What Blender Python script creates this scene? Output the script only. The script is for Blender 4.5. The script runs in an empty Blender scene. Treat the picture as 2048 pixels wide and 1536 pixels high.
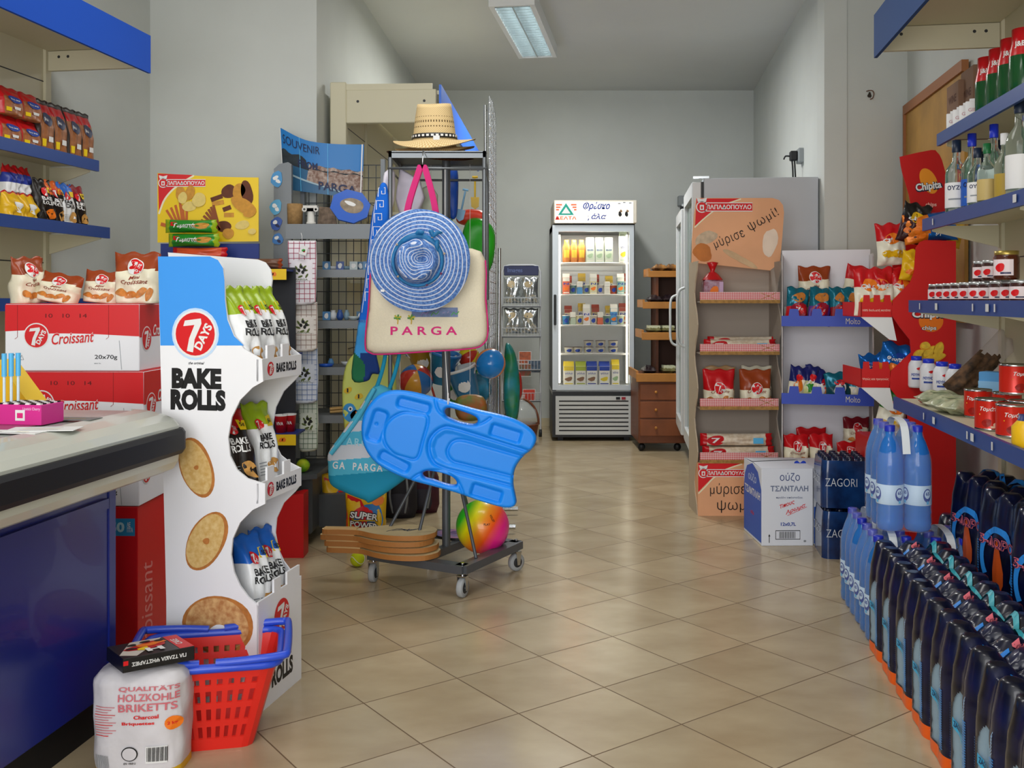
import bpy, math, random
from mathutils import Vector, Matrix
from math import sin, cos, pi, radians, sqrt, atan2
import numpy as np
scn = bpy.context.scene
# ---------------- camera, world, light, exposure ----------------
F, H, HY = 1970.0, 1.1, 600.0          # focal length in pixels (2048 wide), eye height, horizon row
cam = bpy.data.objects.new('camera', bpy.data.cameras.new('camera'))
scn.collection.objects.link(cam)
cam.location = (0, 0, H); cam.rotation_euler = (pi/2, 0, 0)
cam.data.sensor_width = 36.0; cam.data.lens = F*36/2048
cam.data.shift_y = -(768-HY)/2048; cam.data.clip_start = .05
scn.camera = cam
vs = scn.view_settings
scn.display_settings.display_device = 'sRGB'
vs.view_transform = 'Standard'; vs.look = 'None'; vs.exposure = 0.0; vs.gamma = 1.0
vs.use_curve_mapping = False
world = bpy.data.worlds.new('world'); scn.world = world; world.use_nodes = True
world.node_tree.nodes['Background'].inputs[0].default_value = (.80, .90, 1.0, 1)
world.node_tree.nodes['Background'].inputs[1].default_value = 1.0

def area(name, loc, target, sx, sy, power, col, spread=180):
    l = bpy.data.lights.new(name, 'AREA'); l.shape = 'RECTANGLE'; l.size = sx; l.size_y = sy
    l.energy = power; l.color = col; l.spread = radians(spread)
    o = bpy.data.objects.new(name, l); scn.collection.objects.link(o); o.location = loc
    o.rotation_euler = (Vector(target)-Vector(loc)).to_track_quat('-Z', 'Y').to_euler()
    return o
# daylight through the glazed shop front behind the camera, near and middle ceiling fills added out of view, rear ceiling lamp
area('shopfront_daylight', (-.9, -2.25, 1.5), (-.5, 4, .9), 3.3, 2.3, 125, (1, .98, .97))
area('ceiling_fill_near', (-.9, .4, 2.86), (-.9, .4, 0), 1.2, .6, 19, (1, .98, .95))
area('ceiling_fill_middle', (-.3, 3.2, 2.86), (-.3, 3.2, 0), 1.2, .6, 20, (1, .98, .95))
area('ceiling_lamp_rear', (.32, 6.4, 2.835), (.32, 6.4, 0), .22, 1.2, 42, (1, .99, .96))

# ---------------- helpers ----------------
TH = radians(8.5); SN, CS = sin(TH), cos(TH)     # the shop's long axis against the view
def ab(a, b): return (a*CS+b*SN, -a*SN+b*CS)     # shop axes -> world
def W(px, py, Y): return ((px-1024)/F*Y, Y, H-(py-HY)/F*Y)
def fl(px, py): Y = F*H/(py-HY); return ((px-1024)/F*Y, Y)
def on_a(px, a):                                  # point of the line a = const seen in column px
    k = (px-1024)/F; Y = a/(k*CS-SN); return (k*Y, Y)
def b_of(x, y): return x*SN+y*CS
def lin(c): return c/12.92 if c <= .04045 else ((c+.055)/1.055)**2.4
def hx(h):
    h = h.lstrip('#'); return tuple(lin(int(h[i:i+2], 16)/255) for i in (0, 2, 4))+(1,)
_mats = {}
def M(name, col='#808080', rough=.5, metal=0, spec=.5, trans=0, alpha=1, emit=None, es=1, ior=1.45, coat=0, noise=0, nscale=20, bump=0, bscale=30, col2=None, sheen=0):
    if name in _mats: return _mats[name]
    m = bpy.data.materials.new(name); m.use_nodes = True; _mats[name] = m
    nt = m.node_tree; p = nt.nodes['Principled BSDF']
    c = hx(col); I = p.inputs
    I['Base Color'].default_value = c; I['Roughness'].default_value = rough; I['Metallic'].default_value = metal
    I['Specular IOR Level'].default_value = spec; I['Transmission Weight'].default_value = trans
    I['Alpha'].default_value = alpha; I['IOR'].default_value = ior; I['Coat Weight'].default_value = coat; I['Sheen Weight'].default_value = sheen
    if emit: I['Emission Color'].default_value = hx(emit); I['Emission Strength'].default_value = es
    if noise or bump:
        tc = nt.nodes.new('ShaderNodeTexCoord')
    if noise:
        n = nt.nodes.new('ShaderNodeTexNoise'); n.inputs['Scale'].default_value = nscale; n.inputs['Detail'].default_value = 5
        nt.links.new(tc.outputs['Object'], n.inputs['Vector'])
        r = nt.nodes.new('ShaderNodeValToRGB'); r.color_ramp.elements[0].position = .35; r.color_ramp.elements[1].position = .68
        r.color_ramp.elements[0].color = hx(col2) if col2 else tuple(max(0, x*(1-noise)) for x in c[:3])+(1,)
        r.color_ramp.elements[1].color = c
        nt.links.new(n.outputs['Fac'], r.inputs[0]); nt.links.new(r.outputs[0], I['Base Color'])
    if bump:
        n = nt.nodes.new('ShaderNodeTexNoise'); n.inputs['Scale'].default_value = bscale; n.inputs['Detail'].default_value = 3
        nt.links.new(tc.outputs['Object'], n.inputs['Vector'])
        b = nt.nodes.new('ShaderNodeBump'); b.inputs['Strength'].default_value = bump; b.inputs['Distance'].default_value = .01
        nt.links.new(n.outputs['Fac'], b.inputs['Height']); nt.links.new(b.outputs[0], I['Normal'])
    return m
class NX:                                         # tiny node-math helper
    def __init__(s, m): s.nt = m.node_tree; s.L = s.nt.links
    def _i(s, sock, v):
        if isinstance(v, (int, float)): sock.default_value = v
        elif isinstance(v, tuple): sock.default_value = v
        else: s.L.new(v, sock)
    def m(s, op, a, b=0.0, c=0.0):
        n = s.nt.nodes.new('ShaderNodeMath'); n.operation = op
        s._i(n.inputs[0], a); s._i(n.inputs[1], b); s._i(n.inputs[2], c); return n.outputs[0]
    def mix(s, f, a, b):
        n = s.nt.nodes.new('ShaderNodeMix'); n.data_type = 'RGBA'
        s._i(n.inputs[0], f); s._i(n.inputs[6], a); s._i(n.inputs[7], b); return n.outputs[2]
    def obj(s, kind='Object'):
        t = s.nt.nodes.new('ShaderNodeTexCoord'); x = s.nt.nodes.new('ShaderNodeSeparateXYZ')
        s.L.new(t.outputs[kind], x.inputs[0]); return x.outputs[0], x.outputs[1], x.outputs[2], t.outputs[kind]
    def noise(s, vec, sc, det=4):
        n = s.nt.nodes.new('ShaderNodeTexNoise'); n.inputs['Scale'].default_value = sc; n.inputs['Detail'].default_value = det
        if vec is not None: s.L.new(vec, n.inputs['Vector'])
        return n.outputs['Fac']
    def base(s, c): s.L.new(c, s.nt.nodes['Principled BSDF'].inputs['Base Color'])

# ---- 2-D shapes for print ----
_tc = {}
def _raw_text(s, bold, shear, sp):
    k = (s, bold, shear, sp)
    if k in _tc: return _tc[k]
    cu = bpy.data.curves.new('t', 'FONT'); cu.body = s; cu.size = 1; cu.offset = bold; cu.shear = shear; cu.space_character = sp
    cu.resolution_u = 3; cu.align_x = 'LEFT'; cu.space_line = .85
    o = bpy.data.objects.new('t', cu); me = bpy.data.meshes.new_from_object(o)
    v = [(p.co.x, p.co.y) for p in me.vertices]; f = [tuple(p.vertices) for p in me.polygons]
    bpy.data.objects.remove(o); bpy.data.curves.remove(cu); bpy.data.meshes.remove(me)
    xs = [p[0] for p in v] or [0]; ys = [p[1] for p in v] or [0]
    x0, x1, y0, y1 = min(xs), max(xs), min(ys), max(ys)
    v = [((x-(x0+x1)/2)/max(1e-6, x1-x0), (y-(y0+y1)/2)/max(1e-6, y1-y0)) for x, y in v]
    _tc[k] = (v, f); return _tc[k]
def rot2(v, cx, cy, a):
    c, s = cos(a), sin(a); return [(cx+x*c-y*s, cy+x*s+y*c) for x, y in v]
def TX(s, cx, cy, w, h, rot=0, bold=.02, shear=0, sp=1):
    v, f = _raw_text(s, bold, shear, sp); return rot2([(x*w, y*h) for x, y in v], cx, cy, radians(rot)), f
def EL(cx, cy, rx, ry, rot=0, n=24, rings=1):
    v = [(0, 0)]; f = []
    for r in range(1, rings+1):
        v += [(rx*r/rings*cos(2*pi*i/n), ry*r/rings*sin(2*pi*i/n)) for i in range(n)]
    for i in range(n):
        j = (i+1) % n; f.append((0, 1+i, 1+j))
        for r in range(1, rings): a = 1+(r-1)*n; b = 1+r*n; f.append((a+i, b+i, b+j, a+j))
    return rot2(v, cx, cy, radians(rot)), f
def RC(x0, y0, x1, y1, nx=1, ny=1):
    v = [(x0+(x1-x0)*i/nx, y0+(y1-y0)*j/ny) for j in range(ny+1) for i in range(nx+1)]
    f = [(j*(nx+1)+i, j*(nx+1)+i+1, (j+1)*(nx+1)+i+1, (j+1)*(nx+1)+i) for j in range(ny) for i in range(nx)]
    return v, f
def PG(pts): return list(pts), [tuple(range(len(pts)))]
def LN(pts, w):
    v = []; f = []
    for i, p in enumerate(pts):
        a = pts[max(0, i-1)]; b = pts[min(len(pts)-1, i+1)]
        dx, dy = b[0]-a[0], b[1]-a[1]; L = sqrt(dx*dx+dy*dy) or 1
        v += [(p[0]-dy/L*w/2, p[1]+dx/L*w/2), (p[0]+dy/L*w/2, p[1]-dx/L*w/2)]
    for i in range(len(pts)-1): f.append((2*i, 2*i+1, 2*i+3, 2*i+2))
    return v, f
def blob(cx, cy, rx, ry, rot=0, n=18, wob=.1, seed=1):
    rg = random.Random(seed); ph = [rg.random()*6 for _ in range(3)]
    p = []
    for i in range(n):
        t = 2*pi*i/n; k = 1+wob*(sin(2*t+ph[0])+.6*sin(3*t+ph[1])+.4*sin(5*t+ph[2]))
        p.append((rx*k*cos(t), ry*k*sin(t)))
    p = rot2(p, cx, cy, radians(rot)); return [(cx, cy)]+p, [(0, 1+i, 1+(i+1) % n) for i in range(n)]
# ---- surface maps ----
def plane(o, u, v, n):
    o, u, v, n = map(Vector, (o, u, v, n)); return lambda x, y, l: tuple(o+u*x+v*y+n*l)
def front(x0, y, z0): return plane((x0, y, z0), (1, 0, 0), (0, 0, 1), (0, -1, 0))          # faces -y
def sideR(x, y0, z0): return plane((x, y0, z0), (0, 1, 0), (0, 0, 1), (1, 0, 0))           # faces +x
def sideL(x, y0, z0): return plane((x, y0, z0), (0, -1, 0), (0, 0, 1), (-1, 0, 0))         # faces -x
def topz(x0, y0, z): return plane((x0, y0, z), (1, 0, 0), (0, 1, 0), (0, 0, 1))
def cylm(r, cx=0, cy=0, z0=0, a0=-pi/2):
    return lambda x, y, l: (cx+(r+l)*cos(a0+x/r), cy+(r+l)*sin(a0+x/r), z0+y)
def catmull(p, n=6, closed=False):
    P = [Vector(q) for q in p]; out = []; N = len(P); rng = range(N if closed else N-1)
    for i in rng:
        g = (lambda k: P[k % N]) if closed else (lambda k: P[min(max(k, 0), N-1)])
        a, b, c, d = g(i-1), g(i), g(i+1), g(i+2)
        for j in range(n):
            t = j/n; out.append(.5*((2*b)+(c-a)*t+(2*a-5*b+4*c-d)*t*t+(3*b-a-3*c+d)*t**3))
    if not closed: out.append(P[-1])
    return out
def cm2(p, n=6, closed=True): return [(q.x, q.y) for q in catmull([(a, b, 0) for a, b in p], n, closed)]

class MB:
    def __init__(s): s.v = []; s.f = []; s.mi = []; s.sm = []; s.mats = []
    def _m(s, mat):
        if mat not in s.mats: s.mats.append(mat)
        return s.mats.index(mat)
    def add(s, vs_, fs, mat, sm=False, T=None):
        b = len(s.v)
        if T is not None: vs_ = [tuple(T @ Vector(p)) for p in vs_]
        s.v += [tuple(p) for p in vs_]
        if callable(mat) and not isinstance(mat, bpy.types.Material): ms = [s._m(mat(i)) for i in range(len(fs))]
        else: ms = [s._m(mat)]*len(fs)
        for q, k in zip(fs, ms): s.f.append(tuple(b+i for i in q)); s.mi.append(k); s.sm.append(sm)
        return s
    def box(s, x0, x1, y0, y1, z0, z1, mat, bev=0, T=None):
        if bev <= 0:
            v = [(x, y, z) for x in (x0, x1) for y in (y0, y1) for z in (z0, z1)]
            f = [(0, 1, 3, 2), (4, 6, 7, 5), (0, 4, 5, 1), (2, 3, 7, 6), (0, 2, 6, 4), (1, 5, 7, 3)]
            return s.add(v, f, mat, T=T)
        b = min(bev, (x1-x0)/2.01, (y1-y0)/2.01, (z1-z0)/2.01); v = []; ix = {}
        for i in (0, 1):
            for j in (0, 1):
                for k in (0, 1):
                    c = [(x0, x1)[i], (y0, y1)[j], (z0, z1)[k]]; sg = [1-2*i, 1-2*j, 1-2*k]
                    for ax in range(3):
                        p = [c[q]+sg[q]*b*(0 if q == ax else 1) for q in range(3)]; ix[(i, j, k, ax)] = len(v); v.append(p)
        f = []
        for ax in range(3):
            o1, o2 = [q for q in range(3) if q != ax]
            for e in (0, 1):
                q = []
                for (u, w) in ((0, 0), (1, 0), (1, 1), (0, 1)):
                    key = [0, 0, 0]; key[ax] = e; key[o1] = u; key[o2] = w; q.append(ix[tuple(key)+(ax,)])
                f.append(tuple(q))
            for u in (0, 1):
                for w in (0, 1):
                    k0 = [0, 0, 0]; k0[o1] = u; k0[o2] = w; k1 = list(k0); k1[ax] = 1
                    f.append((ix[tuple(k0)+(o1,)], ix[tuple(k0)+(o2,)], ix[tuple(k1)+(o2,)], ix[tuple(k1)+(o1,)]))
        for i in (0, 1):
            for j in (0, 1):
                for k in (0, 1): f.append(tuple(ix[(i, j, k, ax)] for ax in range(3)))
        cen = Vector(((x0+x1)/2, (y0+y1)/2, (z0+z1)/2)); g = []
        for q in f:
            P = [Vector(v[i]) for i in q]; n = (P[1]-P[0]).cross(P[2]-P[0]); mid = sum(P, Vector())/len(P)
            g.append(q if n.dot(mid-cen) > 0 else q[::-1])
        return s.add(v, g, mat, T=T)
    def tube(s, pts, r, mat, n=8, closed=False, T=None, cap=True):
        P = [Vector(p) for p in pts]; N = len(P); v = []; f = []; up = None
        rr = r if isinstance(r, (list, tuple)) else [r]*N
        for i in range(N):
            a = P[(i-1) % N] if (closed or i) else P[0]; b = P[(i+1) % N] if (closed or i < N-1) else P[-1]
            t = (b-a).normalized() if (b-a).length > 1e-9 else Vector((0, 0, 1))
            if up is None: up = t.orthogonal().normalized()
            up = (up-t*up.dot(t)); up = up.normalized() if up.length > 1e-6 else t.orthogonal().normalized(); w = t.cross(up)
            for k in range(n): v.append(P[i]+(up*cos(2*pi*k/n)+w*sin(2*pi*k/n))*rr[i])
        for i in range(N if closed else N-1):
            j = (i+1) % N
            for k in range(n): l = (k+1) % n; f.append((i*n+k, i*n+l, j*n+l, j*n+k))
        s.add(v, f, mat, sm=True, T=T)
        if cap and not closed: s.add(v[:n], [tuple(range(n))[::-1]], mat, T=T); s.add(v[-n:], [tuple(range(n))], mat, T=T)
        return s
    def lathe(s, prof, mat, n=24, T=None, sm=True, sx=1, sy=1):
        v = []; f = []; mm = []; K = len(prof)
        for r, z in prof: v += [(r*cos(2*pi*k/n)*sx, r*sin(2*pi*k/n)*sy, z) for k in range(n)]
        for i in range(K-1):
            if prof[i][0] < 1e-6 and prof[i+1][0] < 1e-6: continue
            for k in range(n): l = (k+1) % n; f.append((i*n+k, i*n+l, (i+1)*n+l, (i+1)*n+k)); mm.append(i)
        if callable(mat) and not isinstance(mat, bpy.types.Material):
            zs = [(prof[i][1]+prof[i+1][1])/2 for i in mm]; mf = mat; mat = lambda i: mf(zs[i])
        return s.add(v, f, mat, sm=sm, T=T)
    def prism(s, pts, t0, t1, mat, pl='xz', side=None, T=None, back=None):
        g = {'xz': lambda a, b, t: (a, t, b), 'xy': lambda a, b, t: (a, b, t), 'yz': lambda a, b, t: (t, a, b)}[pl]
        n = len(pts); v = [g(a, b, t0) for a, b in pts]+[g(a, b, t1) for a, b in pts]
        s.add(v, [tuple(range(n))], mat, T=T); s.add(v, [tuple(range(n, 2*n))[::-1]], back or mat, T=T)
        return s.add(v, [(i, (i+1) % n, n+(i+1) % n, n+i) for i in range(n)], side or mat, T=T)
    def sphere(s, c, r, mat, n=24, m=14, T=None):
        prof = [(r*sin(pi*i/m), -r*cos(pi*i/m)) for i in range(m+1)]
        X = Matrix.Translation(c); return s.lathe(prof, mat, n, T=(T @ X if T is not None else X))
    def d(s, sh, fn, mat, l=1, sm=False):
        return s.add([fn(x, y, l*.0005) for x, y in sh[0]], sh[1], mat, sm=sm)
    def mesh(s, name, fix=True):
        me = bpy.data.meshes.new(name); me.from_pydata(s.v, [], s.f)
        for m in s.mats: me.materials.append(m)
        me.polygons.foreach_set('material_index', s.mi); me.polygons.foreach_set('use_smooth', s.sm); me.update(); return me
    def obj(s, name, parent=None, loc=(0, 0, 0), rz=0, rot=None):
        o = bpy.data.objects.new(name, s.mesh(name)); scn.collection.objects.link(o)
        if parent: o.parent = parent
        o.location = loc; o.rotation_euler = rot if rot else (0, 0, rz); return o
def tag(o, label=None, cat=None, group=None, kind=None):
    if label: o['label'] = label
    if cat: o['category'] = cat
    if group: o['group'] = group
    if kind: o['kind'] = kind
    return o
def thing(name, label, cat, loc=(0, 0, 0), rz=0, group=None, rot=None):
    o = bpy.data.objects.new(name, None); scn.collection.objects.link(o); o.empty_display_size = .05
    o.location = loc; o.rotation_euler = rot if rot else (0, 0, rz); return tag(o, label, cat, group)
def dup(root, loc, rz=None, label=None, rot=None, sc=None):
    def cp(o, par):
        c = o.copy(); scn.collection.objects.link(c)
        if par: c.parent = par
        for ch in list(o.children): cp(ch, c)
        return c
    r = cp(root, None); r.location = loc
    if rz is not None: r.rotation_euler = (0, 0, rz)
    if rot is not None: r.rotation_euler = rot
    if sc: r.scale = (sc, sc, sc) if not isinstance(sc, tuple) else sc
    if label: r['label'] = label
    return r
class Kind:                                        # first use moves the prototype itself, later uses copy it
    def __init__(s, root): s.root = root; s.used = False
    def at(s, loc, rz=0, label=None, rot=None, sc=None, group=None):
        if not s.used:
            s.used = True; r = s.root; r.location = loc; r.rotation_euler = rot or (0, 0, rz)
            if sc: r.scale = (sc, sc, sc) if not isinstance(sc, tuple) else sc
            if label: r['label'] = label
        else: r = dup(s.root, loc, rz, label, rot, sc)
        if group: r['group'] = group
        return r
ORD = ['first', 'second', 'third', 'fourth', 'fifth', 'sixth', 'seventh', 'eighth', 'ninth', 'tenth', 'eleventh', 'twelfth']

# ---- common materials ----
WHITE = M('white_paint', '#e9e9e8', .6); CARD = M('white_card', '#f1f2f6', .55); CARDIN = M('card_inside', '#c4bfb8', .8)
RED = M('red_print', '#d8141c', .4); RED2 = M('red_gloss', '#c01018', .3); BLUE = M('blue_print', '#1f77dd', .45)
NAVY = M('navy_print', '#101a4c', .4); BLACK = M('black_print', '#0c0d10', .5); YEL = M('yellow_print', '#f2d000', .45)
CREAM = M('cream_print', '#efe6c4', .5); ORANGE = M('orange_print', '#ee7a18', .45); GREEN = M('green_print', '#2f9a2c', .45)
LIME = M('lime_print', '#9ab81e', .45); BROWN = M('brown_print', '#8a2f14', .4); SHELFB = M('blue_shelf_edge', '#23458c', .4)
STEEL = M('grey_steel', '#6b7076', .4, .3); CHROME = M('chrome', '#c8cccf', .18, 1); DGREY = M('dark_grey_plastic', '#2b2d30', .5)
CREAMM = M('cream_metal', '#cfc9ae', .5); PINK = M('pink_print', '#e0267c', .5); SKYB = M('sky_blue_print', '#58b8ea', .45)
GREY = M('grey_print', '#8c9298', .5); WOODL = M('light_wood', '#c58f4a', .5, noise=.25, nscale=9); TXTB = M('blue_ink', '#1d3f9c', .5)
GOLD = M('toast_gold', '#dda457', .7, noise=.35, nscale=60); FOILR = M('foil_red', '#cf1a1c', .28, .15, bump=.25, bscale=24)

def logo7(mb, fn, cx, cy, r, l=1, ring=True):
    if ring: mb.d(EL(cx, cy, r*1.1, r*1.1, n=28), fn, WHITE, l)
    mb.d(EL(cx, cy, r, r, n=28), fn, RED, l+1)
    mb.d(PG([(cx-.52*r, cy+.62*r), (cx+.30*r, cy+.72*r), (cx+.33*r, cy+.48*r), (cx-.02*r, cy-.25*r), (cx-.10*r, cy-.85*r), (cx-.42*r, cy-.78*r), (cx-.30*r, cy-.2*r), (cx-.03*r, cy+.42*r), (cx-.60*r, cy+.36*r)]), fn, WHITE, l+2)
    mb.d(TX('DAYS', cx+.42*r, cy-.12*r, 1.28*r, .42*r, rot=62, bold=.04), fn, WHITE, l+2)
def papa(mb, fn, cx, cy, w, l=1):                  # red maker's strip with crest
    h = w*.13
    mb.d(RC(cx-w*.42, cy-h*.62, cx+w*.5, cy+h*.62), fn, RED, l); mb.d(LN([(cx-w*.42, cy-h*.6), (cx+w*.5, cy-h*.6), (cx+w*.5, cy+h*.6), (cx-w*.42, cy+h*.6)], h*.12), fn, WHITE, l+1)
    mb.d(TX('ΠΑΠΑΔΟΠΟΥΛΟ', cx+w*.05, cy, w*.86, h*.68, bold=.03), fn, WHITE, l+1)
    mb.d(EL(cx-w*.46, cy, h*.85, h*.85), fn, WHITE, l+1); mb.d(EL(cx-w*.46, cy, h*.7, h*.7), fn, RED, l+2)
    mb.d(RC(cx-w*.46-h*.3, cy-h*.45, cx-w*.46+h*.3, cy+h*.3), fn, WHITE, l+3); mb.d(EL(cx-w*.46, cy-h*.1, h*.14, h*.22), fn, RED, l+4)
    mb.d(PG([(cx-w*.46-h*.6, cy+h*.75), (cx-w*.46+h*.6, cy+h*.75), (cx-w*.46+h*.75, cy+h*1.35), (cx-w*.46, cy+h*1.15), (cx-w*.46-h*.75, cy+h*1.35)]), fn, WHITE, l+1)
# ---------------- the room ----------------
wallm = M('wall_plaster', '#cdd1cd', .85, noise=.05, nscale=3, bump=.04, bscale=40)
ceilm = M('ceiling_plaster', '#d2d4d2', .9, noise=.04, nscale=2)
def floor_mat():
    m = M('floor_tiles', '#b9a582', .3); n = NX(m); x, y, z, v = n.obj()
    a = radians(36.0); t = .302
    dx = n.m('SUBTRACT', x, .195); dy = n.m('SUBTRACT', y, 2.376)
    u = n.m('DIVIDE', n.m('ADD', n.m('MULTIPLY', dx, cos(a)), n.m('MULTIPLY', dy, sin(a))), t)
    w = n.m('DIVIDE', n.m('SUBTRACT', n.m('MULTIPLY', dy, cos(a)), n.m('MULTIPLY', dx, sin(a))), t)
    du = n.m('ABSOLUTE', n.m('SUBTRACT', u, n.m('ROUND', u))); dw = n.m('ABSOLUTE', n.m('SUBTRACT', w, n.m('ROUND', w)))
    g = n.m('LESS_THAN', n.m('MINIMUM', du, dw), .0065)
    c = n.nt.nodes.new('ShaderNodeCombineXYZ'); n.L.new(n.m('FLOOR', u), c.inputs[0]); n.L.new(n.m('FLOOR', w), c.inputs[1])
    wn = n.nt.nodes.new('ShaderNodeTexWhiteNoise'); n.L.new(c.outputs[0], wn.inputs['Vector'])
    mp = n.nt.nodes.new('ShaderNodeMapping'); mp.inputs['Rotation'].default_value = (0, 0, -a); mp.inputs['Scale'].default_value = (2.4, 4, 1)
    n.L.new(v, mp.inputs[0]); add = n.nt.nodes.new('ShaderNodeVectorMath'); add.operation = 'ADD'; sc = n.nt.nodes.new('ShaderNodeVectorMath'); sc.operation = 'SCALE'
    n.L.new(wn.outputs['Color'], sc.inputs[0]); sc.inputs['Scale'].default_value = 9; n.L.new(mp.outputs[0], add.inputs[0]); n.L.new(sc.outputs[0], add.inputs[1])
    ns = n.noise(add.outputs[0], 1.6, 5)
    r = n.nt.nodes.new('ShaderNodeValToRGB'); r.color_ramp.elements[0].position = .3; r.color_ramp.elements[1].position = .7
    r.color_ramp.elements[0].color = hx('#ab9878'); r.color_ramp.elements[1].color = hx('#bfae8e'); n.L.new(ns, r.inputs[0])
    k = n.m('ADD', .93, n.m('MULTIPLY', wn.outputs['Value'], .12))
    hs = n.nt.nodes.new('ShaderNodeHueSaturation'); n.L.new(r.outputs[0], hs.inputs['Color']); n.L.new(k, hs.inputs['Value'])
    n.base(n.mix(g, hs.outputs[0], hx('#6f5a41')))
    n.L.new(n.m('ADD', .21, n.m('MULTIPLY', g, .5)), m.node_tree.nodes['Principled BSDF'].inputs['Roughness'])
    return m
CZ = 2.93
WLa, WRa = -2.49, 1.345
def quadwall(name, p, q, z0=0, z1=CZ, t=.12, side=1, mat=wallm):
    d = Vector((q[0]-p[0], q[1]-p[1])).normalized(); nn = Vector((-d.y, d.x))*t*side
    mb = MB(); v = [(p[0], p[1]), (q[0], q[1]), (q[0]+nn.x, q[1]+nn.y), (p[0]+nn.x, p[1]+nn.y)]
    mb.prism(v, z0, z1, mat, 'xy'); return tag(mb.obj(name), kind='structure')
def b_line(a, Y): return (Y+a*SN)/CS
LC = (-1.782, 4.85); LM = (-.962, 4.85); BL = (-.79, 8.6); BR = (2.11, 8.6); RM = (1.712, 5.4); RC_ = (2.168, 5.4)
FL = ab(WLa, b_line(WLa, -2.4)); FR = ab(WRa, b_line(WRa, -2.4))
mb = MB(); mb.box(-3.2, 2.9, -2.4, 9.0, -.1, 0, floor_mat()); tag(mb.obj('floor'), kind='structure')
mb = MB(); mb.box(-3.2, 2.9, -2.4, 9.0, CZ, CZ+.1, ceilm); tag(mb.obj('ceiling'), kind='structure')
quadwall('wall_left', FL, LC); quadwall('wall_left_front', LC, (LM[0], LM[1]), t=.12)
quadwall('wall_left_rear', (LM[0], LM[1]), BL); quadwall('wall_back', BL, BR)
quadwall('wall_right_rear', BR, RM); quadwall('wall_right_front', RM, RC_); quadwall('wall_right', RC_, FR)
# front wall around the glazed shop front (behind the camera)
mb = MB(); mb.box(-3.2, -2.75, -2.5, -2.4, 0, CZ, wallm); mb.box(1.0, 2.9, -2.5, -2.4, 0, CZ, wallm); mb.box(-2.75, 1.0, -2.5, -2.4, 2.6, CZ, wallm)
tag(mb.obj('wall_front'), kind='structure')
sk = M('skirting_tile', '#cbbf9f', .4)
quadwall('baseboard_back', (BL[0]+.02, BL[1]), (BR[0]-.02, BR[1]), 0, .07, .012, -1, sk)
quadwall('baseboard_right', (RM[0]+.02, RM[1]), (RC_[0]-.02, RC_[1]), 0, .07, .012, -1, sk)
quadwall('baseboard_left', (LC[0]+.02, LC[1]), (LM[0]-.02, LM[1]), 0, .07, .012, -1, sk)

# ---------------- ceiling lamp ----------------
p0 = W(1048, 0, 1); 
def ceil_at(px, py, z=CZ): Y = (z-H)*F/(HY-py); return ((px-1024)/F*Y, Y)
zl = CZ-.09
far = ceil_at(1075, 115, zl); 
lamp = thing('ceiling_lamp', 'white louvred fluorescent lamp fixed to the ceiling', 'lamp', (far[0], far[1], 0), -TH)
lw, ll = .215, .62*2
hous = M('lamp_white', '#e4e6e6', .5)
mb = MB(); 
for a in ((-lw/2-.02, -lw/2, 0), (lw/2, lw/2+.02, 0)): mb.box(a[0]-.01 if a[0] < 0 else a[0], a[1] if a[0] < 0 else a[1]+.01, -ll, .0, zl, CZ, hous)
mb.box(-lw/2-.03, lw/2+.03, 0, .02, zl, CZ, hous); mb.box(-lw/2-.03, lw/2+.03, -ll-.02, -ll, zl, CZ, hous); mb.box(-lw/2, lw/2, -ll, 0, CZ-.012, CZ, hous)
mb.obj('housing', lamp)
mb = MB(); lv = M('lamp_louvre', '#b9bfc0', .25, .7)
mb.box(-.004, .004, -ll, 0, zl+.002, zl+.05, lv)
for i in range(22): y = -ll+ll*(i+.5)/22; mb.box(-lw/2, lw/2, y-.002, y+.002, zl+.003, zl+.045, lv)
mb.obj('louvre', lamp)
for sx in (-1, 1):
    mb = MB(); mb.tube([(sx*lw*.25, -ll+.03, zl+.062), (sx*lw*.25, -.03, zl+.062)], .008, M('tube_glow', '#ffffff', .5, emit='#eafcff', es=9.0), n=10); mb.obj('fluorescent_tube', lamp)

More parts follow.
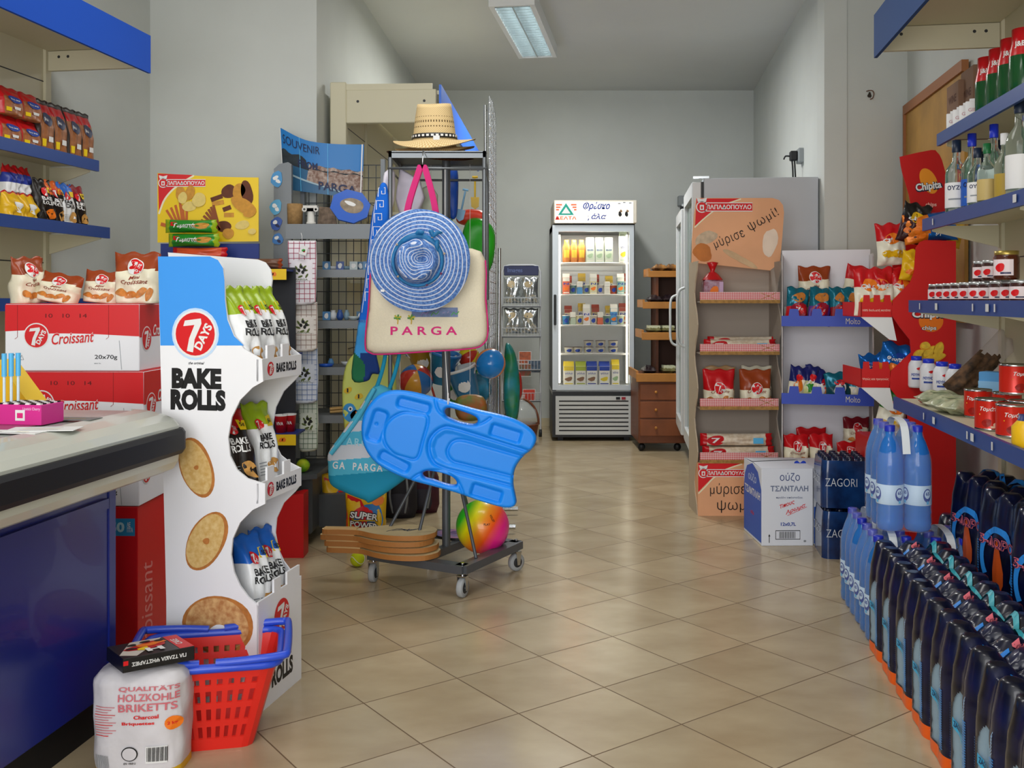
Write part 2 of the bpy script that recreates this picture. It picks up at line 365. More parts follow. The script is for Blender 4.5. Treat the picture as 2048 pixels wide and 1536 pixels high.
# ---------------- gondolas ----------------
def slat_shelf(root, x0, x1, y0, y1, z, face, name='shelf', th=.035, edge=.038):
    mb = MB(); mb.box(min(x0, x1), max(x0, x1), y0, y1, z-th*.4, z, CREAMM)
    ex = x1; s = 1 if x1 > x0 else -1
    mb.box(min(ex, ex+s*.012), max(ex, ex+s*.012), y0, y1, z-edge, z+.006, face)
    o = mb.obj(name, root); return o
def gondola(label, loc, rz, side, L, depths, canopy, zc, backcol=CREAMM, base=None, back_h=2.2, edgecol=SHELFB, rng=7):
    # side=+1: shelves reach +x ; local y from 0 towards -L ; end nearest the far room at y=0
    g = thing('shelving_unit', label, 'shelving', loc, rz)
    mb = MB(); x0, x1 = sorted((0, -side*.03)); mb.box(x0, x1, -L, 0, 0, back_h, backcol)
    for z in (.45, .85, 1.25, 1.65, 1.98): mb.box(min(0, side*.0015), max(0, side*.0015), -L, 0, z-.002, z+.002, DGREY)
    mb.obj('back_panel', g)
    mb = MB()
    for y in (0, -.9, -1.8): mb.box(*sorted((-side*.031, side*.012)), y-.035 if y == 0 else y-.02, y if y == 0 else y+.02, 0, back_h, backcol)
    mb.obj('upright', g)
    for z, d in depths:
        o = slat_shelf(g, 0.013*side, side*d, -L, 0, z, edgecol)
        for y in (-.012, -.9, -1.8):
            mb = MB(); mb.prism([(side*.013, z-.02), (side*(d-.02), z-.02), (side*(d-.02), z-.04), (side*.013, z-.10)], y-.003, y+.003, CREAMM); mb.obj('bracket', g)
    if canopy:
        z0, z1, d = zc
        mb = MB(); mb.box(*sorted((side*.013, side*d)), -L, 0, z1-.05, z1-.03, CREAMM); mb.obj('canopy_board', g)
        mb = MB(); mb.box(*sorted((side*d, side*(d+.012))), -L, 0, z0, z1, canopy); mb.obj('canopy_sign', g)
        mb = MB(); mb.box(*sorted((side*.013, side*d)), -.022, -.004, z0+.02, z1-.052, CREAMM)
        for q in (.06, .10, d-.08): mb.d(EL(0, 0, .006, .006), plane((side*q, -.022, (z0+z1)/2), (1, 0, 0), (0, 0, 1), (0, -1, 0)), DGREY, 1)
        mb.obj('canopy_bracket', g)
    if base:
        mb = MB(); mb.box(*sorted((side*.013, side*base[1])), -L, 0, 0, base[0], base[2]); mb.obj('base_deck', g)
    return g
LG = (W(97, 600, 4.0)[0], 4.0)
CANB = M('canopy_blue', '#1650bf', .7, spec=.25)
gl = gondola('cream metal wall shelving with blue shelf edges above the stacked croissant cartons', (LG[0], LG[1], 0), -TH, 1, 2.6,
        [(1.655, .21), (1.385, .257), (1.10, .257), (.45, .25)], CANB, (2.005, 2.155, .432), base=(.15, .3, CREAMM), back_h=2.6)
RG = (W(2003, 600, 3.6)[0], 3.6)
RD = {4: (.735, .366), 3: (1.093, .312), 2: (1.392, .264), 1: (1.705, .213)}
gr = gondola('cream metal wall shelving with blue shelf edges above the water bottle packs', (RG[0], RG[1], 0), -TH, -1, 2.4,
        [RD[4], RD[3], RD[2], RD[1]], M('canopy_blue_shaded', '#24477f', .7, spec=.25), (2.0, 2.16, .435), base=(.2, .30, M('deck_navy', '#1c2440', .5)), back_h=2.6)  # canopy sign: backlit shade put into a darker blue
# far cream unit along the rear left wall
gy = 5.02; TB = radians(3.0)
gb = gondola('tall cream shelving with blue canopy sign standing against the wall behind the hat rack', (W(693, 0, gy)[0]+.119, 7.3, 0), -TB, 1, 2.25,
        [(1.55, .30), (1.2, .30), (.85, .3)], M('canopy_bright_blue', '#2a6fe0', .4), (2.05, 2.2, .47), base=(.15, .32, CREAMM), back_h=2.2)
mb = MB(); mb.box(-.083, -.0, -2.29, -2.25, 0, 2.21, CREAMM, .004); mb.box(0, .46, -2.29, -2.25, 2.0, 2.17, CREAMM, .004); mb.box(0, .44, -2.285, -2.27, 2.17, 2.2, CREAMM)
for q in (.06, .40): mb.d(EL(0, 0, .007, .007), front(q, -2.29, 2.11), DGREY, 1)
mb.obj('end_post', gb)
# wooden board on the right wall
mb = MB(); wb = M('pine_board', '#c4923e', .5, noise=.3, nscale=5); wf = M('pine_frame', '#a0663c', .5)
ax, ay = on_a(1817, 1.335)
bb = b_of(ax, ay)
mb.box(-.018, -.002, -1.05, 0, 1.0, 2.10, wb); mb.box(-.03, 0, -1.05, 0, 2.10, 2.15, wf); mb.box(-.03, 0, -.02, 0, 1.0, 2.10, wf)
tag(mb.obj('wooden_board', None, ab(1.335, bb)+(0,), -TH), 'pine board with brown frame fixed to the wall behind the liquor shelves', 'board')
# socket, wall hook hole
def onface(px, py, Y): return W(px, py, Y)
def RP(loc, rz, px, py, yo=0):                     # pixel ray against the local plane y=yo -> local (x, z)
    kx, kz = (px-1024)/F, -(py-HY)/F; c, s = cos(rz), sin(rz)
    dx, dy = kx*c+1*s, -kx*s+1*c; ox, oy = -loc[0], -loc[1]; ox, oy = ox*c+oy*s, -ox*s+oy*c
    t = (yo-oy)/dy; return (ox+t*dx, H-loc[2]+t*kz)
def RPs(loc, rz, pts, yo=0): return [RP(loc, rz, a, b, yo) for a, b in pts]

# ---------------- packets ----------------
class Bag:
    def __init__(s, w, h, d, mode='pillow', zone=None, mat=None, seed=0, crump=.006, nu=14, nv=22, lean=0):
        s.w, s.h, s.dd, s.mode, s.seed, s.cr, s.lean = w, h, d, mode, seed, crump, lean
        s.mb = MB(); rg = random.Random(seed); s.ph = [rg.uniform(0, 6) for _ in range(8)]
        V = []; 
        for sd in (-1, 1):
            for j in range(nv+1):
                for i in range(nu+1): V.append(s.sf(-1+2*i/nu, j/nv, sd))
        N = (nu+1)*(nv+1); Fs = []; Z = []
        for k in (0, 1):
            for j in range(nv):
                for i in range(nu):
                    a = k*N+j*(nu+1)+i; q = (a, a+1, a+nu+2, a+nu+1); Fs.append(q if k == 0 else q[::-1]); Z.append((-1+2*(i+.5)/nu, (j+.5)/nv))
        for j in range(nv):                       # close the sides
            for e in (0, nu):
                a = j*(nu+1)+e; q = (a, a+nu+1, N+a+nu+1, N+a); Fs.append(q if e == 0 else q[::-1]); Z.append((-1 if e == 0 else 1, (j+.5)/nv))
        for i in range(nu):
            for j, fl_ in ((0, 1), (nv, 0)):
                a = j*(nu+1)+i; q = (a, N+a, N+a+1, a+1); Fs.append(q if fl_ else q[::-1]); Z.append((0, j/nv))
        s.mb.add(V, Fs, (lambda i: zone(*Z[i])) if zone else mat, sm=True)
    def sf(s, u, v, sd, l=0):
        p = s.ph; w2 = s.w/2
        if s.mode == 'pillow':
            e = min(v, 1-v); t = 0 if e < .035 else min(1, ((e-.035)/.3))**.55; side = max(0, 1-abs(u)**2.6)**.6
            ww = w2*(1-.07*(1-abs(2*v-1)**3)); T = s.dd/2*t*side+.0012
        else:
            t = 1 if v < .5 else max(0, 1-((v-.5)/.43))**.75; side = max(0, 1-abs(u)**7)**.5; ww = w2*(.90+.10*v) if v < .55 else w2*(.955+.045*(v-.55)/.45)
            T = s.dd/2*t*(.35+.65*side if v < .5 else side)+.0012
        c = s.cr*(sin(5*u+9*v+p[0])+.7*sin(9*u-7*v+p[1])+.6*sin(15*v+4*u+p[2])+.4*sin(21*u+13*v+p[3]))*(.35+min(1, 4*T/s.dd))*.5
        if s.mode == 'gusset' and v < .03: c = 0
        x = u*ww; z = v*s.h+.3*c*(1 if v > .06 else 0)+(s.cr*.8*sin(7*u+p[4])*(v**6))
        y = sd*(T+l)+c*(1 if v > .04 else 0)+s.lean*v*v
        return (x, y, max(0, z))
    def fn(s, x, y, l): return s.sf(max(-1, min(1, 2*x/s.w)), max(0, min(1, y/s.h)), -1, l*1.3+.0014)
    def d(s, sh, mat, l=1): s.mb.d(sh, s.fn, mat, l, sm=True)
def band(*lims):                                   # [(v_limit, material)...] from below upward, wavy edge
    def z(u, v):
        for lim, m, wv in lims:
            if v < lim+wv*sin(3.0*u+.5): return m
        return lims[-1][1]
    return z
CREAMF = M('cream_foil', '#ece6cc', .3, bump=.3, bscale=22); BROWNF = M('brown_foil', '#97401c', .3, bump=.25, bscale=22); REDF = M('red_foil', '#c4141c', .28, bump=.25, bscale=22)
WHITEF = M('white_foil', '#eceef0', .3, bump=.35, bscale=26); LIMEF = M('lime_foil', '#97b41a', .3, bump=.25, bscale=24); BLUEF = M('blue_foil', '#1e66c8', .28, bump=.25, bscale=24)
DARKF = M('dark_foil', '#1c1512', .3, bump=.25, bscale=24); TEALF = M('teal_foil', '#0f6f86', .25, .3, bump=.4, bscale=24); FBLUE = M('silver_blue_foil', '#1566b8', .2, .45, bump=.5, bscale=26)
GREENF = M('green_foil', '#2a8a2a', .3, bump=.25, bscale=24); YELF = M('yellow_foil', '#e8b818', .3, bump=.25, bscale=24); PURF = M('purple_foil', '#5b2a86', .3, bump=.25, bscale=24)
CROI = M('croissant_print', '#dd8c3c', .5, noise=.4, nscale=50); STICK = YEL
def mini_croissant(seed, w=.15, h=.19, d=.07, top=BROWNF, mode='gusset', lim=.66, lg=.72):
    b = Bag(w, h, d, mode, band((lim, CREAMF, .03), (1.1, top, 0)), seed=seed)
    logo7(b.mb, b.fn, 0, h*lg, w*.17, 2)
    b.d(TX('Mini', .0, h*.50, w*.22, h*.06, shear=.3), BROWN, 2); b.d(TX('Croissant', 0, h*.42, w*.62, h*.085, shear=.35, bold=.01), BROWN, 2)
    for k, (x, y) in enumerate(((-.3, .14), (-.08, .1), (.16, .15), (.34, .11))): b.d(blob(x*w, y*h+.01, w*.14, h*.075, 20*k, seed=k+seed), CROI, 1+k % 2)
    return b.mb
def bake_bag(seed, top=LIMEF, body=WHITEF, w=.105, h=.235, d=.075, textc=BLACK, rolls=GOLD, mode='gusset'):
    b = Bag(w, h, d, mode, band((.70, body, .02), (1.1, top, 0)), seed=seed)
    logo7(b.mb, b.fn, -.008, h*.72, w*.17, 2, ring=False)
    b.d(TX('BAKE', 0, h*.565, w*.54, h*.085, bold=.03), textc, 2); b.d(TX('ROLLS', 0, h*.47, w*.62, h*.085, bold=.03), textc, 2)
    b.d(RC(w*.16, h*.70, w*.42, h*.83), STICK, 3); b.d(TX('50', w*.29, h*.765, w*.16, h*.05), BLACK, 5)
    b.d(blob(w*.2, h*.22, w*.2, h*.12, 60, seed=seed), rolls, 2); b.d(EL(w*.2, h*.22, w*.05, h*.03), body, 3)
    for k in range(5): b.d(RC(-w*.42, h*(.12+.035*k), -w*.12, h*(.13+.035*k)), GREY, 2)
    return b.mb
def chips(seed, top=REDF, body=YELF, w=.15, h=.21, d=.06, text='Chipita', tc=WHITE, oval=ORANGE, lim=.62, foot=None, food=YELF):
    z = band((.12, foot or body, .01), (lim, body, .03), (1.1, top, 0))
    b = Bag(w, h, d, 'pillow', z, seed=seed, crump=.008)
    b.d(EL(0, h*.63, w*.26, h*.13), oval, 1); b.d(TX(text, 0, h*.60, w*.66, h*.12, bold=.04, rot=6), tc, 3)
    for k in range(4): b.d(blob((-.22+.15*k)*w, h*(.28-.03*(k % 2)), w*.14, h*.08, 25*k, seed=seed+k), food, 1+k % 2)
    return b.mb
def put(mb, name, loc, rz, label, cat, group=None, rot=None):
    return tag(mb.obj(name, None, loc, rz, rot), label, cat, group)

# ---------------- bake rolls display stand ----------------
c0 = fl(515, 1430); BSL = (c0[0], c0[1], 0); BSR = radians(-13)
st = thing('display_stand', 'tall white card bake rolls display stand with scalloped side and toast prints', 'display stand', BSL, BSR)
outl = [(316, 513), (420, 513), (436, 520), (446, 536), (449, 560), (450, 600), (455, 640), (468, 672), (488, 698), (524, 719), (526, 763), (505, 775), (480, 800), (463, 835), (456, 875), (460, 912), (474, 940), (495, 957), (530, 968), (530, 1008), (505, 1020), (480, 1045), (465, 1078), (462, 1110), (468, 1145), (480, 1172), (497, 1195), (517, 1212), (515, 1432), (338, 1432)]
OL = RPs(BSL, BSR, outl); D = .262
blk = M('black_foam', '#101010', .6)
mb = MB(); mb.prism(OL, 0, .006, CARD)
fn = plane((0, 0, 0), (1, 0, 0), (0, 0, 1), (0, -1, 0))
def q(px, py): return RP(BSL, BSR, px, py)
sc_ = c0[1]/F
blue = [(316, 513), (420, 513), (436, 520), (446, 536), (449, 560), (450, 600), (455, 640), (468, 672), (488, 691), (321, 691)]
mb.d(PG(RPs(BSL, BSR, blue)[::-1]), fn, M('stand_blue', '#3d9af2', .45), 1)
cx, cz = q(391, 668); mb.d(EL(cx, cz, 53*sc_, 53*sc_), fn, M('halo', '#c3defa', .5), 2); logo7(mb, fn, cx, cz, 44*sc_, 3)
cx, cz = q(393, 727); mb.d(TX('the original', cx, cz, 36*sc_, 7*sc_, shear=.4), fn, BLACK, 1)
cx, cz = q(393, 757); mb.d(TX('BAKE', cx, cz, 112*sc_, 42*sc_, bold=.066), fn, BLACK, 1)
cx, cz = q(396, 800); mb.d(TX('ROLLS', cx, cz, 124*sc_, 43*sc_, bold=.066), fn, BLACK, 1)
crust = M('toast_crust', '#c9803c', .7, noise=.3, nscale=50); crumb = M('toast_crumb', '#e3c587', .8, noise=.22, nscale=70, col2='#cfa55c'); crumb2 = M('toast_crumb_dark', '#dfb47a', .8, noise=.4, nscale=60, col2='#b87c48')
for (px, py, rx, ry, rt, cm, hr) in ((393, 935, 36, 64, 22, crumb, 5), (413, 1082, 38, 68, -30, crumb, 7), (436, 1250, 78, 60, 0, crumb2, 18)):
    cx, cz = q(px, py); mb.d(blob(cx, cz, rx*sc_, ry*sc_, rt, n=30, wob=.02), fn, crust, 1); mb.d(blob(cx-.003, cz, rx*sc_*.88, ry*sc_*.92, rt, n=30, wob=.02, seed=3), fn, cm, 2)
    mb.d(blob(cx, cz-(.02 if rx > 60 else 0), hr*sc_, hr*sc_, 0, n=14), fn, CARD if rx > 60 else crust, 3)
mb.obj('side_panel', st)
top2 = RPs(BSL, BSR, [(316, 505), (516, 505), (532, 511), (543, 525), (547, 548)])
far_ol = [(x+.02 if i > 3 else x, z) for i, (x, z) in enumerate(OL)]
fo = RPs(BSL, BSR, [(338, 505), (516, 519), (532, 525), (543, 540), (546, 560)], D)+[(x-.0, z) for x, z in OL[5:]]
fo = [(min(x, -.0), z) for x, z in fo]
mb = MB(); mb.prism(fo, D-.006, D, CARD); mb.obj('far_side_panel', st)
xl = OL[0][0]; xb = q(330, 900)[0]
mb = MB(); mb.box(xb, xb+.006, .006, D-.006, 0, q(330, 516)[1], CARD); mb.obj('back_panel', st)
def lip(zb, zt, tabs, name='shelf_lip', big=False):
    mb = MB(); pts = [(0, zb), (D, zb), (D, zt)]
    for a, b in reversed(tabs): pts += [(b, zt), (b, zt+.035), (a, zt+.035), (a, zt)]
    pts += [(0, zt)]
    mb.prism(pts, -.003, .003, CARD, 'yz'); f = sideR(.003, 0, 0)
    if big:
        logo7(mb, f, .135, zt-.075, .046, 1, ring=False); mb.d(TX('BAKE', .14, zt-.175, .11, .05, bold=.05), f, BLACK, 1); mb.d(TX('ROLLS', .14, zt-.232, .13, .05, bold=.05), f, BLACK, 1)
    else:
        logo7(mb, f, .068, (zb+zt)/2, .019, 1, ring=False); mb.d(TX('BAKE ROLLS', .165, (zb+zt)/2, .125, .026, bold=.05), f, BLACK, 1)
    return mb.obj(name, st)
zA = q(524, 719)[1]; zA0 = q(526, 763)[1]; zB = q(530, 968)[1]; zB0 = q(530, 1008)[1]; zC = q(517, 1205)[1]
lip(zA0, zA, [(.05, .09), (.14, .18)]); lip(zB0, zB, [(.05, .09), (.15, .19)]); lip(0, zC, [(.09, .13), (.17, .25)], 'front_panel', True)
for z in (zA0+.004, zB0+.004, zC-.09):
    mb = MB(); mb.box(xb+.006, -.004, .007, D-.007, z-.003, z, CARDIN); mb.obj('shelf_board', st)
def onst(x, y, z): c, s = cos(BSR), sin(BSR); return (BSL[0]+x*c-y*s, BSL[1]+x*s+y*c, z)
kL = bake_bag(1, w=.085, h=.245, d=.135); kR = bake_bag(2, REDF, DARKF, w=.10, h=.235, d=.12, textc=WHITE); kB = bake_bag(3, BLUEF, WHITEF, w=.09, h=.235, d=.12)
def bags(kind, spots, z, g, labels, leanx=-.25):
    k = Kind(tag(kind.obj('bake_rolls_bag'), 'x', 'snack bag', g))
    for (x, y, rz, ln), lb in zip(spots, labels): k.at(onst(x, y, z), 0, lb, rot=(radians(ln), 0, BSR+radians(rz)))
bags(kL, [(-.085, .055, 74, -6), (-.08, .133, 72, -5), (-.08, .211, 76, -4)], zA0+.008, 'green topped bake rolls bags on the top shelf of the stand',
     ['green topped bake rolls bag with blank side at the near end of the top shelf', 'middle white and green bake rolls bag on the stand top shelf', 'green topped bake rolls bag against the far side of the top shelf'])
k = tag(kR.obj('bake_rolls_bag'), 'dark bake rolls bag with red foil top leaning on the middle stand shelf', 'snack bag'); k.location = onst(-.10, .07, zB0+.012); k.rotation_euler = (radians(-16), 0, BSR+radians(58))
kk = Kind(tag(bake_bag(7, w=.09, h=.235, d=.09).obj('bake_rolls_bag'), 'x', 'snack bag'))
kk.at(onst(-.085, .19, zB0+.012), 0, 'green and white bake rolls bag beside the dark red one on the middle stand shelf', rot=(radians(-10), 0, BSR+radians(62)))
kk.at(onst(-.195, .18, zB0+.012), 0, 'green topped bake rolls bag at the back of the middle stand shelf', rot=(radians(-4), 0, BSR+radians(62)))
bags(kB, [(-.078, .125, 66, -8), (-.165, .06, 60, -3), (-.085, .207, 70, -5)], zC-.088, 'blue topped bake rolls bags on the lowest shelf of the stand',
     ['front blue and white bake rolls bag on the lowest shelf of the white stand', 'blue and white bake rolls bag partly behind the stand side on the lowest shelf', 'blue and white bake rolls bag against the far side of the lowest stand shelf'])

# ---------------- croissant cartons ----------------
Yc = 2.95; cx0 = W(10, 0, Yc)[0]; cw = .405; ch = .202; cd = .26
def carton():
    mb = MB(); wv = lambda x: .118+.006*sin(x*9)+(-.012 if x > .08 else 0)
    mb.box(0, cw, 0, cd, 0, ch-.003, CARD, .002)
    f = front(0, 0, 0)
    n = 20; pts = [(cw*i/n, wv(cw*i/n)) for i in range(n+1)]+[(cw-.001, ch-.004), (.001, ch-.004)]
    mb.d(PG(pts), f, RED, 1)
    for x in (.03, .305): mb.d(LN([(x+.008, ch-.005), (x+.008, ch*.5), (x, ch*.47)], .0014), f, M('carton_crease', '#9c1c1c', .7), 2)
    mb.d(LN([(.345, ch*.45), (.352, .004)], .0014), f, GREY, 2)
    mb.d(TX('10   10   14', .185, .165, .125, .012, bold=0), f, M('stamp_dark', '#5c0f12', .7), 2)
    logo7(mb, f, .095, .105, .035, 2)
    mb.d(TX('Croissant', .205, .099, .13, .036, shear=.3, bold=.035, rot=4), f, WHITE, 2); mb.d(TX('Croissant', .205, .099, .128, .034, shear=.3, bold=.012, rot=4), f, RED, 3)
    mb.d(TX('20x70g', .305, .040, .068, .016, bold=.01), f, BLACK, 2); mb.d(TX('MINI 70g', .28, .022, .02, .004), f, GREY, 2)
    mb.d(EL(.03, .04, .010, .010), f, BLACK, 2); mb.d(EL(.030, .04, .006, .006), f, CARD, 3); mb.d(RC(.03, .03, .033, .05), f, CARD, 4)
    mb.d(LN([(.045, .033), (.051, .047), (.057, .033), (.045, .033)], .0014), f, BLACK, 2)
    r = sideR(cw, 0, 0); mb.d(PG([(0, .10), (cd, .10), (cd, ch-.004), (0, ch-.004)]), r, RED, 1); logo7(mb, r, .055, .095, .034, 2)
    mb.d(TX('Croissant', .17, .12, .13, .034, shear=.3), r, WHITE, 3)
    mb.box(.002, cw-.002, .002, cd-.002, ch-.0025, ch-.0005, RED)
    return mb
kc = Kind(tag(carton().obj('croissant_carton'), 'x', 'carton', 'croissant cartons stacked beside the checkout counter'))
kc.at((cx0, Yc, .888), radians(-1), 'topmost red and white croissant carton with four bags lying on it')
kc.at((cx0+.012, Yc+.01, .686), radians(-2), 'second red and white croissant carton of the stack, cut off by the counter edge')
kc.at((cx0, Yc, .484), radians(-1), 'third croissant carton of the stack, seen below the counter end')
mb = MB(); mb.box(0, .40, 0, .26, 0, .482, RED, .002); f = front(0, 0, 0); r = sideR(.40, 0, 0)
mb.d(RC(.305, .395, .392, .447), f, M('tag_blue', '#2d93c8', .5), 1); mb.d(TX('50', .338, .421, .045, .03, bold=.04), f, M('tag_pale', '#bfe6ee', .5), 2); mb.d(TX('ΛΕ\nΠΤΑ', .377, .421, .018, .03), f, WHITE, 2)
mb.d(TX('Croissant', .07, .15, .30, .09, rot=90, shear=.3, bold=0), r, M('pale_red_ink', '#e88a86', .5), 1)
tag(mb.obj('carton', None, (cx0+.0, Yc, 0), radians(-1)), 'plain red carton with blue 50 tag under the croissant cartons', 'carton')
zt = .888+ch
kb = Kind(tag(mini_croissant(11, .14, .155).obj('croissant_bag'), 'x', 'snack bag', 'mini croissant bags on the top croissant carton'))
kb.at((W(274, 0, 3.02)[0], 3.03, zt), radians(2), 'upright mini croissant bag on the carton nearest the bake rolls stand')
kb.at((W(196, 0, 3.1)[0], 3.12, zt), 0, 'mini croissant bag slumped behind the upright one on the carton', rot=(radians(-5), radians(6), .05), sc=(.82, .8, .66))
kb.at((W(108, 0, 3.03)[0], 3.05, zt), 0, 'low crumpled mini croissant bag in the middle of the carton top', rot=(radians(-10), radians(10), -.1), sc=(.95, .85, .60))
kb.at((W(38, 0, 3.0)[0], 3.06, zt), 0, 'mini croissant bag turned sideways at the shelf end of the carton', rot=(0, radians(-3), 1.15), sc=(.8, .9, .92))

# ---------------- goods on the shelves above ----------------
rzL = pi/2-TH
def toastpack(w, h, d, seed, dark=True):
    b = Bag(w, h, d, 'gusset', lambda u, v: (M('brown_black', '#2c1a12', .35) if (abs(u) > .80 or v > .93 or v < .05) else (REDF if v > .72 else M('toast_brown', '#a8683a', .4, noise=.3, nscale=60))) if dark else (REDF if v > .62 or abs(u) > .8 else M('rusk_brown', '#b06a3c', .4, noise=.3, nscale=50)), seed=seed, crump=.003)
    b.d(EL(0, h*(.62 if dark else .55), w*.28, h*.13), NAVY if dark else TXTB, 2); b.d(TX('Rusks', 0, h*(.62 if dark else .55), w*.4, h*.07), WHITE, 3)
    b.d(RC(-w*.05, h*.2, w*.25, h*.3), WHITE, 3); b.d(RC(-w*.4, h*.1, -w*.2, h*.24), YEL, 2)
    return b.mb
kt = Kind(tag(toastpack(.10, .20, .07, 3).obj('toast_packet'), 'x', 'food packet', 'brown toast packets on the upper blue shelf'))
aL = -2.31
for i, px in enumerate((80, 107, 137, 162)):
    x, y = on_a(px, aL); kt.at((x, y, 1.656), rzL, ['tall brown toast packet next to the stacked red packets', 'second tall brown toast packet from the red ones', 'third tall brown toast packet with a price sticker', 'tall brown toast packet at the free end of the upper shelf'][i])
kr = Kind(tag(toastpack(.125, .10, .07, 5, False).obj('rusk_packet'), 'x', 'food packet', 'red rusk packets stacked on the upper blue shelf'))
for i, (px, z) in enumerate(((8, 0), (48, 0), (12, .09), (50, .09))):
    x, y = on_a(px, aL+.01); kr.at((x, y, 1.656+z*1.12), rzL, ['lower red rusk packet at the cut-off end of the shelf', 'lower red rusk packet beside the brown toast packets', 'upper red rusk packet at the cut-off end of the shelf', 'upper red rusk packet beside the brown toast packets'][i])
for i, (px, top, body, tc, rl, lb) in enumerate(((82, DARKF, DARKF, WHITE, ORANGE, 'small black and brown snack bag on the lower blue shelf'), (104, M('orange_foil', '#d8601a', .3), DARKF, WHITE, GOLD, 'small bake rolls bag with orange top and dark body'),
        (126, BLUEF, WHITEF, BLACK, GOLD, 'small bake rolls bag with blue top and white body'), (149, M('dark_red_foil', '#8d1420', .3), DARKF, WHITE, GOLD, 'small bake rolls bag with dark red top at the free shelf end'))):
    x, y = on_a(px, aL+.02); put(bake_bag(20+i, top, body, .10, .165, .055, tc, rl), 'bake_rolls_bag', (x, y, 1.386), rzL, lb, 'snack bag', 'small bake rolls bags on the lower blue shelf')
for i, (px, w) in enumerate(((20, .10), (50, .09))):
    x, y = on_a(px, aL+.02); b = Bag(w, .10, .06, 'gusset', band((.95, YELF, 0), (1.1, REDF, 0)), seed=40+i); b.d(blob(0, .045, w*.25, .02, 0), WHITE, 2)
    put(b.mb, 'snack_bag', (x, y, 1.386), rzL, ['yellow snack bag at the cut-off end of the lower shelf', 'yellow snack bag next to the black one on the lower shelf'][i], 'snack bag')
for i, px in enumerate((18, 42)):
    x, y = on_a(px, aL-.02); b = Bag(.075, .10, .05, 'gusset', band((.35, WHITEF, 0), (.75, M('blue_red', '#2b3c9c', .3), 0), (1.1, REDF, 0)), seed=50+i)
    put(b.mb, 'coffee_bag', (x, y, 1.386+.102), rzL, ['red and blue coffee bag standing on the yellow bag at the cut-off end', 'red and blue coffee bag standing on the second yellow bag'][i], 'snack bag')

# ---------------- checkout counter ----------------
ca, cb = -1.238, 2.444
CO = ab(ca, cb)+(0,)
co = thing('checkout_counter', 'checkout counter with cream edge, black bumper rail and navy cabinet', 'counter', CO, -TH)
L = 2.0
lam = M('counter_laminate', '#b4b9b4', .25, noise=.15, nscale=5); edge = M('counter_edge', '#c7cabf', .35, coat=.3)
mb = MB(); mb.box(-.75, -.10, -L, 0, .785, .805, lam); mb.box(-.62, -.2, -L, -.18, .805, .808, M('belt', '#8a5f6a', .22)); mb.obj('worktop', co)  # pinkish reflection put into the belt colour
def ext(name, prof, mat, y0=-L, y1=0, r=.05):
    mb = MB(); n = len(prof); ys = [(y0, 0), (y1-.03, 0), (y1-.012, -.006), (y1, -.022)]
    v = []; f = []
    for y, dx in ys: v += [(x+dx, y, z) for x, z in prof]
    for k in range(len(ys)-1):
        for i in range(n): j = (i+1) % n; f.append((k*n+i, k*n+j, (k+1)*n+j, (k+1)*n+i))
    mb.add(v, f, mat, sm=False); mb.add(v[-n:], [tuple(range(n))[::-1]], mat); mb.add(v[:n], [tuple(range(n))], mat); return mb.obj(name, co)
ext('top_edge', [(-.13, .785), (-.13, .810), (-.09, .808), (-.05, .800), (-.018, .788), (-.004, .772), (-.004, .762), (-.13, .762)], edge)
ext('bumper_rail', [(-.05, .765), (.006, .765), (.014, .755), (.014, .712), (.006, .700), (-.05, .700)], M('bumper_black', '#0e0f12', .55))
ext('lower_edge', [(-.06, .700), (-.004, .700), (-.006, .680), (-.018, .660), (-.045, .648), (-.09, .645), (-.09, .700)], edge)
mb = MB(); nv = M('cabinet_navy', '#15237a', .32, coat=.2); ix = -.145
mb.box(-.72, ix, -L, -.093, .10, .64, nv, .003); mb.box(ix, ix+.012, -L, -.14, .575, .60, nv); mb.box(ix-.02, ix+.004, -.125, -.093, .10, .645, nv, .002); mb.obj('cabinet', co)
mb = MB(); mb.box(-.70, ix-.03, -L, -.12, 0, .10, M('kick_black', '#0b0c10', .6)); mb.obj('plinth', co)
mb = MB(); mb.box(-.72, -.1, -L, -.0, .645, .785, M('counter_body', '#8f948f', .5)); mb.obj('apron', co)
# things on the counter
def onc(px, Y, z=.808): return (W(px, 0, Y)[0], Y, z)
pb = MB(); pb.box(-.075, .047, 0, .085, 0, .047, M('pink_box', '#d62f8f', .4), .001); f = front(0, 0, 0)
pb.d(RC(-.02, .01, .005, .035), f, WHITE, 1); pb.d(LN([(-.015, .022), (0, .022)], .012), f, PINK, 2); pb.d(TX('Lipstick Cherry', .022, .037, .045, .009), f, M('pale_pink', '#f3b6dc', .5), 1)
for i in range(8):
    for j in range(6): pb.box(-.070+.0145*i, -.0595+.0145*i, .004+.0135*j, .013+.0135*j, .047, .050, WHITE if (i+j) % 2 else BLACK)
tag(pb.obj('lipstick_box', None, onc(46, 2.30), radians(-10)), 'pink box of small sticks in a grid on the counter', 'box')
mb = MB(); mb.prism([(0, 0), (.12, 0), (-.0, .145)], 0, .07, M('display_yellow', '#e6b517', .5), side=M('display_yellow_side', '#f0c62a', .5)); tag(mb.obj('card_display', None, onc(-6, 2.42), radians(-10)), 'yellow sloping card display behind the pink box on the counter', 'display')
for i in range(3):
    mb = MB(); mb.tube([(0, 0, 0), (0, 0, .10)], .0035, M('pen_clear', '#cfe3ec', .2)); mb.tube([(0, 0, .06), (0, 0, .115)], .006, SKYB); 
    put(mb, 'pen', (W(4+i*9, 0, 2.33)[0], 2.31+.012*i+.03, .808+.05), 0, ['blue topped pen at the cut-off side of the pink box', 'middle blue topped pen in the pink box', 'blue topped pen nearest the yellow display'][i], 'pen', 'blue topped pens in the counter box')
pap = M('paper', '#eef0ee', .6)
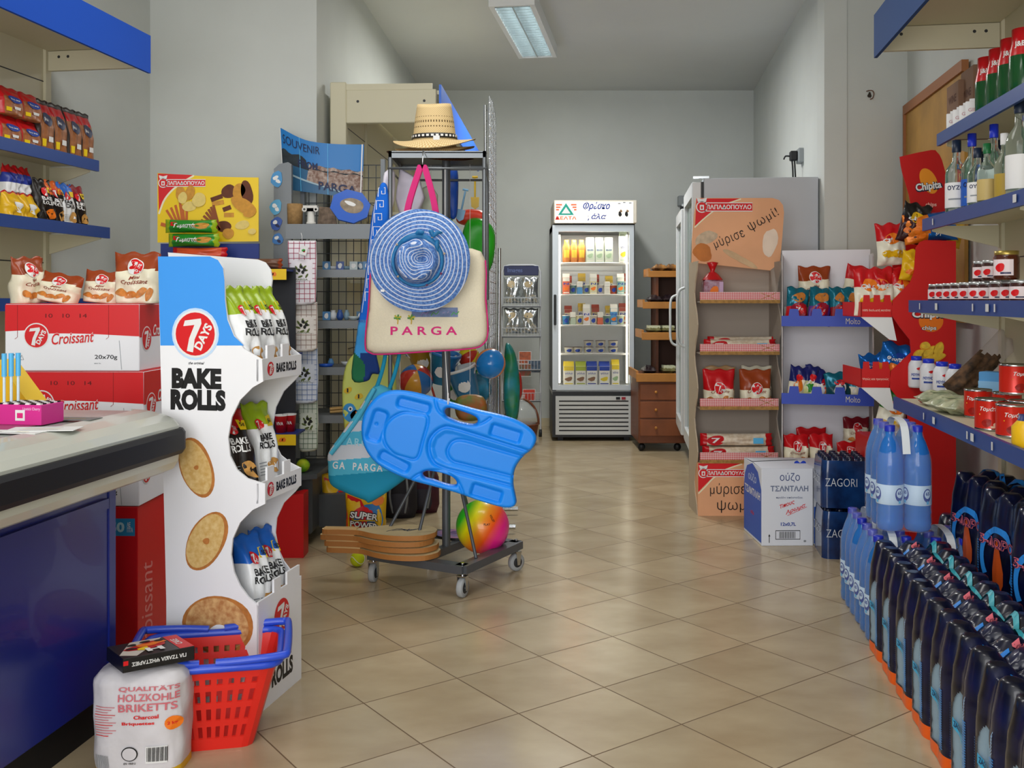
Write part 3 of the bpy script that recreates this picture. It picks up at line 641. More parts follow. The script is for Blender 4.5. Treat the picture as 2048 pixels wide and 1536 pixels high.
for i, (px, Y, w, d, rz, mt, lb) in enumerate(((88, 2.21, .15, .075, 6, pap, 'white receipt sheet lying across the counter'), (35, 2.17, .12, .05, -9, pap, 'white paper slip under the receipt sheet'),
        (150, 2.40, .11, .06, -5, M('leaflet_grey', '#6d7a78', .4, noise=.3, nscale=40), 'dark printed leaflet on the counter next to the pink box'))):
    mb = MB(); mb.box(-w/2, w/2, -d/2, d/2, 0, .001, mt); f = topz(0, 0, .001)
    for k in range(3): mb.d(RC(-w*.3, -d*.3+k*d*.25, w*.25, -d*.3+k*d*.25+.002), f, YEL if k == 1 else GREY, 1)
    tag(mb.obj('paper_sheet', None, onc(px, Y, .809+.0012*(1-i % 2)), radians(rz)), lb, 'paper')
# ---------------- shopping basket ----------------
bk = fl(447, 1470); BL_ = (bk[0], bk[1], 0)
sb = thing('shopping_basket', 'red plastic shopping basket with blue rim and folded handles on the floor', 'basket', (W(420, 0, 2.47)[0], 2.49, 0), radians(12))
rp = M('basket_red', '#e0261c', .35, coat=.2); bp = M('basket_blue', '#2a4fd0', .35, coat=.2)
def rr(hw, hd, r, n=6):
    p = []
    for cx, cy, a in ((hw-r, hd-r, 0), (-hw+r, hd-r, pi/2), (-hw+r, -hd+r, pi), (hw-r, -hd+r, 3*pi/2)):
        for i in range(n+1): t = a+pi/2*i/n; p.append((cx+r*cos(t), cy+r*sin(t)))
    return p
def basket_wall():
    mb = MB(); W0, D0, W1, D1, HB = .105, .085, .165, .125, .215; NZ = 40; per = 8
    lo = rr(W0, D0, .03, 3); hi = rr(W1, D1, .04, 3)
    def dens(P):
        out = []; N = len(P)
        for i in range(N):
            a, b = P[i], P[(i+1) % N]; k = 17 if sqrt((a[0]-b[0])**2+(a[1]-b[1])**2) > .07 else 1
            for j in range(k): out.append((a[0]+(b[0]-a[0])*j/k, a[1]+(b[1]-a[1])*j/k, k > 1 and j % 2 == 0 and 0 < j < k))
        return out
    A, B = dens(lo), dens(hi); N = len(A); K = 14; v = []; f = []
    for j in range(K+1):
        t = j/K
        for a, b in zip(A, B): v.append((a[0]+(b[0]-a[0])*t, a[1]+(b[1]-a[1])*t, HB*t))
    for j in range(K):
        for i in range(N):
            hole = A[i][2] and j in (2, 3, 5, 6, 8, 9, 11)
            if not hole: k = (i+1) % N; f.append((j*N+i, j*N+k, (j+1)*N+k, (j+1)*N+i))
    mb.add(v, f, rp); mb.add(v[:N], [tuple(range(N))[::-1]], rp)
    v2 = [(x*.985, y*.982, z+.002) for x, y, z in v]; mb.add(v2, [q[::-1] for q in f], rp); mb.add(v2[:N], [tuple(range(N))], rp)
    return mb, hi, HB
mb, hi, HB = basket_wall(); mb.obj('body', sb)
mb = MB(); mb.tube([(x*1.03, y*1.04, HB) for x, y in hi], .011, bp, 8, closed=True); mb.obj('rim', sb)
for s in (-1, 1):
    mb = MB(); pts = [(s*.02, -.128, HB+.012), (s*.09, -.135, HB+.016), (s*.172, -.13, HB+.02), (s*.186, -.10, HB+.022), (s*.186, .10, HB+.022), (s*.172, .13, HB+.02), (s*.09, .135, HB+.016), (s*.02, .128, HB+.012)]
    mb.tube(catmull(pts, 4), .010, bp, 8); mb.obj('handle', sb)

# ---------------- charcoal bag and firelighter box ----------------
cbm = M('charcoal_bag_white', '#d9d6da', .45, bump=.5, bscale=14, noise=.1, nscale=12)
cw_, chh = .212, .245
b = Bag(cw_, chh+.03, .14, 'gusset', None, cbm, seed=9, crump=.005, nu=18, nv=28)
b.mb = MB(); mb = b.mb
n = 40; V = []; Fc = []
def cprof(t): return (1-.05*(1-t)+.03*sin(pi*t)) if t < .88 else 1-.9*((t-.88)/.12)**2
K = 26
def cpos(a, t, l=0):
    sx = abs(cos(a))**.55*(1 if cos(a) >= 0 else -1)*cw_/2; sy = abs(sin(a))**.55*(1 if sin(a) >= 0 else -1)*.075
    w = 1+.012*sin(7*a+11*t)+.012*sin(3*a-17*t)+.01*sin(13*a+5*t); p = cprof(min(t, 1))*w
    return ((sx+l*cos(a)/1)*p, sy*p+l*sin(a), t*chh if t < .88 else chh*(.88+.12*(1-(1-(t-.88)/.12)**2)))
for j in range(K+1):
    for i in range(n): V.append(cpos(2*pi*i/n, j/K))
for j in range(K):
    for i in range(n): k = (i+1) % n; Fc.append((j*n+i, j*n+k, (j+1)*n+k, (j+1)*n+i))
yb = M('bag_yellow_base', '#e3b41c', .45)
mb.add(V, Fc, lambda i: yb if i//n < 2 else cbm, sm=True); mb.add(V[-n:], [tuple(range(n))], cbm); mb.add(V[:n], [tuple(range(n))[::-1]], yb)
def cfn(x, y, l):
    u = max(-.999, min(.999, x/(cw_/2))); a = -atan2(max(1e-4, (1-abs(u)**(1/.55*1))) if False else 1, 0)
    ca_ = abs(u)**(1/.55)*(1 if u >= 0 else -1); sa = -sqrt(max(0, 1-ca_*ca_)); return cpos(atan2(sa, ca_), y/chh, .0022+l*2)
ink = M('faded_red_ink', '#cf6f78', .6)
def dd(s, x, y, w, h, m=ink, **k):
    sh = TX(s, x, y, w, h, **k); v, f = sh; mb.d((v, f), cfn, m, 1)
dd('QUALITÄTS', .030, .208, .13, .014); dd('HOLZKOHLE', .030, .188, .13, .017); dd('BRIKETTS', .028, .165, .125, .018)
dd('Charcoal', .026, .143, .055, .009, RED, bold=.03); dd('Briquettes', .008, .128, .072, .009, RED, bold=.03)
mb.d(EL(.082, .125, .017, .016, n=16), cfn, ORANGE, 1); mb.d(TX('2 kg', .080, .125, .02, .009), cfn, RED, 2)
mb.d(EL(-.012, .058, .019, .017, n=24), cfn, BLACK, 1); mb.d(EL(-.012, .058, .0165, .0147, n=24), cfn, cbm, 2); dd('DIN', -.012, .058, .018, .008, BLACK); dd('EN 1860-2', -.012, .036, .028, .004, BLACK)
mb.d(RC(.025, .035, .072, .075, 6, 3), cfn, WHITE, 1)
for k in range(15):
    x = .028+.003*k; mb.d(RC(x, .040, x+(.0018 if k % 3 else .001), .073, 1, 3), cfn, BLACK, 3)
for k in range(12): mb.d(RC(-.088, .10+.006*k, -.058+.008*(k % 3), .1016+.006*k, 3, 1), cfn, ink if k % 4 else RED, 1)
for k in range(9): mb.d(RC(-.092+.0038*k, .02, -.0905+.0038*k, .055, 1, 2), cfn, GREY, 1)
CBX, CBY = W(268, 0, 2.27)[0], 2.335
put(mb, 'charcoal_bag', (CBX, CBY, 0), radians(4), 'crumpled white bag of charcoal briquettes with red lettering on the floor', 'bag')
mb = MB(); bx = M('box_black', '#141416', .35)
bw, bd, bh = .165, .125, .032
mb.box(-bw/2, bw/2, -bd/2, bd/2, 0, bh, bx, .001); f = topz(0, 0, bh); fr = front(0, -bd/2, 0); rt = sideR(bw/2, 0, 0)
mb.d(PG([(-bw/2+.001, -bd/2+.03), (-.03, bd/2-.001), (.045, bd/2-.001), (.0, -.0), (-.05, -bd/2+.005)]), f, M('fire_white', '#cfc6bb', .5), 1)
mb.d(blob(-.005, .01, .045, .03, 10, wob=.2), f, RED2, 2); mb.d(blob(.005, .018, .03, .015, 10, wob=.25, seed=4), f, ORANGE, 3); mb.d(blob(-.02, -.012, .018, .01, 10, wob=.3, seed=6), f, YEL, 3)
for k, (x, y) in enumerate(((-.035, .03), (.0, .042), (.03, .035), (-.045, .0))): mb.d(blob(x, y, .012, .008, 0, seed=k), f, BLACK, 4)
mb.d(RC(.048, -bd/2+.001, bw/2-.001, bd/2-.001), f, RED, 1); mb.d(TX('CAKE', .061, .0, .05, .016, rot=90), f, WHITE, 2)
mb.d(TX('H', .0, -.03, .04, .03, rot=180, bold=.05), f, WHITE, 5)
mb.d(TX('ΓΙΑ ΤΖΑΚΙΑ ΨΗΣΤΑΡΙΕΣ', 0, bh/2, .125, .009, rot=180, bold=.03), fr, WHITE, 1); mb.d(RC(-bw/2+.001, .016, -bw/2+.012, .026), fr, RED, 1)
mb.d(RC(-bd/2, .001, bd/2, bh-.001), rt, RED, 1); mb.d(TX('CAKE', 0, bh/2, .06, .013, rot=180), rt, WHITE, 2)
put(mb, 'firelighter_box', (CBX+.016, CBY-.005, chh+.003), 0, 'flat black and red firelighter box lying on the charcoal bag', 'box', rot=(radians(-3), radians(2), radians(38)))

# ---------------- biscuit stand with yellow sign ----------------
YS = 4.30; SL = (W(418, 0, YS)[0], YS, 0)
ys = thing('biscuit_stand', 'biscuit stand with yellow printed top sign and blue back behind the white stand', 'display stand', SL)
def P2(px, py, yo=0): return RP(SL, 0, px, py, yo)
mb = MB(); x0, z0 = P2(315, 485); x1, z1 = P2(517, 350)
top = [P2(315+202*i/10, 346+9*(i/10)**1.0+2*sin(pi*i/10)) for i in range(11)]
mb.prism([(x0, z0), (x1, z0+.005)]+top[::-1], 0, .006, M('sign_yellow', '#efcb08', .4)); fn = front(0, 0, 0); u = YS/F
mb.d(PG([P2(316, 347), P2(386, 350), P2(352, 372), P2(330, 396), P2(318, 425)]), fn, RED, 1)
mb.d(LN(cm2([P2(318, 428), P2(330, 398), P2(352, 374), P2(388, 351)], 5, False), .008), fn, CREAM, 2)
cx, cz = P2(367, 366); papa(mb, fn, cx, cz, 88*u, 3)
bisc = M('biscuit_gold', '#d79a3c', .7, noise=.2, nscale=60); choc = M('biscuit_choc', '#6b3416', .6, noise=.3, nscale=40); pale = M('biscuit_pale', '#e8cf7a', .7, noise=.1, nscale=60)
for px, py, rx, ry, rt, m in ((362, 388, 11, 15, 10, bisc), (380, 386, 10, 15, -15, bisc), (399, 400, 14, 14, 20, pale), (379, 413, 14, 10, 0, pale), (366, 396, 9, 12, 0, pale),
        (458, 383, 15, 14, 0, choc), (494, 385, 12, 24, 10, choc), (478, 382, 16, 12, 60, bisc), (488, 412, 28, 14, -35, bisc), (500, 425, 14, 9, 20, bisc), (448, 453, 14, 12, 0, choc), (457, 467, 12, 10, 0, bisc), (485, 450, 14, 9, 10, pale), (505, 463, 8, 6, 0, pale)):
    cx, cz = P2(px, py); mb.d(blob(cx, cz, rx*u, ry*u, rt, wob=.05, seed=px), fn, m, 2+(px*7+py) % 23*.6)
for a, b in (((422, 400), (445, 392)), ((424, 408), (448, 404)), ((446, 420), (462, 414)), ((448, 430), (468, 430))):
    mb.d(LN([P2(*a), P2(*b)], 9*u), fn, choc if b[0] in (445, 462) else bisc, 2)
for k in range(6): mb.d(LN([P2(333+9*k-4*(k > 3), 405+5*abs(k-3)), P2(358+3*k, 460)], 5*u), fn, M('bread_stick', '#c2642a', .6), 2+k % 3)
mb.d(LN([P2(322, 448), P2(372, 462)], 7*u), fn, M('bread_stick', '#c2642a', .6), 5)
for k in range(6): mb.d(LN([P2(402+5*k, 440-9*k+3*k*k*.2), P2(440, 460)], 5*u), fn, M('bread_stick2', '#8d4a22', .6), 2+k % 3)
mb.obj('sign', ys)
nb = M('stand_navy', '#15307f', .5)
mb = MB(); xa, zz = P2(320, 487); xbq = P2(517, 487)[0]; mb.box(xa, xbq, .007, .02, .05, zz, nb); mb.obj('back_board', ys)
mb = MB(); xr = P2(575, 0, -.2)[0]; mb.box(xbq, xr, -.05, -.04, .05, P2(0, 535, -.05)[1], M('stand_dark', '#23262e', .6)); mb.obj('side_board', ys)
for (zp, xe) in ((541, 573), (712, 586), (872, 592)):
    mb = MB(); z = P2(0, zp-3, -.18)[1]; xe_ = P2(xe, 0, -.18)[0]; mb.box(xa, xe_, -.18, .0, z-.008, z, nb); mb.box(xa, xe_, -.184, -.18, z-.045, z, M('price_strip_yellow', '#f1c90e', .5))
    for k in range(2): mb.d(blob(xe_-.05-.012*k, z-.022, .010, .008, 30, seed=k), front(0, -.184, 0), ORANGE, 1)
    mb.obj('shelf', ys)
mb = MB(); zq = P2(0, 988, -.1)[1]; xq0, xq1 = P2(540, 0, -.1)[0], P2(607, 0, -.1)[0]
pts = [(xq1, 0), (xq1, zq)]+[(xq1-.02-(xq1-xq0-.02)*sin(t*pi/2/6), zq*.95*cos(t*pi/2/6)+.0) for t in range(1, 7)]
mb.prism([(xa, 0)]+[(xq1, 0), (xq1, zq), (xq1-.02, zq)]+[(xq1-.02-.12*sin(t*pi/12), .03+(zq-.03)*cos(t*pi/12)) for t in range(1, 7)]+[(xa, .03)], -.10, -.0, RED); mb.obj('base_panel', ys)
gpk = []
def tube_pack(w, h, d, c1, c2, text, seed):
    b = Bag(h, w, d, 'pillow', lambda u, v: c2 if (v < .1 or v > .9) else c1, seed=seed, crump=.004); m = b.mb
    T = Matrix.Rotation(pi/2, 4, 'Y') @ Matrix.Translation((0, 0, -w/2))
    b.mb.v = [tuple(T @ Vector(p)) for p in b.mb.v]
    f = lambda x, y, l: tuple(T @ Vector(b.fn(-y, x+w/2, l)))
    if text: m.d(TX(text, -.02, .0, w*.42, h*.42, bold=.03, shear=.2), f, WHITE, 2); m.d(blob(w*.22, 0, w*.14, h*.25, 0), f, bisc, 1); m.d(RC(-w*.38, .0, -w*.26, h*.3), f, RED, 1)
    return m
zsh = P2(0, 538, -.18)[1]
kg = Kind(tag(tube_pack(.215, .058, .07, GREENF, LIMEF, 'Γεμιστά', 3).obj('biscuit_packet'), 'x', 'food packet', 'green biscuit packets before the yellow sign'))
kg.at((SL[0]+P2(388, 0, -.1)[0], YS-.10, zsh+.125), 0, 'lower green biscuit packet lying before the yellow sign')
kg.at((SL[0]+P2(382, 0, -.1)[0], YS-.095, zsh+.185), .06, 'topmost green biscuit packet lying before the yellow sign')
ko = Kind(tag(tube_pack(.23, .055, .07, M('orange_red_foil', '#d2502a', .3), REDF, '', 4).obj('biscuit_packet'), 'x', 'food packet', 'orange biscuit packets under the green ones'))
ko.at((SL[0]+P2(400, 0, -.1)[0], YS-.10, zsh+.068), 0, 'upper orange biscuit packet under the green ones'); ko.at((SL[0]+P2(395, 0, -.1)[0], YS-.10, zsh+.012), 0, 'lower orange biscuit packet on the stand top shelf')
put(tube_pack(.15, .045, .05, M('brown_pack', '#6b4630', .4), BROWNF, '', 6), 'biscuit_packet', (SL[0]+P2(530, 0, -.12)[0], YS-.13, zsh+.024), 0, 'brown biscuit packet at the far end of the stand top shelf', 'food packet')
for k in range(2):
    mb = MB(); mb.lathe([(.0, 0), (.022, 0), (.028, .07), (.030, .075), (.027, .075), (.025, .06), (0, .06)], lambda z: REDF if z < .058 else WHITE, 20)
    mb.d(TX('VIVA', 0, .04, .03, .014), cylm(.0275), WHITE, 2)
    put(mb, 'paper_cup', (SL[0]+P2(562+k*14, 0, -.11)[0], YS-.11+.03*k, P2(0, 869, -.18)[1]), 0, ['front red and white paper cup on the low stand shelf', 'red and white paper cup behind the other cup'][k], 'cup')
# ---------------- plates traced to an outline, with thickness, rounding and grooves ----------------
def sdist(P, poly):
    A = np.array(poly, float); B = np.roll(A, -1, 0); best = np.full(len(P), 1e9); near = np.zeros((len(P), 2)); ins = np.zeros(len(P), bool)
    for a, b in zip(A, B):
        e = b-a; w = P-a; t = np.clip((w@e)/max(1e-12, e@e), 0, 1); c = a+t[:, None]*e; dd_ = np.hypot(*(P-c).T)
        m = dd_ < best; best[m] = dd_[m]; near[m] = c[m]
        cr = ((a[1] > P[:, 1]) != (b[1] > P[:, 1])); 
        with np.errstate(divide='ignore', invalid='ignore'): xi = (b[0]-a[0])*(P[:, 1]-a[1])/(b[1]-a[1])+a[0]
        ins ^= cr & (P[:, 0] < xi)
    return np.where(ins, best, -best), near
def ldist(P, line):
    best = np.full(len(P), 1e9)
    for a, b in zip(line[:-1], line[1:]):
        a = np.array(a); b = np.array(b); e = b-a; t = np.clip(((P-a)@e)/max(1e-12, e@e), 0, 1); best = np.minimum(best, np.hypot(*(P-(a+t[:, None]*e)).T))
    return best
class Plate:
    def __init__(s, outline, t, r, cell, mat, holes=(), feats=(), zone=None, wob=0, wf=30, seed=0):
        s.o, s.t, s.r, s.holes, s.feats, s.wob, s.wf, s.seed = outline, t, r, holes, feats, wob, wf, seed
        A = np.array(outline); lo = A.min(0)-cell; hi = A.max(0)+cell; nx, nz = int((hi[0]-lo[0])/cell)+2, int((hi[1]-lo[1])/cell)+2
        X, Z = np.meshgrid(lo[0]+cell*np.arange(nx), lo[1]+cell*np.arange(nz)); P = np.stack([X.ravel(), Z.ravel()], 1)
        dc = s.dist(P+cell/2)[0].reshape(nz, nx); keep = dc > 0; keep[-1, :] = False; keep[:, -1] = False
        cnt = np.zeros((nz, nx), int); cnt[:, :] += keep; cnt[:, 1:] += keep[:, :-1]; cnt[1:, :] += keep[:-1, :]; cnt[1:, 1:] += keep[:-1, :-1]
        used = cnt.ravel() > 0; bd = used & (cnt.ravel() < 4); dd_, near = s.dist(P); P2_ = P.copy(); P2_[bd] = near[bd]
        h = s.height(P2_); h[bd] = 0; w = s.wave(P2_)
        idx = -np.ones(len(P), int); u = np.where(used)[0]; idx[u] = np.arange(len(u)); n = len(u)
        V = [(P2_[i, 0], -h[i]+w[i], P2_[i, 1]) for i in u]; bidx = idx.copy(); inner = [i for i in u if not bd[i]]
        for k, i in enumerate(inner): bidx[i] = n+k
        V += [(P2_[i, 0], h[i]+w[i], P2_[i, 1]) for i in inner]
        Fs = []; Z_ = []
        for j, i in zip(*np.where(keep)):
            a = j*nx+i; q = (a, a+1, a+nx+1, a+nx); Fs.append(tuple(int(idx[k]) for k in q)); Fs.append(tuple(int(bidx[k]) for k in q[::-1]))
            c = P2_[[a, a+nx+1]].mean(0); Z_ += [c, c]
        s.mb = MB(); s.mb.add(V, Fs, (lambda i: zone(*Z_[i])) if zone else mat, sm=True)
    def dist(s, P):
        d, n = sdist(P, s.o)
        for hl in s.holes:
            d2, n2 = sdist(P, hl); m = -d2 < d; d = np.where(m, -d2, d); n = np.where(m[:, None], n2, n)
        return d, n
    def wave(s, P):
        if not s.wob: return np.zeros(len(P))
        x, z = P[:, 0]*s.wf, P[:, 1]*s.wf; q = s.seed
        return s.wob*(np.sin(x+.5*z+q)+.6*np.sin(1.7*x-.9*z+2*q)+.4*np.sin(2.3*z+3*q))
    def height(s, P):
        d = np.maximum(s.dist(P)[0], 0); k = np.clip(d/s.r, 0, 1); h = s.t/2*np.sqrt(1-(1-k)**2)
        for f in s.feats: h = h-f(P)
        return h
    def fn(s, x, z, l):
        P = np.array([[x, z]]); return (x, float(-s.height(P)[0]+s.wave(P)[0])-l-.0006, z)
    def d(s, sh, mat, l=1):
        P = np.array(sh[0], float); h = s.height(P); w = s.wave(P)
        s.mb.add([(p[0], -h[i]+w[i]-l*.0005-.0008, p[1]) for i, p in enumerate(P)], sh[1], mat, sm=True)
def groove(line, w, dep): return lambda P: dep*np.exp(-(ldist(P, line)/w)**2)
def recess(poly, e, dep): return lambda P: dep*np.clip(sdist(P, poly)[0]/e, 0, 1)
def slot(cx, cy, w, h, rt, n=5, r=None):
    r = r or h/2; p = []
    for sx, sy, a in ((1, 1, 0), (-1, 1, 90), (-1, -1, 180), (1, -1, 270)):
        for i in range(n+1): t = radians(a+90*i/n); p.append((sx*(w/2-r)+r*cos(t), sy*(h/2-r)+r*sin(t)))
    return rot2(p, cx, cy, radians(rt))

# ---------------- souvenir gondola end with tea towels ----------------
YG = 4.46; GL = (W(640, 0, YG)[0], YG, 0)
gg = thing('souvenir_shelving', 'grey steel souvenir shelving with mesh back standing before the doorway corner', 'shelving', GL)
def G(px, py, yo=0): return RP(GL, 0, px, py, yo)
gst = M('gondola_grey', '#777c80', .45, .2); gdk = M('gondola_dark', '#4c5054', .5)
mb = MB(); pts = [G(535, 1050), G(573, 1050), G(573, 322), G(566, 318), G(548, 322), G(537, 332)]; mb.prism(pts, .1, .13, gst)
mb.obj('side_panel', gg)
sx0, sx1 = G(572, 0)[0], G(748, 0)[0]
for i, (py, hh, yo) in enumerate(((450, 28, .0), (541, 14, .02), (643, 14, .02), (736, 14, .02), (832, 14, .0))):
    z = G(0, py, yo)[1]; mb = MB(); mb.box(sx0, sx1, yo, .33, z-.006, z, gst); mb.box(sx0, sx1, yo-.008, yo, z-hh*YG/F, z+.004, gst); mb.obj('shelf', gg)
mb = MB()
zt_, zb_ = G(0, 330, .33)[1], .34
for k in range(12): x = sx0+(sx1-sx0)*k/11; mb.tube([(x, .33, zb_), (x, .33, zt_)], .0022, gdk, 5)
for k in range(24): z = zb_+(zt_-zb_)*k/23; mb.tube([(sx0, .334, z), (sx1, .334, z)], .0022, gdk, 5)
mb.obj('wire_back', gg)
mb = MB(); mb.box(sx1-.01, sx1+.01, .30, .335, .03, G(0, 318, .3)[1], gst); mb.box(sx0, sx0+.02, .30, .335, .03, zt_, gst); mb.obj('post', gg)
zb2 = G(0, 940)[1]
mb = MB(); mb.prism([(sx0-.03, -.10), (sx0+.10, -.13), (sx0+.16, -.10), (sx0+.17, .33), (sx0-.05, .33)], zb2-.022, zb2, gdk, 'xy'); mb.box(sx0-.02, sx0+.13, -.06, .32, .05, zb2-.022, gdk, .01); mb.box(sx0+.13, sx1, .10, .32, .05, .20, gdk)
mb.obj('base', gg)
mb = MB(); mb.lathe([(0, 0), (.014, .002), (.022, .012), (.022, .022), (.014, .032), (0, .034)], CHROME, 12, T=Matrix.Translation((sx0+.05, -.09, .022)) @ Matrix.Rotation(pi/2, 4, 'Y')); mb.tube([(sx0+.066, -.09, .02), (sx0+.066, -.08, .06)], .006, CHROME, 6); mb.obj('caster', gg)
# hooked packs on the grey side panel
for i, (px, py, w, h, c1, lb) in enumerate(((553, 358, 26, 30, '#3f8fc8', 'blue fish magnet card at the top of the grey panel'), (551, 414, 22, 34, '#5aa6cf', 'blue and white magnet pack, second on the grey panel'),
        (552, 447, 24, 26, '#3457a8', 'white and navy magnet, third on the grey panel'), (555, 478, 20, 26, '#3f7cc0', 'small blue and white magnet, lowest on the grey panel'))):
    mb = MB(); u = YG/F; c = blob(0, 0, w*u/2, h*u/2, 0, n=14, wob=.12, seed=i)[0][1:]; mb.prism(c, -.006, 0, M('magnet_%d' % i, c1, .4)); f = front(0, -.006, 0)
    mb.d(blob(-.005, .006, w*u*.22, h*u*.14, 30, seed=i+4), f, WHITE, 1); mb.d(blob(.006, -.01, w*u*.2, h*u*.12, -20, seed=i+9), f, NAVY if i > 1 else WHITE, 1)
    x, z = G(px, py, .09); tag(mb.obj('souvenir_magnet', None, (GL[0]+x, YG+.0995, z)), lb, 'souvenir')
# tea towels
def towel(name, px0, px1, py0, py1, Y, base, line, lb, seed, step=.022):
    u = Y/F; w, h = (px1-px0)*u, (py1-py0)*u; x, y, z = W((px0+px1)/2, py0, Y)
    ol = [(-w/2, 0), (-w/2+.004, -h*.5), (-w/2+.003, -h+.01), (-w*.3, -h), (w*.3, -h+.004), (w/2-.004, -h+.015), (w/2, -h*.4), (w/2-.003, 0)]
    p = Plate(ol, .012, .006, .006, base, wob=.003, wf=40, seed=seed)
    n = int(w/step)
    for k in range(n+1): xx = -w/2+.006+(w-.012)*k/max(1, n); p.d(RC(xx-.0012, -h+.015, xx+.0012, -.004, 1, 14), line, 1)
    for k in range(int(h/step)): zz = -.012-step*k; p.d(RC(-w/2+.004, zz-.0011, w/2-.004, zz+.0011, 8, 1), line, 2)
    p.d(RC(-w*.36, -h*.62, w*.36, -h*.30, 5, 5), base, 3)
    for k in range(7): a = k*.9; p.d(EL(w*.12*cos(a)*(1+.2*k), -h*.46+.014*sin(a)*(1+.2*k), .011, .0045, 40*k), M('olive_leaf', '#5d6b35', .7), 4)
    for k in range(4): p.d(EL(.012*cos(k*1.7), -h*.45+.012*sin(k*1.7), .0065, .008, 10), M('olive_black', '#1b1d1c', .6), 5)
    p.d(TX('PARGA', 0, -h*.60, w*.42, .007), M('olive_leaf', '#5d6b35', .7), 4)
    p.mb.tube([(0, -.004, 0), (.003, -.02, .018), (-.003, -.01, .032)], .0014, WHITE, 5)
    return tag(p.mb.obj('tea_towel', None, (x, Y, z)), lb, 'towel')
towel('a', 575, 634, 481, 611, 4.30, M('towel_white', '#eeeaf0', .85), M('check_red', '#a42a50', .8), 'white tea towel with red checks, topmost of the hanging chain', 1)
towel('b', 580, 636, 604, 704, 4.325, M('towel_ecru', '#e8e2dc', .85), M('check_tan', '#a58a80', .8), 'white tea towel with tan checks, under the red checked one', 2)
towel('c', 583, 637, 694, 808, 4.35, M('towel_bluish', '#d6dcea', .85), M('check_blue', '#6d86b8', .8), 'white tea towel with blue checks, third of the hanging chain', 3)
towel('e', 596, 637, 792, 904, 4.375, M('towel_greenish', '#dbe2d6', .85), M('check_green', '#6f8a70', .8), 'white tea towel with green checks, lowest of the hanging chain', 4)
tg = MB(); tg.box(-.016, .016, -.002, 0, -.04, 0, WHITE); tg.d(EL(0, -.02, .008, .006, 30), front(0, -.002, 0), GREEN, 1); tg.d(EL(.004, -.024, .004, .004), front(0, -.002, 0), RED, 1)
x, y, z = W(610, 492, 4.27); tag(tg.obj('price_tag', None, (x, y, z), rot=(0, .3, 0)), 'small white tag with a sprig hanging on the red checked towel', 'tag')
# poster
pp = MB(); YP = 4.70; n = 16; v = []; fcs = []
pc = [W(560, 255, YP), W(612, 281, YP), W(668, 289, YP), W(728, 289, YP)]; pb_ = [W(567, 378, YP), W(615, 385, YP), W(668, 392, YP), W(724, 402, YP)]
PT = catmull(pc, 5); PB = catmull(pb_, 5)
def pmap(x, y, l):
    u = max(0, min(.9999, x))*(len(PT)-1); i = int(u); k = u-i; a = PT[i].lerp(PT[i+1], k); b = PB[i].lerp(PB[i+1], k); r = b.lerp(a, y); return (r.x, r.y-.02*sin(pi*x)-l, r.z)
mb = MB(); g = 30; V = [pmap(i/g, j/10, 0) for j in range(11) for i in range(g+1)]; V += [(a, b+.002, c) for a, b, c in V]; N = 11*(g+1); FS = []
sky = M('poster_sky', '#1f78c0', .4); sky2 = M('poster_sky_pale', '#3d9ad0', .4)
for j in range(10):
    for i in range(g): a = j*(g+1)+i; FS.append((a, a+1, a+g+2, a+g+1)); FS.append((N+a, N+a+g+1, N+a+g+2, N+a+1))
mb.add(V, FS, sky)
def pd(sh, m, l): v_, f_ = sh; mb.add([pmap(a, b, l*.0008) for a, b in v_], f_, m)
def strip(up, lo, n=24): 
    v_ = [(i/n, up(i/n)) for i in range(n+1)]+[(i/n, lo(i/n)) for i in range(n+1)]; return v_, [(i, n+1+i, n+2+i, i+1) for i in range(n)]
pd(strip(lambda x: .56-.05*x, lambda x: 0.0), M('poster_sea', '#2a5f86', .4), 1)
pd(strip(lambda x: (.55-.04*x+.02*sin(40*x)) if x > .35 else .2, lambda x: max(0, .30-.24*x) if x > .35 else .2), M('poster_town', '#b9a79c', .6, noise=.5, nscale=70, col2='#7a5a4c'), 2)
pd(strip(lambda x: (.66-.9*(x-.15)**2 if x < .36 else .45)+.03*sin(30*x), lambda x: .42+.02*sin(8*x) if x < .38 else .45), M('poster_hill', '#26323a', .6, noise=.4, nscale=40), 3)
pd(strip(lambda x: .33-.3*x, lambda x: .29-.28*x), M('poster_wave', '#9fb8c4', .5), 3)
for xx in (.26, .60): pd(RC(xx, 0, xx+.006, 1, 1, 4), SKYB, 4)
for r in (RC(0, 0, .012, 1, 1, 4), RC(.965, 0, .985, 1, 1, 4)): pd(r, WHITE, 5)
pk = M('poster_ink', '#10204c', .5)
pd(TX('SOUVENIR', .28, .84, .46, .15, bold=.0), pk, 6); pd(TX('FROM', .36, .52, .24, .14), pk, 6); pd(TX('PARGA', .70, .16, .42, .16), pk, 6)
tag(mb.obj('souvenir_poster'), 'curved blue harbour poster reading souvenir from Parga above the grey shelving', 'poster')
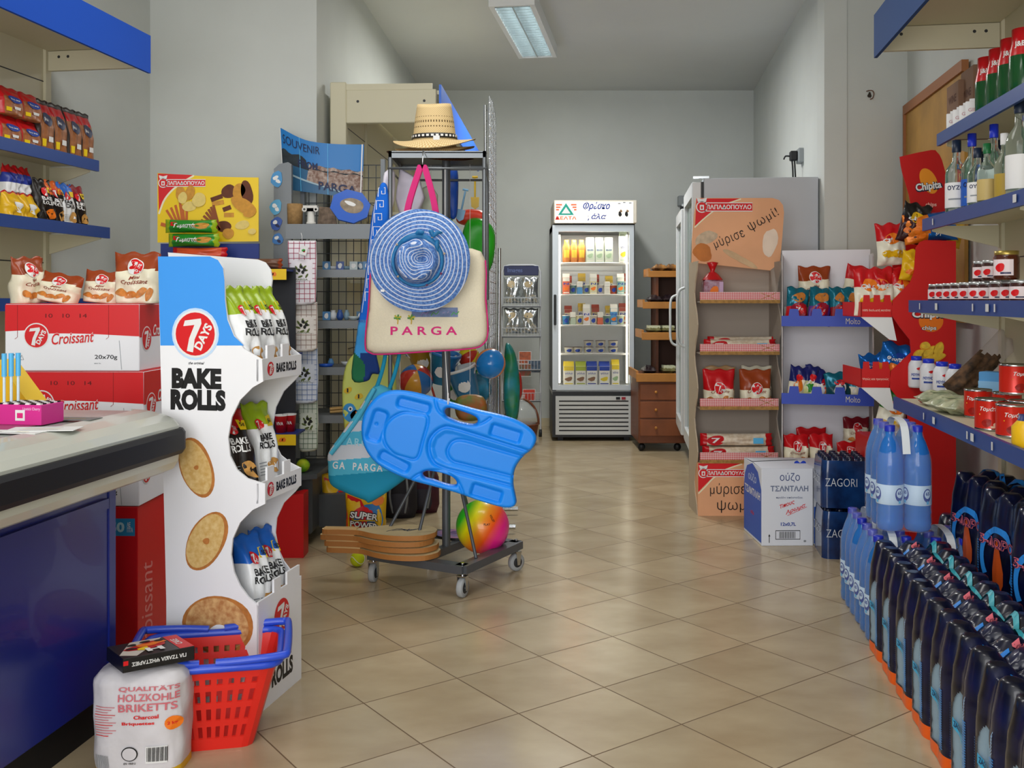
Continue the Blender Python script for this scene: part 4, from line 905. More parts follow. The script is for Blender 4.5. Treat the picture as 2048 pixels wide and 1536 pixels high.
# souvenirs on the shelves
def onG(px, Yo, si): z = G(0, (450, 541, 643, 736, 832)[si], 0 if si in (0, 4) else .02)[1]; x = G(px, 0, Yo)[0]; return (GL[0]+x, YG+Yo, z+.0045)
mb = MB(); mb.lathe([(0, 0), (.034, 0), (.036, .07), (.036, .10), (.032, .10), (.031, .01), (0, .01)], M('cork', '#b08a58', .8, noise=.3, nscale=60), 20); put(mb, 'cork_pot', onG(590, .10, 0), 0, 'brown cork pot on the top grey shelf', 'pot')
mb = MB(); pw = M('plaster', '#d9d8d2', .7); mb.lathe([(0, 0), (.022, 0), (.022, .008), (.017, .012), (.016, .055), (.018, .06)], pw, 16); mb.box(-.032, .032, -.024, .024, .072, .084, pw)
for s in (-1, 1): mb.tube([(s*.026+.009*cos(t*.9), -.02, .066+.009*sin(t*.9)) for t in range(8)], .004, pw, 6); mb.box(-.02, .02, -.018, .018, .058, .074, pw)
put(mb, 'column_ornament', onG(622, .02, 0), 0, 'small white Ionic column ornament on the top grey shelf', 'ornament')
oc = [(.075*cos(radians(22.5+45*k)), .065*sin(radians(22.5+45*k))) for k in range(8)]
mb = MB(); mb.prism(rot2(oc, 0, .07, -.25), 0, .012, M('frame_blue', '#1c5cc4', .3)); mb.d(blob(.006, .072, .042, .030, -15, n=20, wob=.04), front(0, 0, 0), M('clam_photo', '#a08e76', .35, noise=.5, nscale=40), 1); mb.d(blob(.0, .08, .02, .008, -25), front(0, 0, 0), WHITE, 2)
put(mb, 'octagonal_frame', onG(700, .02, 0), 0, 'blue octagonal picture frame leaning on the top grey shelf', 'frame', rot=(radians(-14), 0, .1)).scale = (1.25, 1.25, 1.25)
mb = MB(); mb.prism([(-.04, 0), (.05, 0), (.035, .085), (-.03, .09)], 0, .02, M('stone_mix', '#8e7a68', .8, noise=.5, nscale=50)); put(mb, 'stone_plaque', onG(652, .12, 0), 0, 'mottled stone plaque behind the white column ornament', 'plaque')
rg = random.Random(5); cols = ['#4f86b8', '#d9dde0', '#2c4f94', '#7f9cae', '#b8c4c6', '#3a6a8a']
for si, n, nm in ((1, 7, 'second'), (2, 7, 'third'), (3, 3, 'fourth')):
    for k in range(n):
        px = 646+(k+.5)*(95/n); kind = rg.choice('bcf'); c = M('souv_'+str(k % 6), cols[k % 6], .4); mb = MB()
        if kind == 'b': w = rg.uniform(.012, .02); hh = rg.uniform(.03, .05); mb.lathe([(0, 0), (w*.6, 0), (w, hh*.3), (w*.8, hh*.7), (w*.5, hh*.85), (w*.6, hh), (0, hh)], c, 14); nmk = 'vase'
        elif kind == 'c': mb.lathe([(0, 0), (.012, 0), (.02, .006), (.028, .018), (.026, .018), (.018, .008), (0, .005)], c, 16); nmk = 'bowl'
        else: mb.prism([(-.018, 0), (.018, 0), (.018, .04), (-.018, .04)], 0, .008, c); mb.d(blob(0, .02, .01, .012, 0, seed=k), front(0, 0, 0), WHITE, 1); nmk = 'framed_picture'
        put(mb, nmk, onG(px, .10+.03*(k % 2), si), 0, 'small %s souvenir %s, %s along the %s grey shelf' % (['blue', 'white', 'navy', 'slate', 'pale', 'teal'][k % 6], nmk.replace('_', ' '), ORD[k], nm), 'souvenir')
mb = MB(); mb.lathe([(0, 0), (.03, 0), (.033, .012), (0, .014)], M('ash_blue', '#1c56c0', .3), 16); put(mb, 'ashtray', onG(652, .05, 3), 0, 'bright blue ashtray on the fourth grey shelf beside the towels', 'ashtray')
for k in range(4):
    mb = MB(); mb.tube([(-.07, 0, 0), (-.02, .004*k, .004), (.07, 0, 0)], .006, M('cane', '#caa262', .6, noise=.2), 8); put(mb, 'wooden_stick', (onG(690, .04+.014*k, 4)[0], YG+.05+.013*k, onG(0, 0, 4)[2]+.0075+(.012 if k % 2 else 0)), .05*k, 'pale cane stick, %s in the bundle on the lowest grey shelf' % ORD[k], 'stick', 'cane sticks on the lowest grey shelf')
x, y, z = W(640, 911, 4.40)
mb = MB(); mb.sphere((0, 0, .030), .030, M('ball_green_yellow', '#3fb21c', .6, noise=1, nscale=14, col2='#d8dc1e')); put(mb, 'toy_ball', (GL[0]+sx0+.09, 4.40, zb2+.001), 0, 'green and yellow soft ball on the dark base of the grey shelving', 'ball')
# detergent packs
def det(seed, w, h):
    b = Bag(w, h, .08, 'gusset', band((1.1, YELF, 0)), seed=seed, crump=.004)
    b.d(PG([(-w*.45, h*.35), (-w*.1, h*.3), (w*.1, h*.6), (-w*.1, h*.85), (-w*.45, h*.95)]), RED, 1)
    b.d(blob(w*.12, h*.5, w*.36, h*.30, 20, n=22, wob=.06), M('det_blue', '#2b7ac0', .4), 2); b.d(blob(-w*.05, h*.52, w*.3, h*.22, 0, wob=.05), RED, 3)
    for i, t in enumerate(('SUPER', 'POWER')):
        b.d(TX(t, .02*w, h*(.58-.17*i), w*.74, h*.14, bold=.09, rot=-6), BLACK, 11); b.d(TX(t, .02*w, h*(.58-.17*i), w*.70, h*.115, bold=.03, rot=-6), WHITE, 15)
    b.d(blob(w*.32, h*.84, w*.13, h*.08, 0), ORANGE, 4); b.d(LN([(-w*.25, h*.495), (w*.3, h*.49)], .004), YEL, 8)
    return b.mb
put(det(4, .18, .285), 'detergent_bag', (W(682, 0, 4.64)[0], 4.64, 0), .35, 'yellow and red detergent bag half hidden behind the other one', 'detergent bag')
put(det(7, .19, .235), 'detergent_bag', (W(732, 0, 4.44)[0], 4.44, 0), -.1, 'yellow and blue detergent bag standing in front by the wooden bats', 'detergent bag')
# backpacks on the floor
for i, (px, Y, c) in enumerate(((800, 5.0, '#2e2c34'), (845, 5.12, '#5a2a38'))):
    bm_ = M('pack_%d' % i, c, .7, noise=.3, nscale=20); r = thing('backpack', ['dark grey backpack on the floor behind the wooden bats', 'dark red striped backpack on the floor behind the rack post'][i], 'backpack', (W(px, 0, Y)[0], Y, 0))
    mb = MB(); mb.lathe([(0, 0), (.075, .0), (.088, .04), (.085, .18), (.06, .24), (0, .26)], bm_, 20, sy=.6); mb.obj('body', r)
    mb = MB(); mb.lathe([(0, 0), (.045, .0), (.055, .03), (.05, .10), (0, .12)], M('pack_pocket', '#3c3a44', .7), 16, T=Matrix.Translation((0, -.035, .02)), sy=.5); mb.obj('pocket', r)
    for s in (-1, 1): mb = MB(); mb.tube(catmull([(s*.03, -.05, .03), (s*.045, -.062, .12), (s*.035, -.04, .22)], 4), .006, GREY, 6); mb.obj('strap', r)

# ---------------- hat rack ----------------
RA = radians(-29.2); RO = (-.262, 3.925, 0)
rk = thing('display_rack', 'grey steel display rack on four casters with hats and beach goods', 'rack', RO, RA)
rs = M('rack_steel', '#5c6065', .4, .35)
hb = .205
def bar(p, q_, w=.042, h=.03, z=.09, name='base_bar'):
    mb = MB(); a = Vector(p); b = Vector(q_); dd_ = (b-a).normalized(); nn = Vector((-dd_.y, dd_.x))*w/2; a -= dd_*.012; b += dd_*.012
    mb.prism([tuple(a-nn), tuple(b-nn), tuple(b+nn), tuple(a+nn)], z, z+h, rs, 'xy'); return mb.obj(name, rk)
bar((-hb, -hb), (hb, -hb), .05); bar((hb, -hb), (hb, hb), .05); bar((-hb, hb), (hb, hb)); bar((0, -hb), (0, hb), .035, z=.093)
for x, y, a in ((-hb, -hb, .3), (hb, -hb, .1), (hb, hb, -.4), (-hb, hb, .6)):
    ca_ = tag(bpy.data.objects.new('caster', None)); scn.collection.objects.link(ca_); ca_.parent = rk; ca_.location = (x, y, 0); ca_.rotation_euler = (0, 0, a)
    tyre = MB(); X = Matrix.Translation((0, 0, .036)) @ Matrix.Rotation(pi/2, 4, 'Y')
    tyre.lathe([(.020, -.011), (.034, -.011), (.036, -.006), (.036, .006), (.034, .011), (.020, .011)], M('tyre_grey', '#a9adaf', .6), 24, T=X); tyre.obj('tyre', ca_)
    hub = MB(); hub.lathe([(0, -.0125), (.02, -.0125), (.021, -.011), (.021, .011), (.02, .0125), (0, .0125)], DGREY, 18, T=X); hub.lathe([(0, -.016), (.006, -.016), (.006, .016), (0, .016)], CHROME, 10, T=X); hub.obj('hub', ca_)
    fk = MB()
    for s in (-1, 1): fk.prism([(-.013, .078), (.013, .078), (.007, .026), (-.007, .026)], s*.017-.0015, s*.017+.0015, CHROME, 'yz')
    fk.box(-.019, .019, -.014, .014, .076, .081, CHROME); fk.tube([(0, 0, .08), (0, 0, .128)], .007, CHROME); fk.obj('fork', ca_)
mb = MB(); mb.tube([(0, 0, .12), (0, 0, 1.68)], .017, rs, 14); mb.obj('post', rk)
for p, q_ in (((0, 0, .62), (-.02, -.2, .12)), ((0, 0, .62), (.20, -.10, .12)), ((0, 0, .62), (-.19, -.2, .12)), ((0, 0, .6), (.02, .19, .12))):
    mb = MB(); mb.tube([p, q_], .0065, rs, 8); mb.obj('strut', rk)
tf = bpy.data.objects.new('top_shelf', None); scn.collection.objects.link(tf); tf.parent = rk; tf.location = (-.022*cos(-RA), -.022*sin(-RA), 0); tf.rotation_euler = (0, 0, -RA)
tz = 1.662; hw = .185
mb = MB(); wire = M('rack_wire', '#777c80', .35, .5)
mb.box(-hw, hw, -hw, -hw+.012, tz-.022, tz+.004, wire); mb.box(-hw, hw, hw-.012, hw, tz-.022, tz+.004, wire); mb.box(-hw, -hw+.012, -hw, hw, tz-.022, tz+.004, wire); mb.box(hw-.012, hw, -hw, hw, tz-.022, tz+.004, wire)
mb.box(-hw, hw, -hw, hw, tz-.004, tz, M('rack_tray', '#3b3e42', .5)); mb.obj('tray', tf)
for sx in (-1, 1):
    for sy in (-1, 1):
        mb = MB(); mb.tube([(sx*(hw-.006), sy*(hw-.006), tz-.02), (sx*(hw-.006), sy*(hw-.006), .74 if sx < 0 > sy else 1.1)], .0085, wire, 8); mb.obj('upright', tf)
mb = MB()
for z in (1.60,):
    mb.tube([(-hw, -hw, z), (hw, -hw, z), (hw, hw, z), (-hw, hw, z)], .005, wire, 6, closed=True)
mb.obj('cross_wires', tf)
def rpos(x, y, z): return (RO[0]+x, RO[1]+y, z)

# straw hats
def hat_mesh(rb, rc, hc, dimp, brimw, mats, fold=.02, n=56, ell=.86, brimz=.0):
    mb = MB(); prof = []
    for k in range(15):
        t = k/14; prof.append(('b', rb+(rc-rb)*t, .006+brimw*(1-t)**2))
    for k in range(1, 10): t = k/9; prof.append(('c', rc*(1-.20*t), hc*t))
    for k in range(1, 7): t = k/6; prof.append(('t', rc*.80*(1-t), hc*(1.0+.06*sin(pi*t*.5))-dimp*t))
    V = []; 
    for kd, r, z in prof:
        for i in range(n):
            a = 2*pi*i/n; x, y = r*cos(a), r*sin(a)*ell; zz = z
            if kd == 'b': w_ = (r-rc)/(rb-rc); zz = z-fold*2.0*max(0, -sin(a))**1.3*w_**1.3+fold*.5*max(0, sin(a))*w_+fold*.25*abs(cos(a))**2*w_
            if kd != 'b' and z > hc*.6: zz = z-(.016*max(0, -sin(a))**2*(1 if kd == 't' else (z/hc-.6)))-(.024*math.exp(-(x/.022)**2) if kd == 't' else 0); x *= 1-.08*((z/hc)-.6)*(1 if cos(a) < 0 else .8)*1.5
            V.append((x, y, zz))
    K = len(prof); Fs = [(j*n+i, j*n+(i+1) % n, (j+1)*n+(i+1) % n, (j+1)*n+i) for j in range(K-1) for i in range(n)]
    mb.add(V, Fs, mats, sm=True); V2 = [(x*.985, y*.985, z-.003) for x, y, z in V]; mb.add(V2, [q[::-1] for q in Fs], mats, sm=True)
    return mb
def straw(name, col, c2):
    if name in _mats: return _mats[name]
    m = M(name, col, .75); n = NX(m); x, y, z, v = n.obj()
    an = n.m('ARCTAN2', y, x); a = n.m('SINE', n.m('MULTIPLY', an, 60)); r = n.m('SINE', n.m('MULTIPLY', n.m('ADD', z, n.m('SQRT', n.m('ADD', n.m('MULTIPLY', x, x), n.m('MULTIPLY', y, y)))), 900))
    k = n.m('MULTIPLY', n.m('ADD', n.m('MULTIPLY', a, r), 1), .5); n.base(n.mix(k, hx(c2), hx(col)))
    h1 = n.m('MULTIPLY', n.m('GREATER_THAN', n.m('SINE', n.m('MULTIPLY', an, 40)), .2), n.m('LESS_THAN', n.m('ABSOLUTE', n.m('SUBTRACT', n.m('FRACT', n.m('MULTIPLY', z, 45)), .5)), .2))
    h2 = n.m('MULTIPLY', h1, n.m('MULTIPLY', n.m('GREATER_THAN', z, .055), n.m('LESS_THAN', z, .098)))
    n.base(n.mix(h2, n.mix(k, hx(c2), hx(col)), hx('#5e4a28')))
    return m
st1 = straw('straw_pale', '#e8d3a4', '#b8965c'); st2 = straw('straw_brown', '#8d5a34', '#5e3a20'); st3 = straw('straw_tan', '#d9c08c', '#a37e48')
def hat(label, m, z, dx, dy, rz, tilt=0, band_=True, rb=.165):
    r = thing('straw_hat', label, 'hat', rpos(dx-.045, dy-.01, z), rz, 'straw hats stacked on the display rack'); r.rotation_euler = (tilt, 0, rz)
    hat_mesh(rb, .088, .150, .022, .0, m, .020).obj('crown_and_brim', r)
    if band_:
        mb = MB(); mb.lathe([(.089, .012), (.0905, .013), (.0885, .030), (.086, .031)], BLACK, 40, sy=.865); 
        for k in range(30): a = 2*pi*k/30; mb.add([(.0915*cos(a+d_)*(1 if True else 0), .0915*.865*sin(a+d_), zz) for d_, zz in ((-.06, .018), (.06, .018), (.06, .026), (-.06, .026))], [(0, 1, 2, 3)], WHITE)
        mb.obj('hat_band', r)
    return r
hat('brown straw hat at the bottom of the hat stack on the rack', st2, tz+.012, -.01, .02, .4, band_=False, rb=.185)
hat('tan straw hat in the middle of the hat stack on the rack', st3, tz+.034, .0, .0, -.2, band_=False, rb=.160)
h3 = hat('pale straw hat with black patterned band on top of the hat stack', st1, tz+.062, -.0, -.01, -.15, radians(3))
mb = MB(); mb.box(.03, .055, -.152, -.150, -.006, .010, WHITE); mb.obj('price_sticker', h3)

# blue sun hat hanging on the tote
YH = 3.44; hc_ = W(838, 520, YH)
sm_ = M('sun_hat_weave', '#4d72b8', .7); n = NX(sm_); x, y, z, v = n.obj()
rr_ = n.m('SQRT', n.m('ADD', n.m('MULTIPLY', n.m('SUBTRACT', x, n.m('MULTIPLY', n.m('MULTIPLY', z, 0), -.12)), x), n.m('MULTIPLY', y, y)))
arc = n.m('ADD', rr_, n.m('MULTIPLY', z, .9)); fr_ = n.m('FRACT', n.m('ADD', n.m('DIVIDE', arc, .0112), n.m('DIVIDE', n.m('ARCTAN2', y, x), 2*pi)))
n.base(n.mix(n.m('LESS_THAN', fr_, .24), n.mix(n.m('GREATER_THAN', n.noise(v, 120, 2), .5), hx('#456cb0'), hx('#658dca')), hx('#d4daea')))
V = []; n_ = 72; K = 34; RH = .178
for j in range(K+1):
    t = j/K; r = RH*(1-t)
    for i in range(n_):
        a = 2*pi*i/n_; x, y = r*cos(a), r*sin(a)*1.02; s_ = max(0, min(1, (.088-r)/.03)); cz_ = .062*s_*s_*(3-2*s_)*(1-.12*(r/.09)**2)
        if r > .088: cz_ = -.018*((r-.088)/.09)**2+.006*sin(3*a+1)*((r-.088)/.09)
        else: cz_ -= .030*math.exp(-((x-.035)**2+(y-.012)**2)/.0006)*s_; cz_ += .010*sin(9*x*10+y*30)*s_*(r/.088); 
        xx = x-(.010*s_); V.append((xx, y-.010*s_, cz_))
mb = MB(); Fs = [(j*n_+i, j*n_+(i+1) % n_, (j+1)*n_+(i+1) % n_, (j+1)*n_+i) for j in range(K) for i in range(n_)]
mb.add(V, Fs, sm_, sm=True); mb.add([(a, b, c-.0025) for a, b, c in V], [q[::-1] for q in Fs], sm_, sm=True)
hr = thing('sun_hat', 'wide blue and white striped sun hat hanging on the rack before the tote bag', 'hat', hc_, 0); hr.rotation_euler = (radians(88), radians(4), 0)
mb.obj('brim_and_crown', hr)
tm = M('teal_ribbon', '#1f79b4', .5, noise=.3, nscale=40)
mb = MB(); ring = [(.086*cos(a)-.004, .086*sin(a)-.004, .012+.006*sin(4*a)) for a in [2*pi*k/30 for k in range(30)]]; mb.tube(ring, [.006+.006*max(0, sin(2*pi*k/30))**2 for k in range(30)], tm, 6, closed=True)
for k, (a, b) in enumerate((((.045, .085), (.075, .10)), ((.045, .085), (.03, .105)), ((.06, .07), (.062, .03)), ((.01, .095), (-.02, .088)))): mb.tube([(a[0], a[1], .02), ((a[0]+b[0])/2, (a[1]+b[1])/2+.006, .03), (b[0], b[1], .016)], [.007, .009, .003], tm, 6)
mb.obj('ribbon', hr)
mb = MB()
for a in (.3, 1.1, 2.6, 3.9, 5.1, 5.8): mb.sphere((.092*cos(a), .092*sin(a), .018), .0045, M('shell_bead', '#b9a58c', .5) if a < 4 else M('dark_bead', '#7a2f5a', .4), 8, 6)
mb.obj('beads', hr)
mb = MB(); mb.box(-.125, -.112, -.120, -.112, .004, .0065, WHITE); mb.obj('price_sticker', hr)
mb = MB()
# tote bag
YT = 3.56; 
def PT_(pts, Y, o): return [((a-o[0])/F*Y, -(b-o[1])/F*Y) for a, b in pts]
tb = thing('tote_bag', 'cream canvas tote bag reading PARGA with pink straps, hanging on the rack', 'bag', W(855, 600, YT))
o0 = (855, 600); ol = cm2(PT_([(757, 503), (860, 505), (962, 503), (972, 600), (976, 665), (966, 688), (940, 697), (850, 703), (765, 708), (742, 705), (732, 690), (738, 620)], YT, o0), 4)
cv = M('tote_canvas', '#e9dfc4', .85, noise=.06, nscale=200, bump=.1, bscale=300)
pl = Plate(ol, .055, .03, .007, cv, wob=.0025, wf=18, seed=2)
pkm = M('tote_pink', '#d8237a', .7)
def tt(s, px, py, w, h, m, **k): (a, b), = PT_([(px, py)], YT, o0); pl.d(TX(s, a, b, w/F*YT, h/F*YT, **k), m, 2)
tt('P A R G A', 849, 661, 132, 17, pkm, bold=.02)
u = YT/F
gm = M('palm_green', '#4f8f3a', .7)
for px in (797, 824):
    (a, b), = PT_([(px, 636)], YT, o0)
    pl.d(LN([(a, b-.022), (a+.002, b)], .004), M('palm_trunk', '#c9a83c', .7), 1)
    for k in range(6): t = k*pi/3+.3; pl.d(LN([(a, b), (a+.014*cos(t), b+.010*sin(t)+.003)], .006), gm if k % 2 else M('palm_yellow', '#b8b030', .7), 2)
(a, b), = PT_([(872, 626)], YT, o0); pl.d(PG(rot2(RC(-.045*1.9, -.014, .045*1.8, .02)[0][:2]+[(.08, .02), (-.085, .02)], a, b, 0)), M('sea_print', '#7d8fb8', .7, noise=.4, nscale=50), 1)
for k in range(4): (a, b), = PT_([(850+20*k, 628)], YT, o0); pl.d(LN(cm2([(a-.012, b-.006), (a-.003, b+.006), (a+.006, b), (a+.016, b+.010)], 4, False), .003), [PURF, gm, M('print_mauve', '#9a8fb0', .7), GREEN][k], 3)
pl.mb.obj('body', tb)
mb = MB(); edge_ = [(a, -.019, b) for a, b in ol]; mb.tube([e for e in edge_ if e[2] < .15], .0028, pkm, 6); mb.obj('piping', tb)
for x0_, yo in ((0, -.012), (.0, .012)):
    S_ = PT_([(812, 510), (815, 425), (838, 345), (845, 331), (853, 345), (872, 425), (876, 510)], YT, o0)
    mb = MB(); C = catmull([(a, yo-.01, b) for a, b in S_], 6); v = []; 
    for i, p in enumerate(C): v += [(p.x-.011, p.y-.001, p.z), (p.x+.011, p.y-.001, p.z), (p.x+.011, p.y+.002, p.z), (p.x-.011, p.y+.002, p.z)]
    f = [(4*i+k, 4*i+(k+1) % 4, 4*i+4+(k+1) % 4, 4*i+4+k) for i in range(len(C)-1) for k in range(4)]; mb.add(v, f, pkm); mb.obj('strap', tb)
mb = MB(); mb.tube([(W(845, 331, YT)[0], YT+.0, W(0, 333, YT)[2]), (W(845, 315, YT)[0], YT+.02, 1.645), (W(845, 305, YT)[0], YT+.17, 1.642)], .002, CHROME, 5); put(mb, 'hook', (0, 0, 0), 0, 'thin metal hook carrying the pink tote straps', 'hook')

# bodyboard
YB = 3.40; o1 = (898, 897)
bz = [(590, 500), (640, 470), (700, 460), (780, 468), (870, 490), (950, 512), (1100, 555), (1250, 590), (1330, 620), (1390, 660), (1415, 700), (1410, 735), (1388, 768), (1350, 798), (1315, 845), (1300, 890), (1299, 945), (1310, 1000), (1314, 1035), (1295, 1058), (1250, 1062), (1180, 1045), (1100, 1020), (1000, 985), (880, 952), (780, 925), (700, 895), (640, 865), (590, 830), (550, 780), (525, 720), (520, 640), (540, 565)]
def zb(p): return PT_([(520+a/2.56, 600+b/2.56) for a, b in p], YB, o1)
ol = cm2(zb(bz), 4)
h1_ = cm2(zb([(948, 565), (970, 552), (1040, 572), (1100, 596), (1114, 618), (1095, 633), (1030, 622), (980, 603), (955, 590)]), 3)
h2_ = cm2(zb([(835, 885), (862, 874), (925, 884), (980, 903), (1006, 928), (1000, 944), (950, 936), (890, 915), (848, 905)]), 3)
kz = YB/F/2.56
def zs(cx, cy, w, h, rt, r=None): (a, b), = zb([(cx, cy)]); return slot(a, b, w*kz, h*kz, -rt, r=r*kz if r else None)
ft = []
for p in (zs(790, 537, 168, 52, 14, 18), zs(604, 640, 74, 160, 18, 22), zs(690, 822, 165, 52, 28, 20), zs(1258, 680, 155, 62, 17, 12), zs(1160, 984, 155, 62, 17, 12)): ft.append(recess(p, .005, .011)); ft.append(groove(p+[p[0]], .004, .005))
dsh = cm2(zb([(862, 600), (800, 578), (740, 572), (680, 600), (642, 650), (640, 720), (680, 775), (740, 800), (805, 806), (835, 720)]), 4); ft.append(groove(dsh+[dsh[0]], .004, .006))
U1 = cm2(zb([(1390, 775), (1150, 700), (1000, 655), (940, 650), (885, 690), (865, 750), (885, 820), (940, 855), (1050, 885), (1300, 950)]), 5, False); ft.append(groove(U1, .006, .010))
U2 = zb([(1390, 775), (1150, 700), (1000, 655), (940, 650), (885, 690), (865, 750), (885, 820), (940, 855), (1050, 885), (1300, 950), (1420, 1000), (1500, 800)]); ft.append(recess(U2, .02, .010))
U3 = cm2(zb([(1340, 800), (1150, 745), (1040, 715), (985, 725), (960, 775), (985, 820), (1050, 840), (1310, 905)]), 5, False); ft.append(groove(U3, .0045, .006))
for g_ in ([(900, 505), (915, 560), (970, 605), (1060, 635), (1130, 630), (1180, 600)], [(770, 920), (810, 890), (870, 868), (940, 870), (1000, 905), (1030, 955), (1045, 1000)]): ft.append(groove(cm2(zb(g_), 5, False), .004, .006))
(a, b), = zb([(598, 633)]); ft.append(lambda P, a=a, b=b: .006*np.exp(-(((P[:, 0]-a)**2+(P[:, 1]-b)**2)/.004**2)))
bb_ = Plate(ol, .045, .012, .0028, M('board_blue', '#0890ff', .42, coat=.05), [h1_, h2_], ft)
bbd = thing('bodyboard', 'bright blue plastic bodyboard with two hand slots, hung by a white cord', 'bodyboard', W(*o1, YB))
bb_.mb.obj('board', bbd)
mb = MB(); p0 = Vector(W(897, 805, YB))-Vector(W(*o1, YB)); p1 = Vector(W(890, 700, YB+.35))-Vector(W(*o1, YB)); mb.tube([tuple(p0+Vector((0, -.03, 0))), tuple(p0+Vector((0, -.03, .03))), tuple(p1), (p1.x, p1.y, 1.60-W(*o1, YB)[2])], .0018, WHITE, 5); mb.tube([tuple(p0+Vector((0, -.026, .035))), tuple(p0+Vector((0, -.028, .0))), tuple(p0+Vector((0, .0, -.012))), tuple(p0+Vector((0, .028, .01)))], .003, WHITE, 6); mb.obj('cord', bbd)

# beach bag with turquoise stripes
YK = 3.60; o2 = (740, 880)
ol = cm2(PT_([(748, 772), (775, 775), (800, 800), (830, 870), (838, 930), (815, 955), (745, 1003), (728, 1000), (690, 985), (660, 968), (656, 930), (657, 905), (680, 872), (720, 815)], YK, o2), 4)
tq1 = M('turquoise', '#1391b5', .8); tq2 = M('pale_turquoise', '#4fb9d8', .8); tqw = M('bag_white', '#cfd6de', .85)
def kz_(x, z):
    py = 880-z*F/YK+ .10*(x*F/YK)
    for lim, m in ((800, tq2), (815, tqw), (838, tq2), (858, tqw), (883, tq2), (912, tqw), (942, tq2)):
        if py < lim: return m
    return tq1
pl = Plate(ol, .06, .03, .0028, tq1, zone=kz_, wob=.004, wf=20, seed=5)
for s, px, py, w, h, rt in (('GA  PARGA', 718, 930, 100, 15, -3), ('ARGA', 725, 882, 60, 15, -4), ('PAR', 742, 832, 30, 12, 35), ('PARGA', 765, 808, 40, 12, -10)):
    (a, b), = PT_([(px, py)], YK, o2); pl.d(TX(s, a, b, w/F*YK, h/F*YK, rot=rt, sp=1.3), WHITE if py > 900 else M('pale_ink', '#9fdcec', .8), 3)
bbg = thing('beach_bag', 'turquoise and white striped Parga beach bag hanging behind the bodyboard', 'bag', W(*o2, YK)); pl.mb.obj('body', bbg)
for dx in (0, 26):
    mb = MB(); A_ = PT_([(748+dx, 790), (765+dx, 740), (772+dx, 690), (768+dx*.5, 600)], YK, o2); mb.tube(catmull([(a, -.006+dx*.0006, b) for a, b in A_], 5), .008, tq1, 6); mb.obj('strap', bbg)
mb = MB(); A_ = PT_([(752, 775), (715, 840), (665, 905)], YK, o2); mb.tube(catmull([(a, -.034, b) for a, b in A_], 6), .008, tq2, 8); mb.obj('cord', bbg)

# long blue towel
YW = 3.74; o3 = (735, 560)
tb1 = M('towel_blue', '#0c66d2', .9); tb2 = M('towel_sky', '#3d9be0', .9); tb3 = M('towel_green', '#1f6d46', .9); tb4 = M('towel_navy', '#16387a', .9)
def tz_(x, z):
    py = 560-z*F/YW; px = 735+x*F/YW
    return tb1 if py < 640 else (tb2 if py < 705 else (tb3 if px < 728+(765-py)*.1 and py > 715-(728-px)*1.2+10 else (tb4 if px > 722 else tb2)))
ol = cm2(PT_([(768, 365), (776, 380), (778, 440), (764, 470), (756, 560), (750, 640), (752, 700), (760, 745), (745, 748), (735, 762), (703, 758), (712, 680), (724, 600), (736, 500), (744, 430), (758, 375)], YW, o3), 4)
pl = Plate(ol, .02, .01, .006, tb1, zone=tz_, wob=.003, wf=25, seed=1)
for k in range(9):
    py = 385+26*k; px = 764-3.2*k; r = 7
    (a, b), = PT_([(px, py)], YW, o3); s = r/F*YW; pl.d(LN([(a-s, b-s*1.3), (a-s, b+s*1.3), (a+s, b+s*1.3), (a+s, b-s*.5), (a, b-s*.5), (a, b+s*.4)], .0028), WHITE, 2)
pl.d(LN([PT_([(752-3*k, 400+25*k)], YW, o3)[0] for k in range(10)], .002), WHITE, 2)
(a, b), = PT_([(724, 642)], YW, o3); pl.d(TX('GREECE', a, b, .03, .009), TXTB, 2)
bt_ = tag(pl.mb.obj('beach_towel', None, W(*o3, YW)), 'long blue beach towel with white Greek key border hanging from the rack corner', 'towel')
mb = MB(); ol = cm2(PT_([(720, 640), (727, 640), (728, 700), (724, 740), (713, 736), (716, 690)], 3.80, (720, 690)), 3); pl = Plate(ol, .014, .006, .005, PINK, wob=.001); pl.mb.obj('pink_towel', bt_, tuple(Vector(W(722, 690, 3.80))-Vector(W(*o3, YW))))  # separate pink towel beside the blue one, only parented to it
# white shirts
for i, (pts, Y, o, c, lb) in enumerate((([(768, 345), (782, 332), (790, 345), (788, 400), (783, 430), (770, 425), (762, 395)], 3.78, (775, 380), '#e6e2ee', 'white cloth hanging at the rack corner beside the blue towel'),
        ([(800, 335), (815, 345), (840, 360), (850, 395), (836, 430), (800, 432), (792, 400), (796, 360)], 3.88, (820, 390), '#dcd6e6', 'white folded shirts hanging behind the pink straps'),
        ([(845, 375), (862, 368), (876, 390), (876, 425), (850, 432), (840, 410)], 3.98, (858, 400), '#d6dcc8', 'pale printed shirt hanging between the pink straps'))):
    pl = Plate(PT_(pts, Y, o), .035, .012, .004, M('shirt_%d' % i, c, .9), wob=.009, wf=38, seed=i); tag(pl.mb.obj('shirt', None, W(*o, Y)), lb, 'clothing')
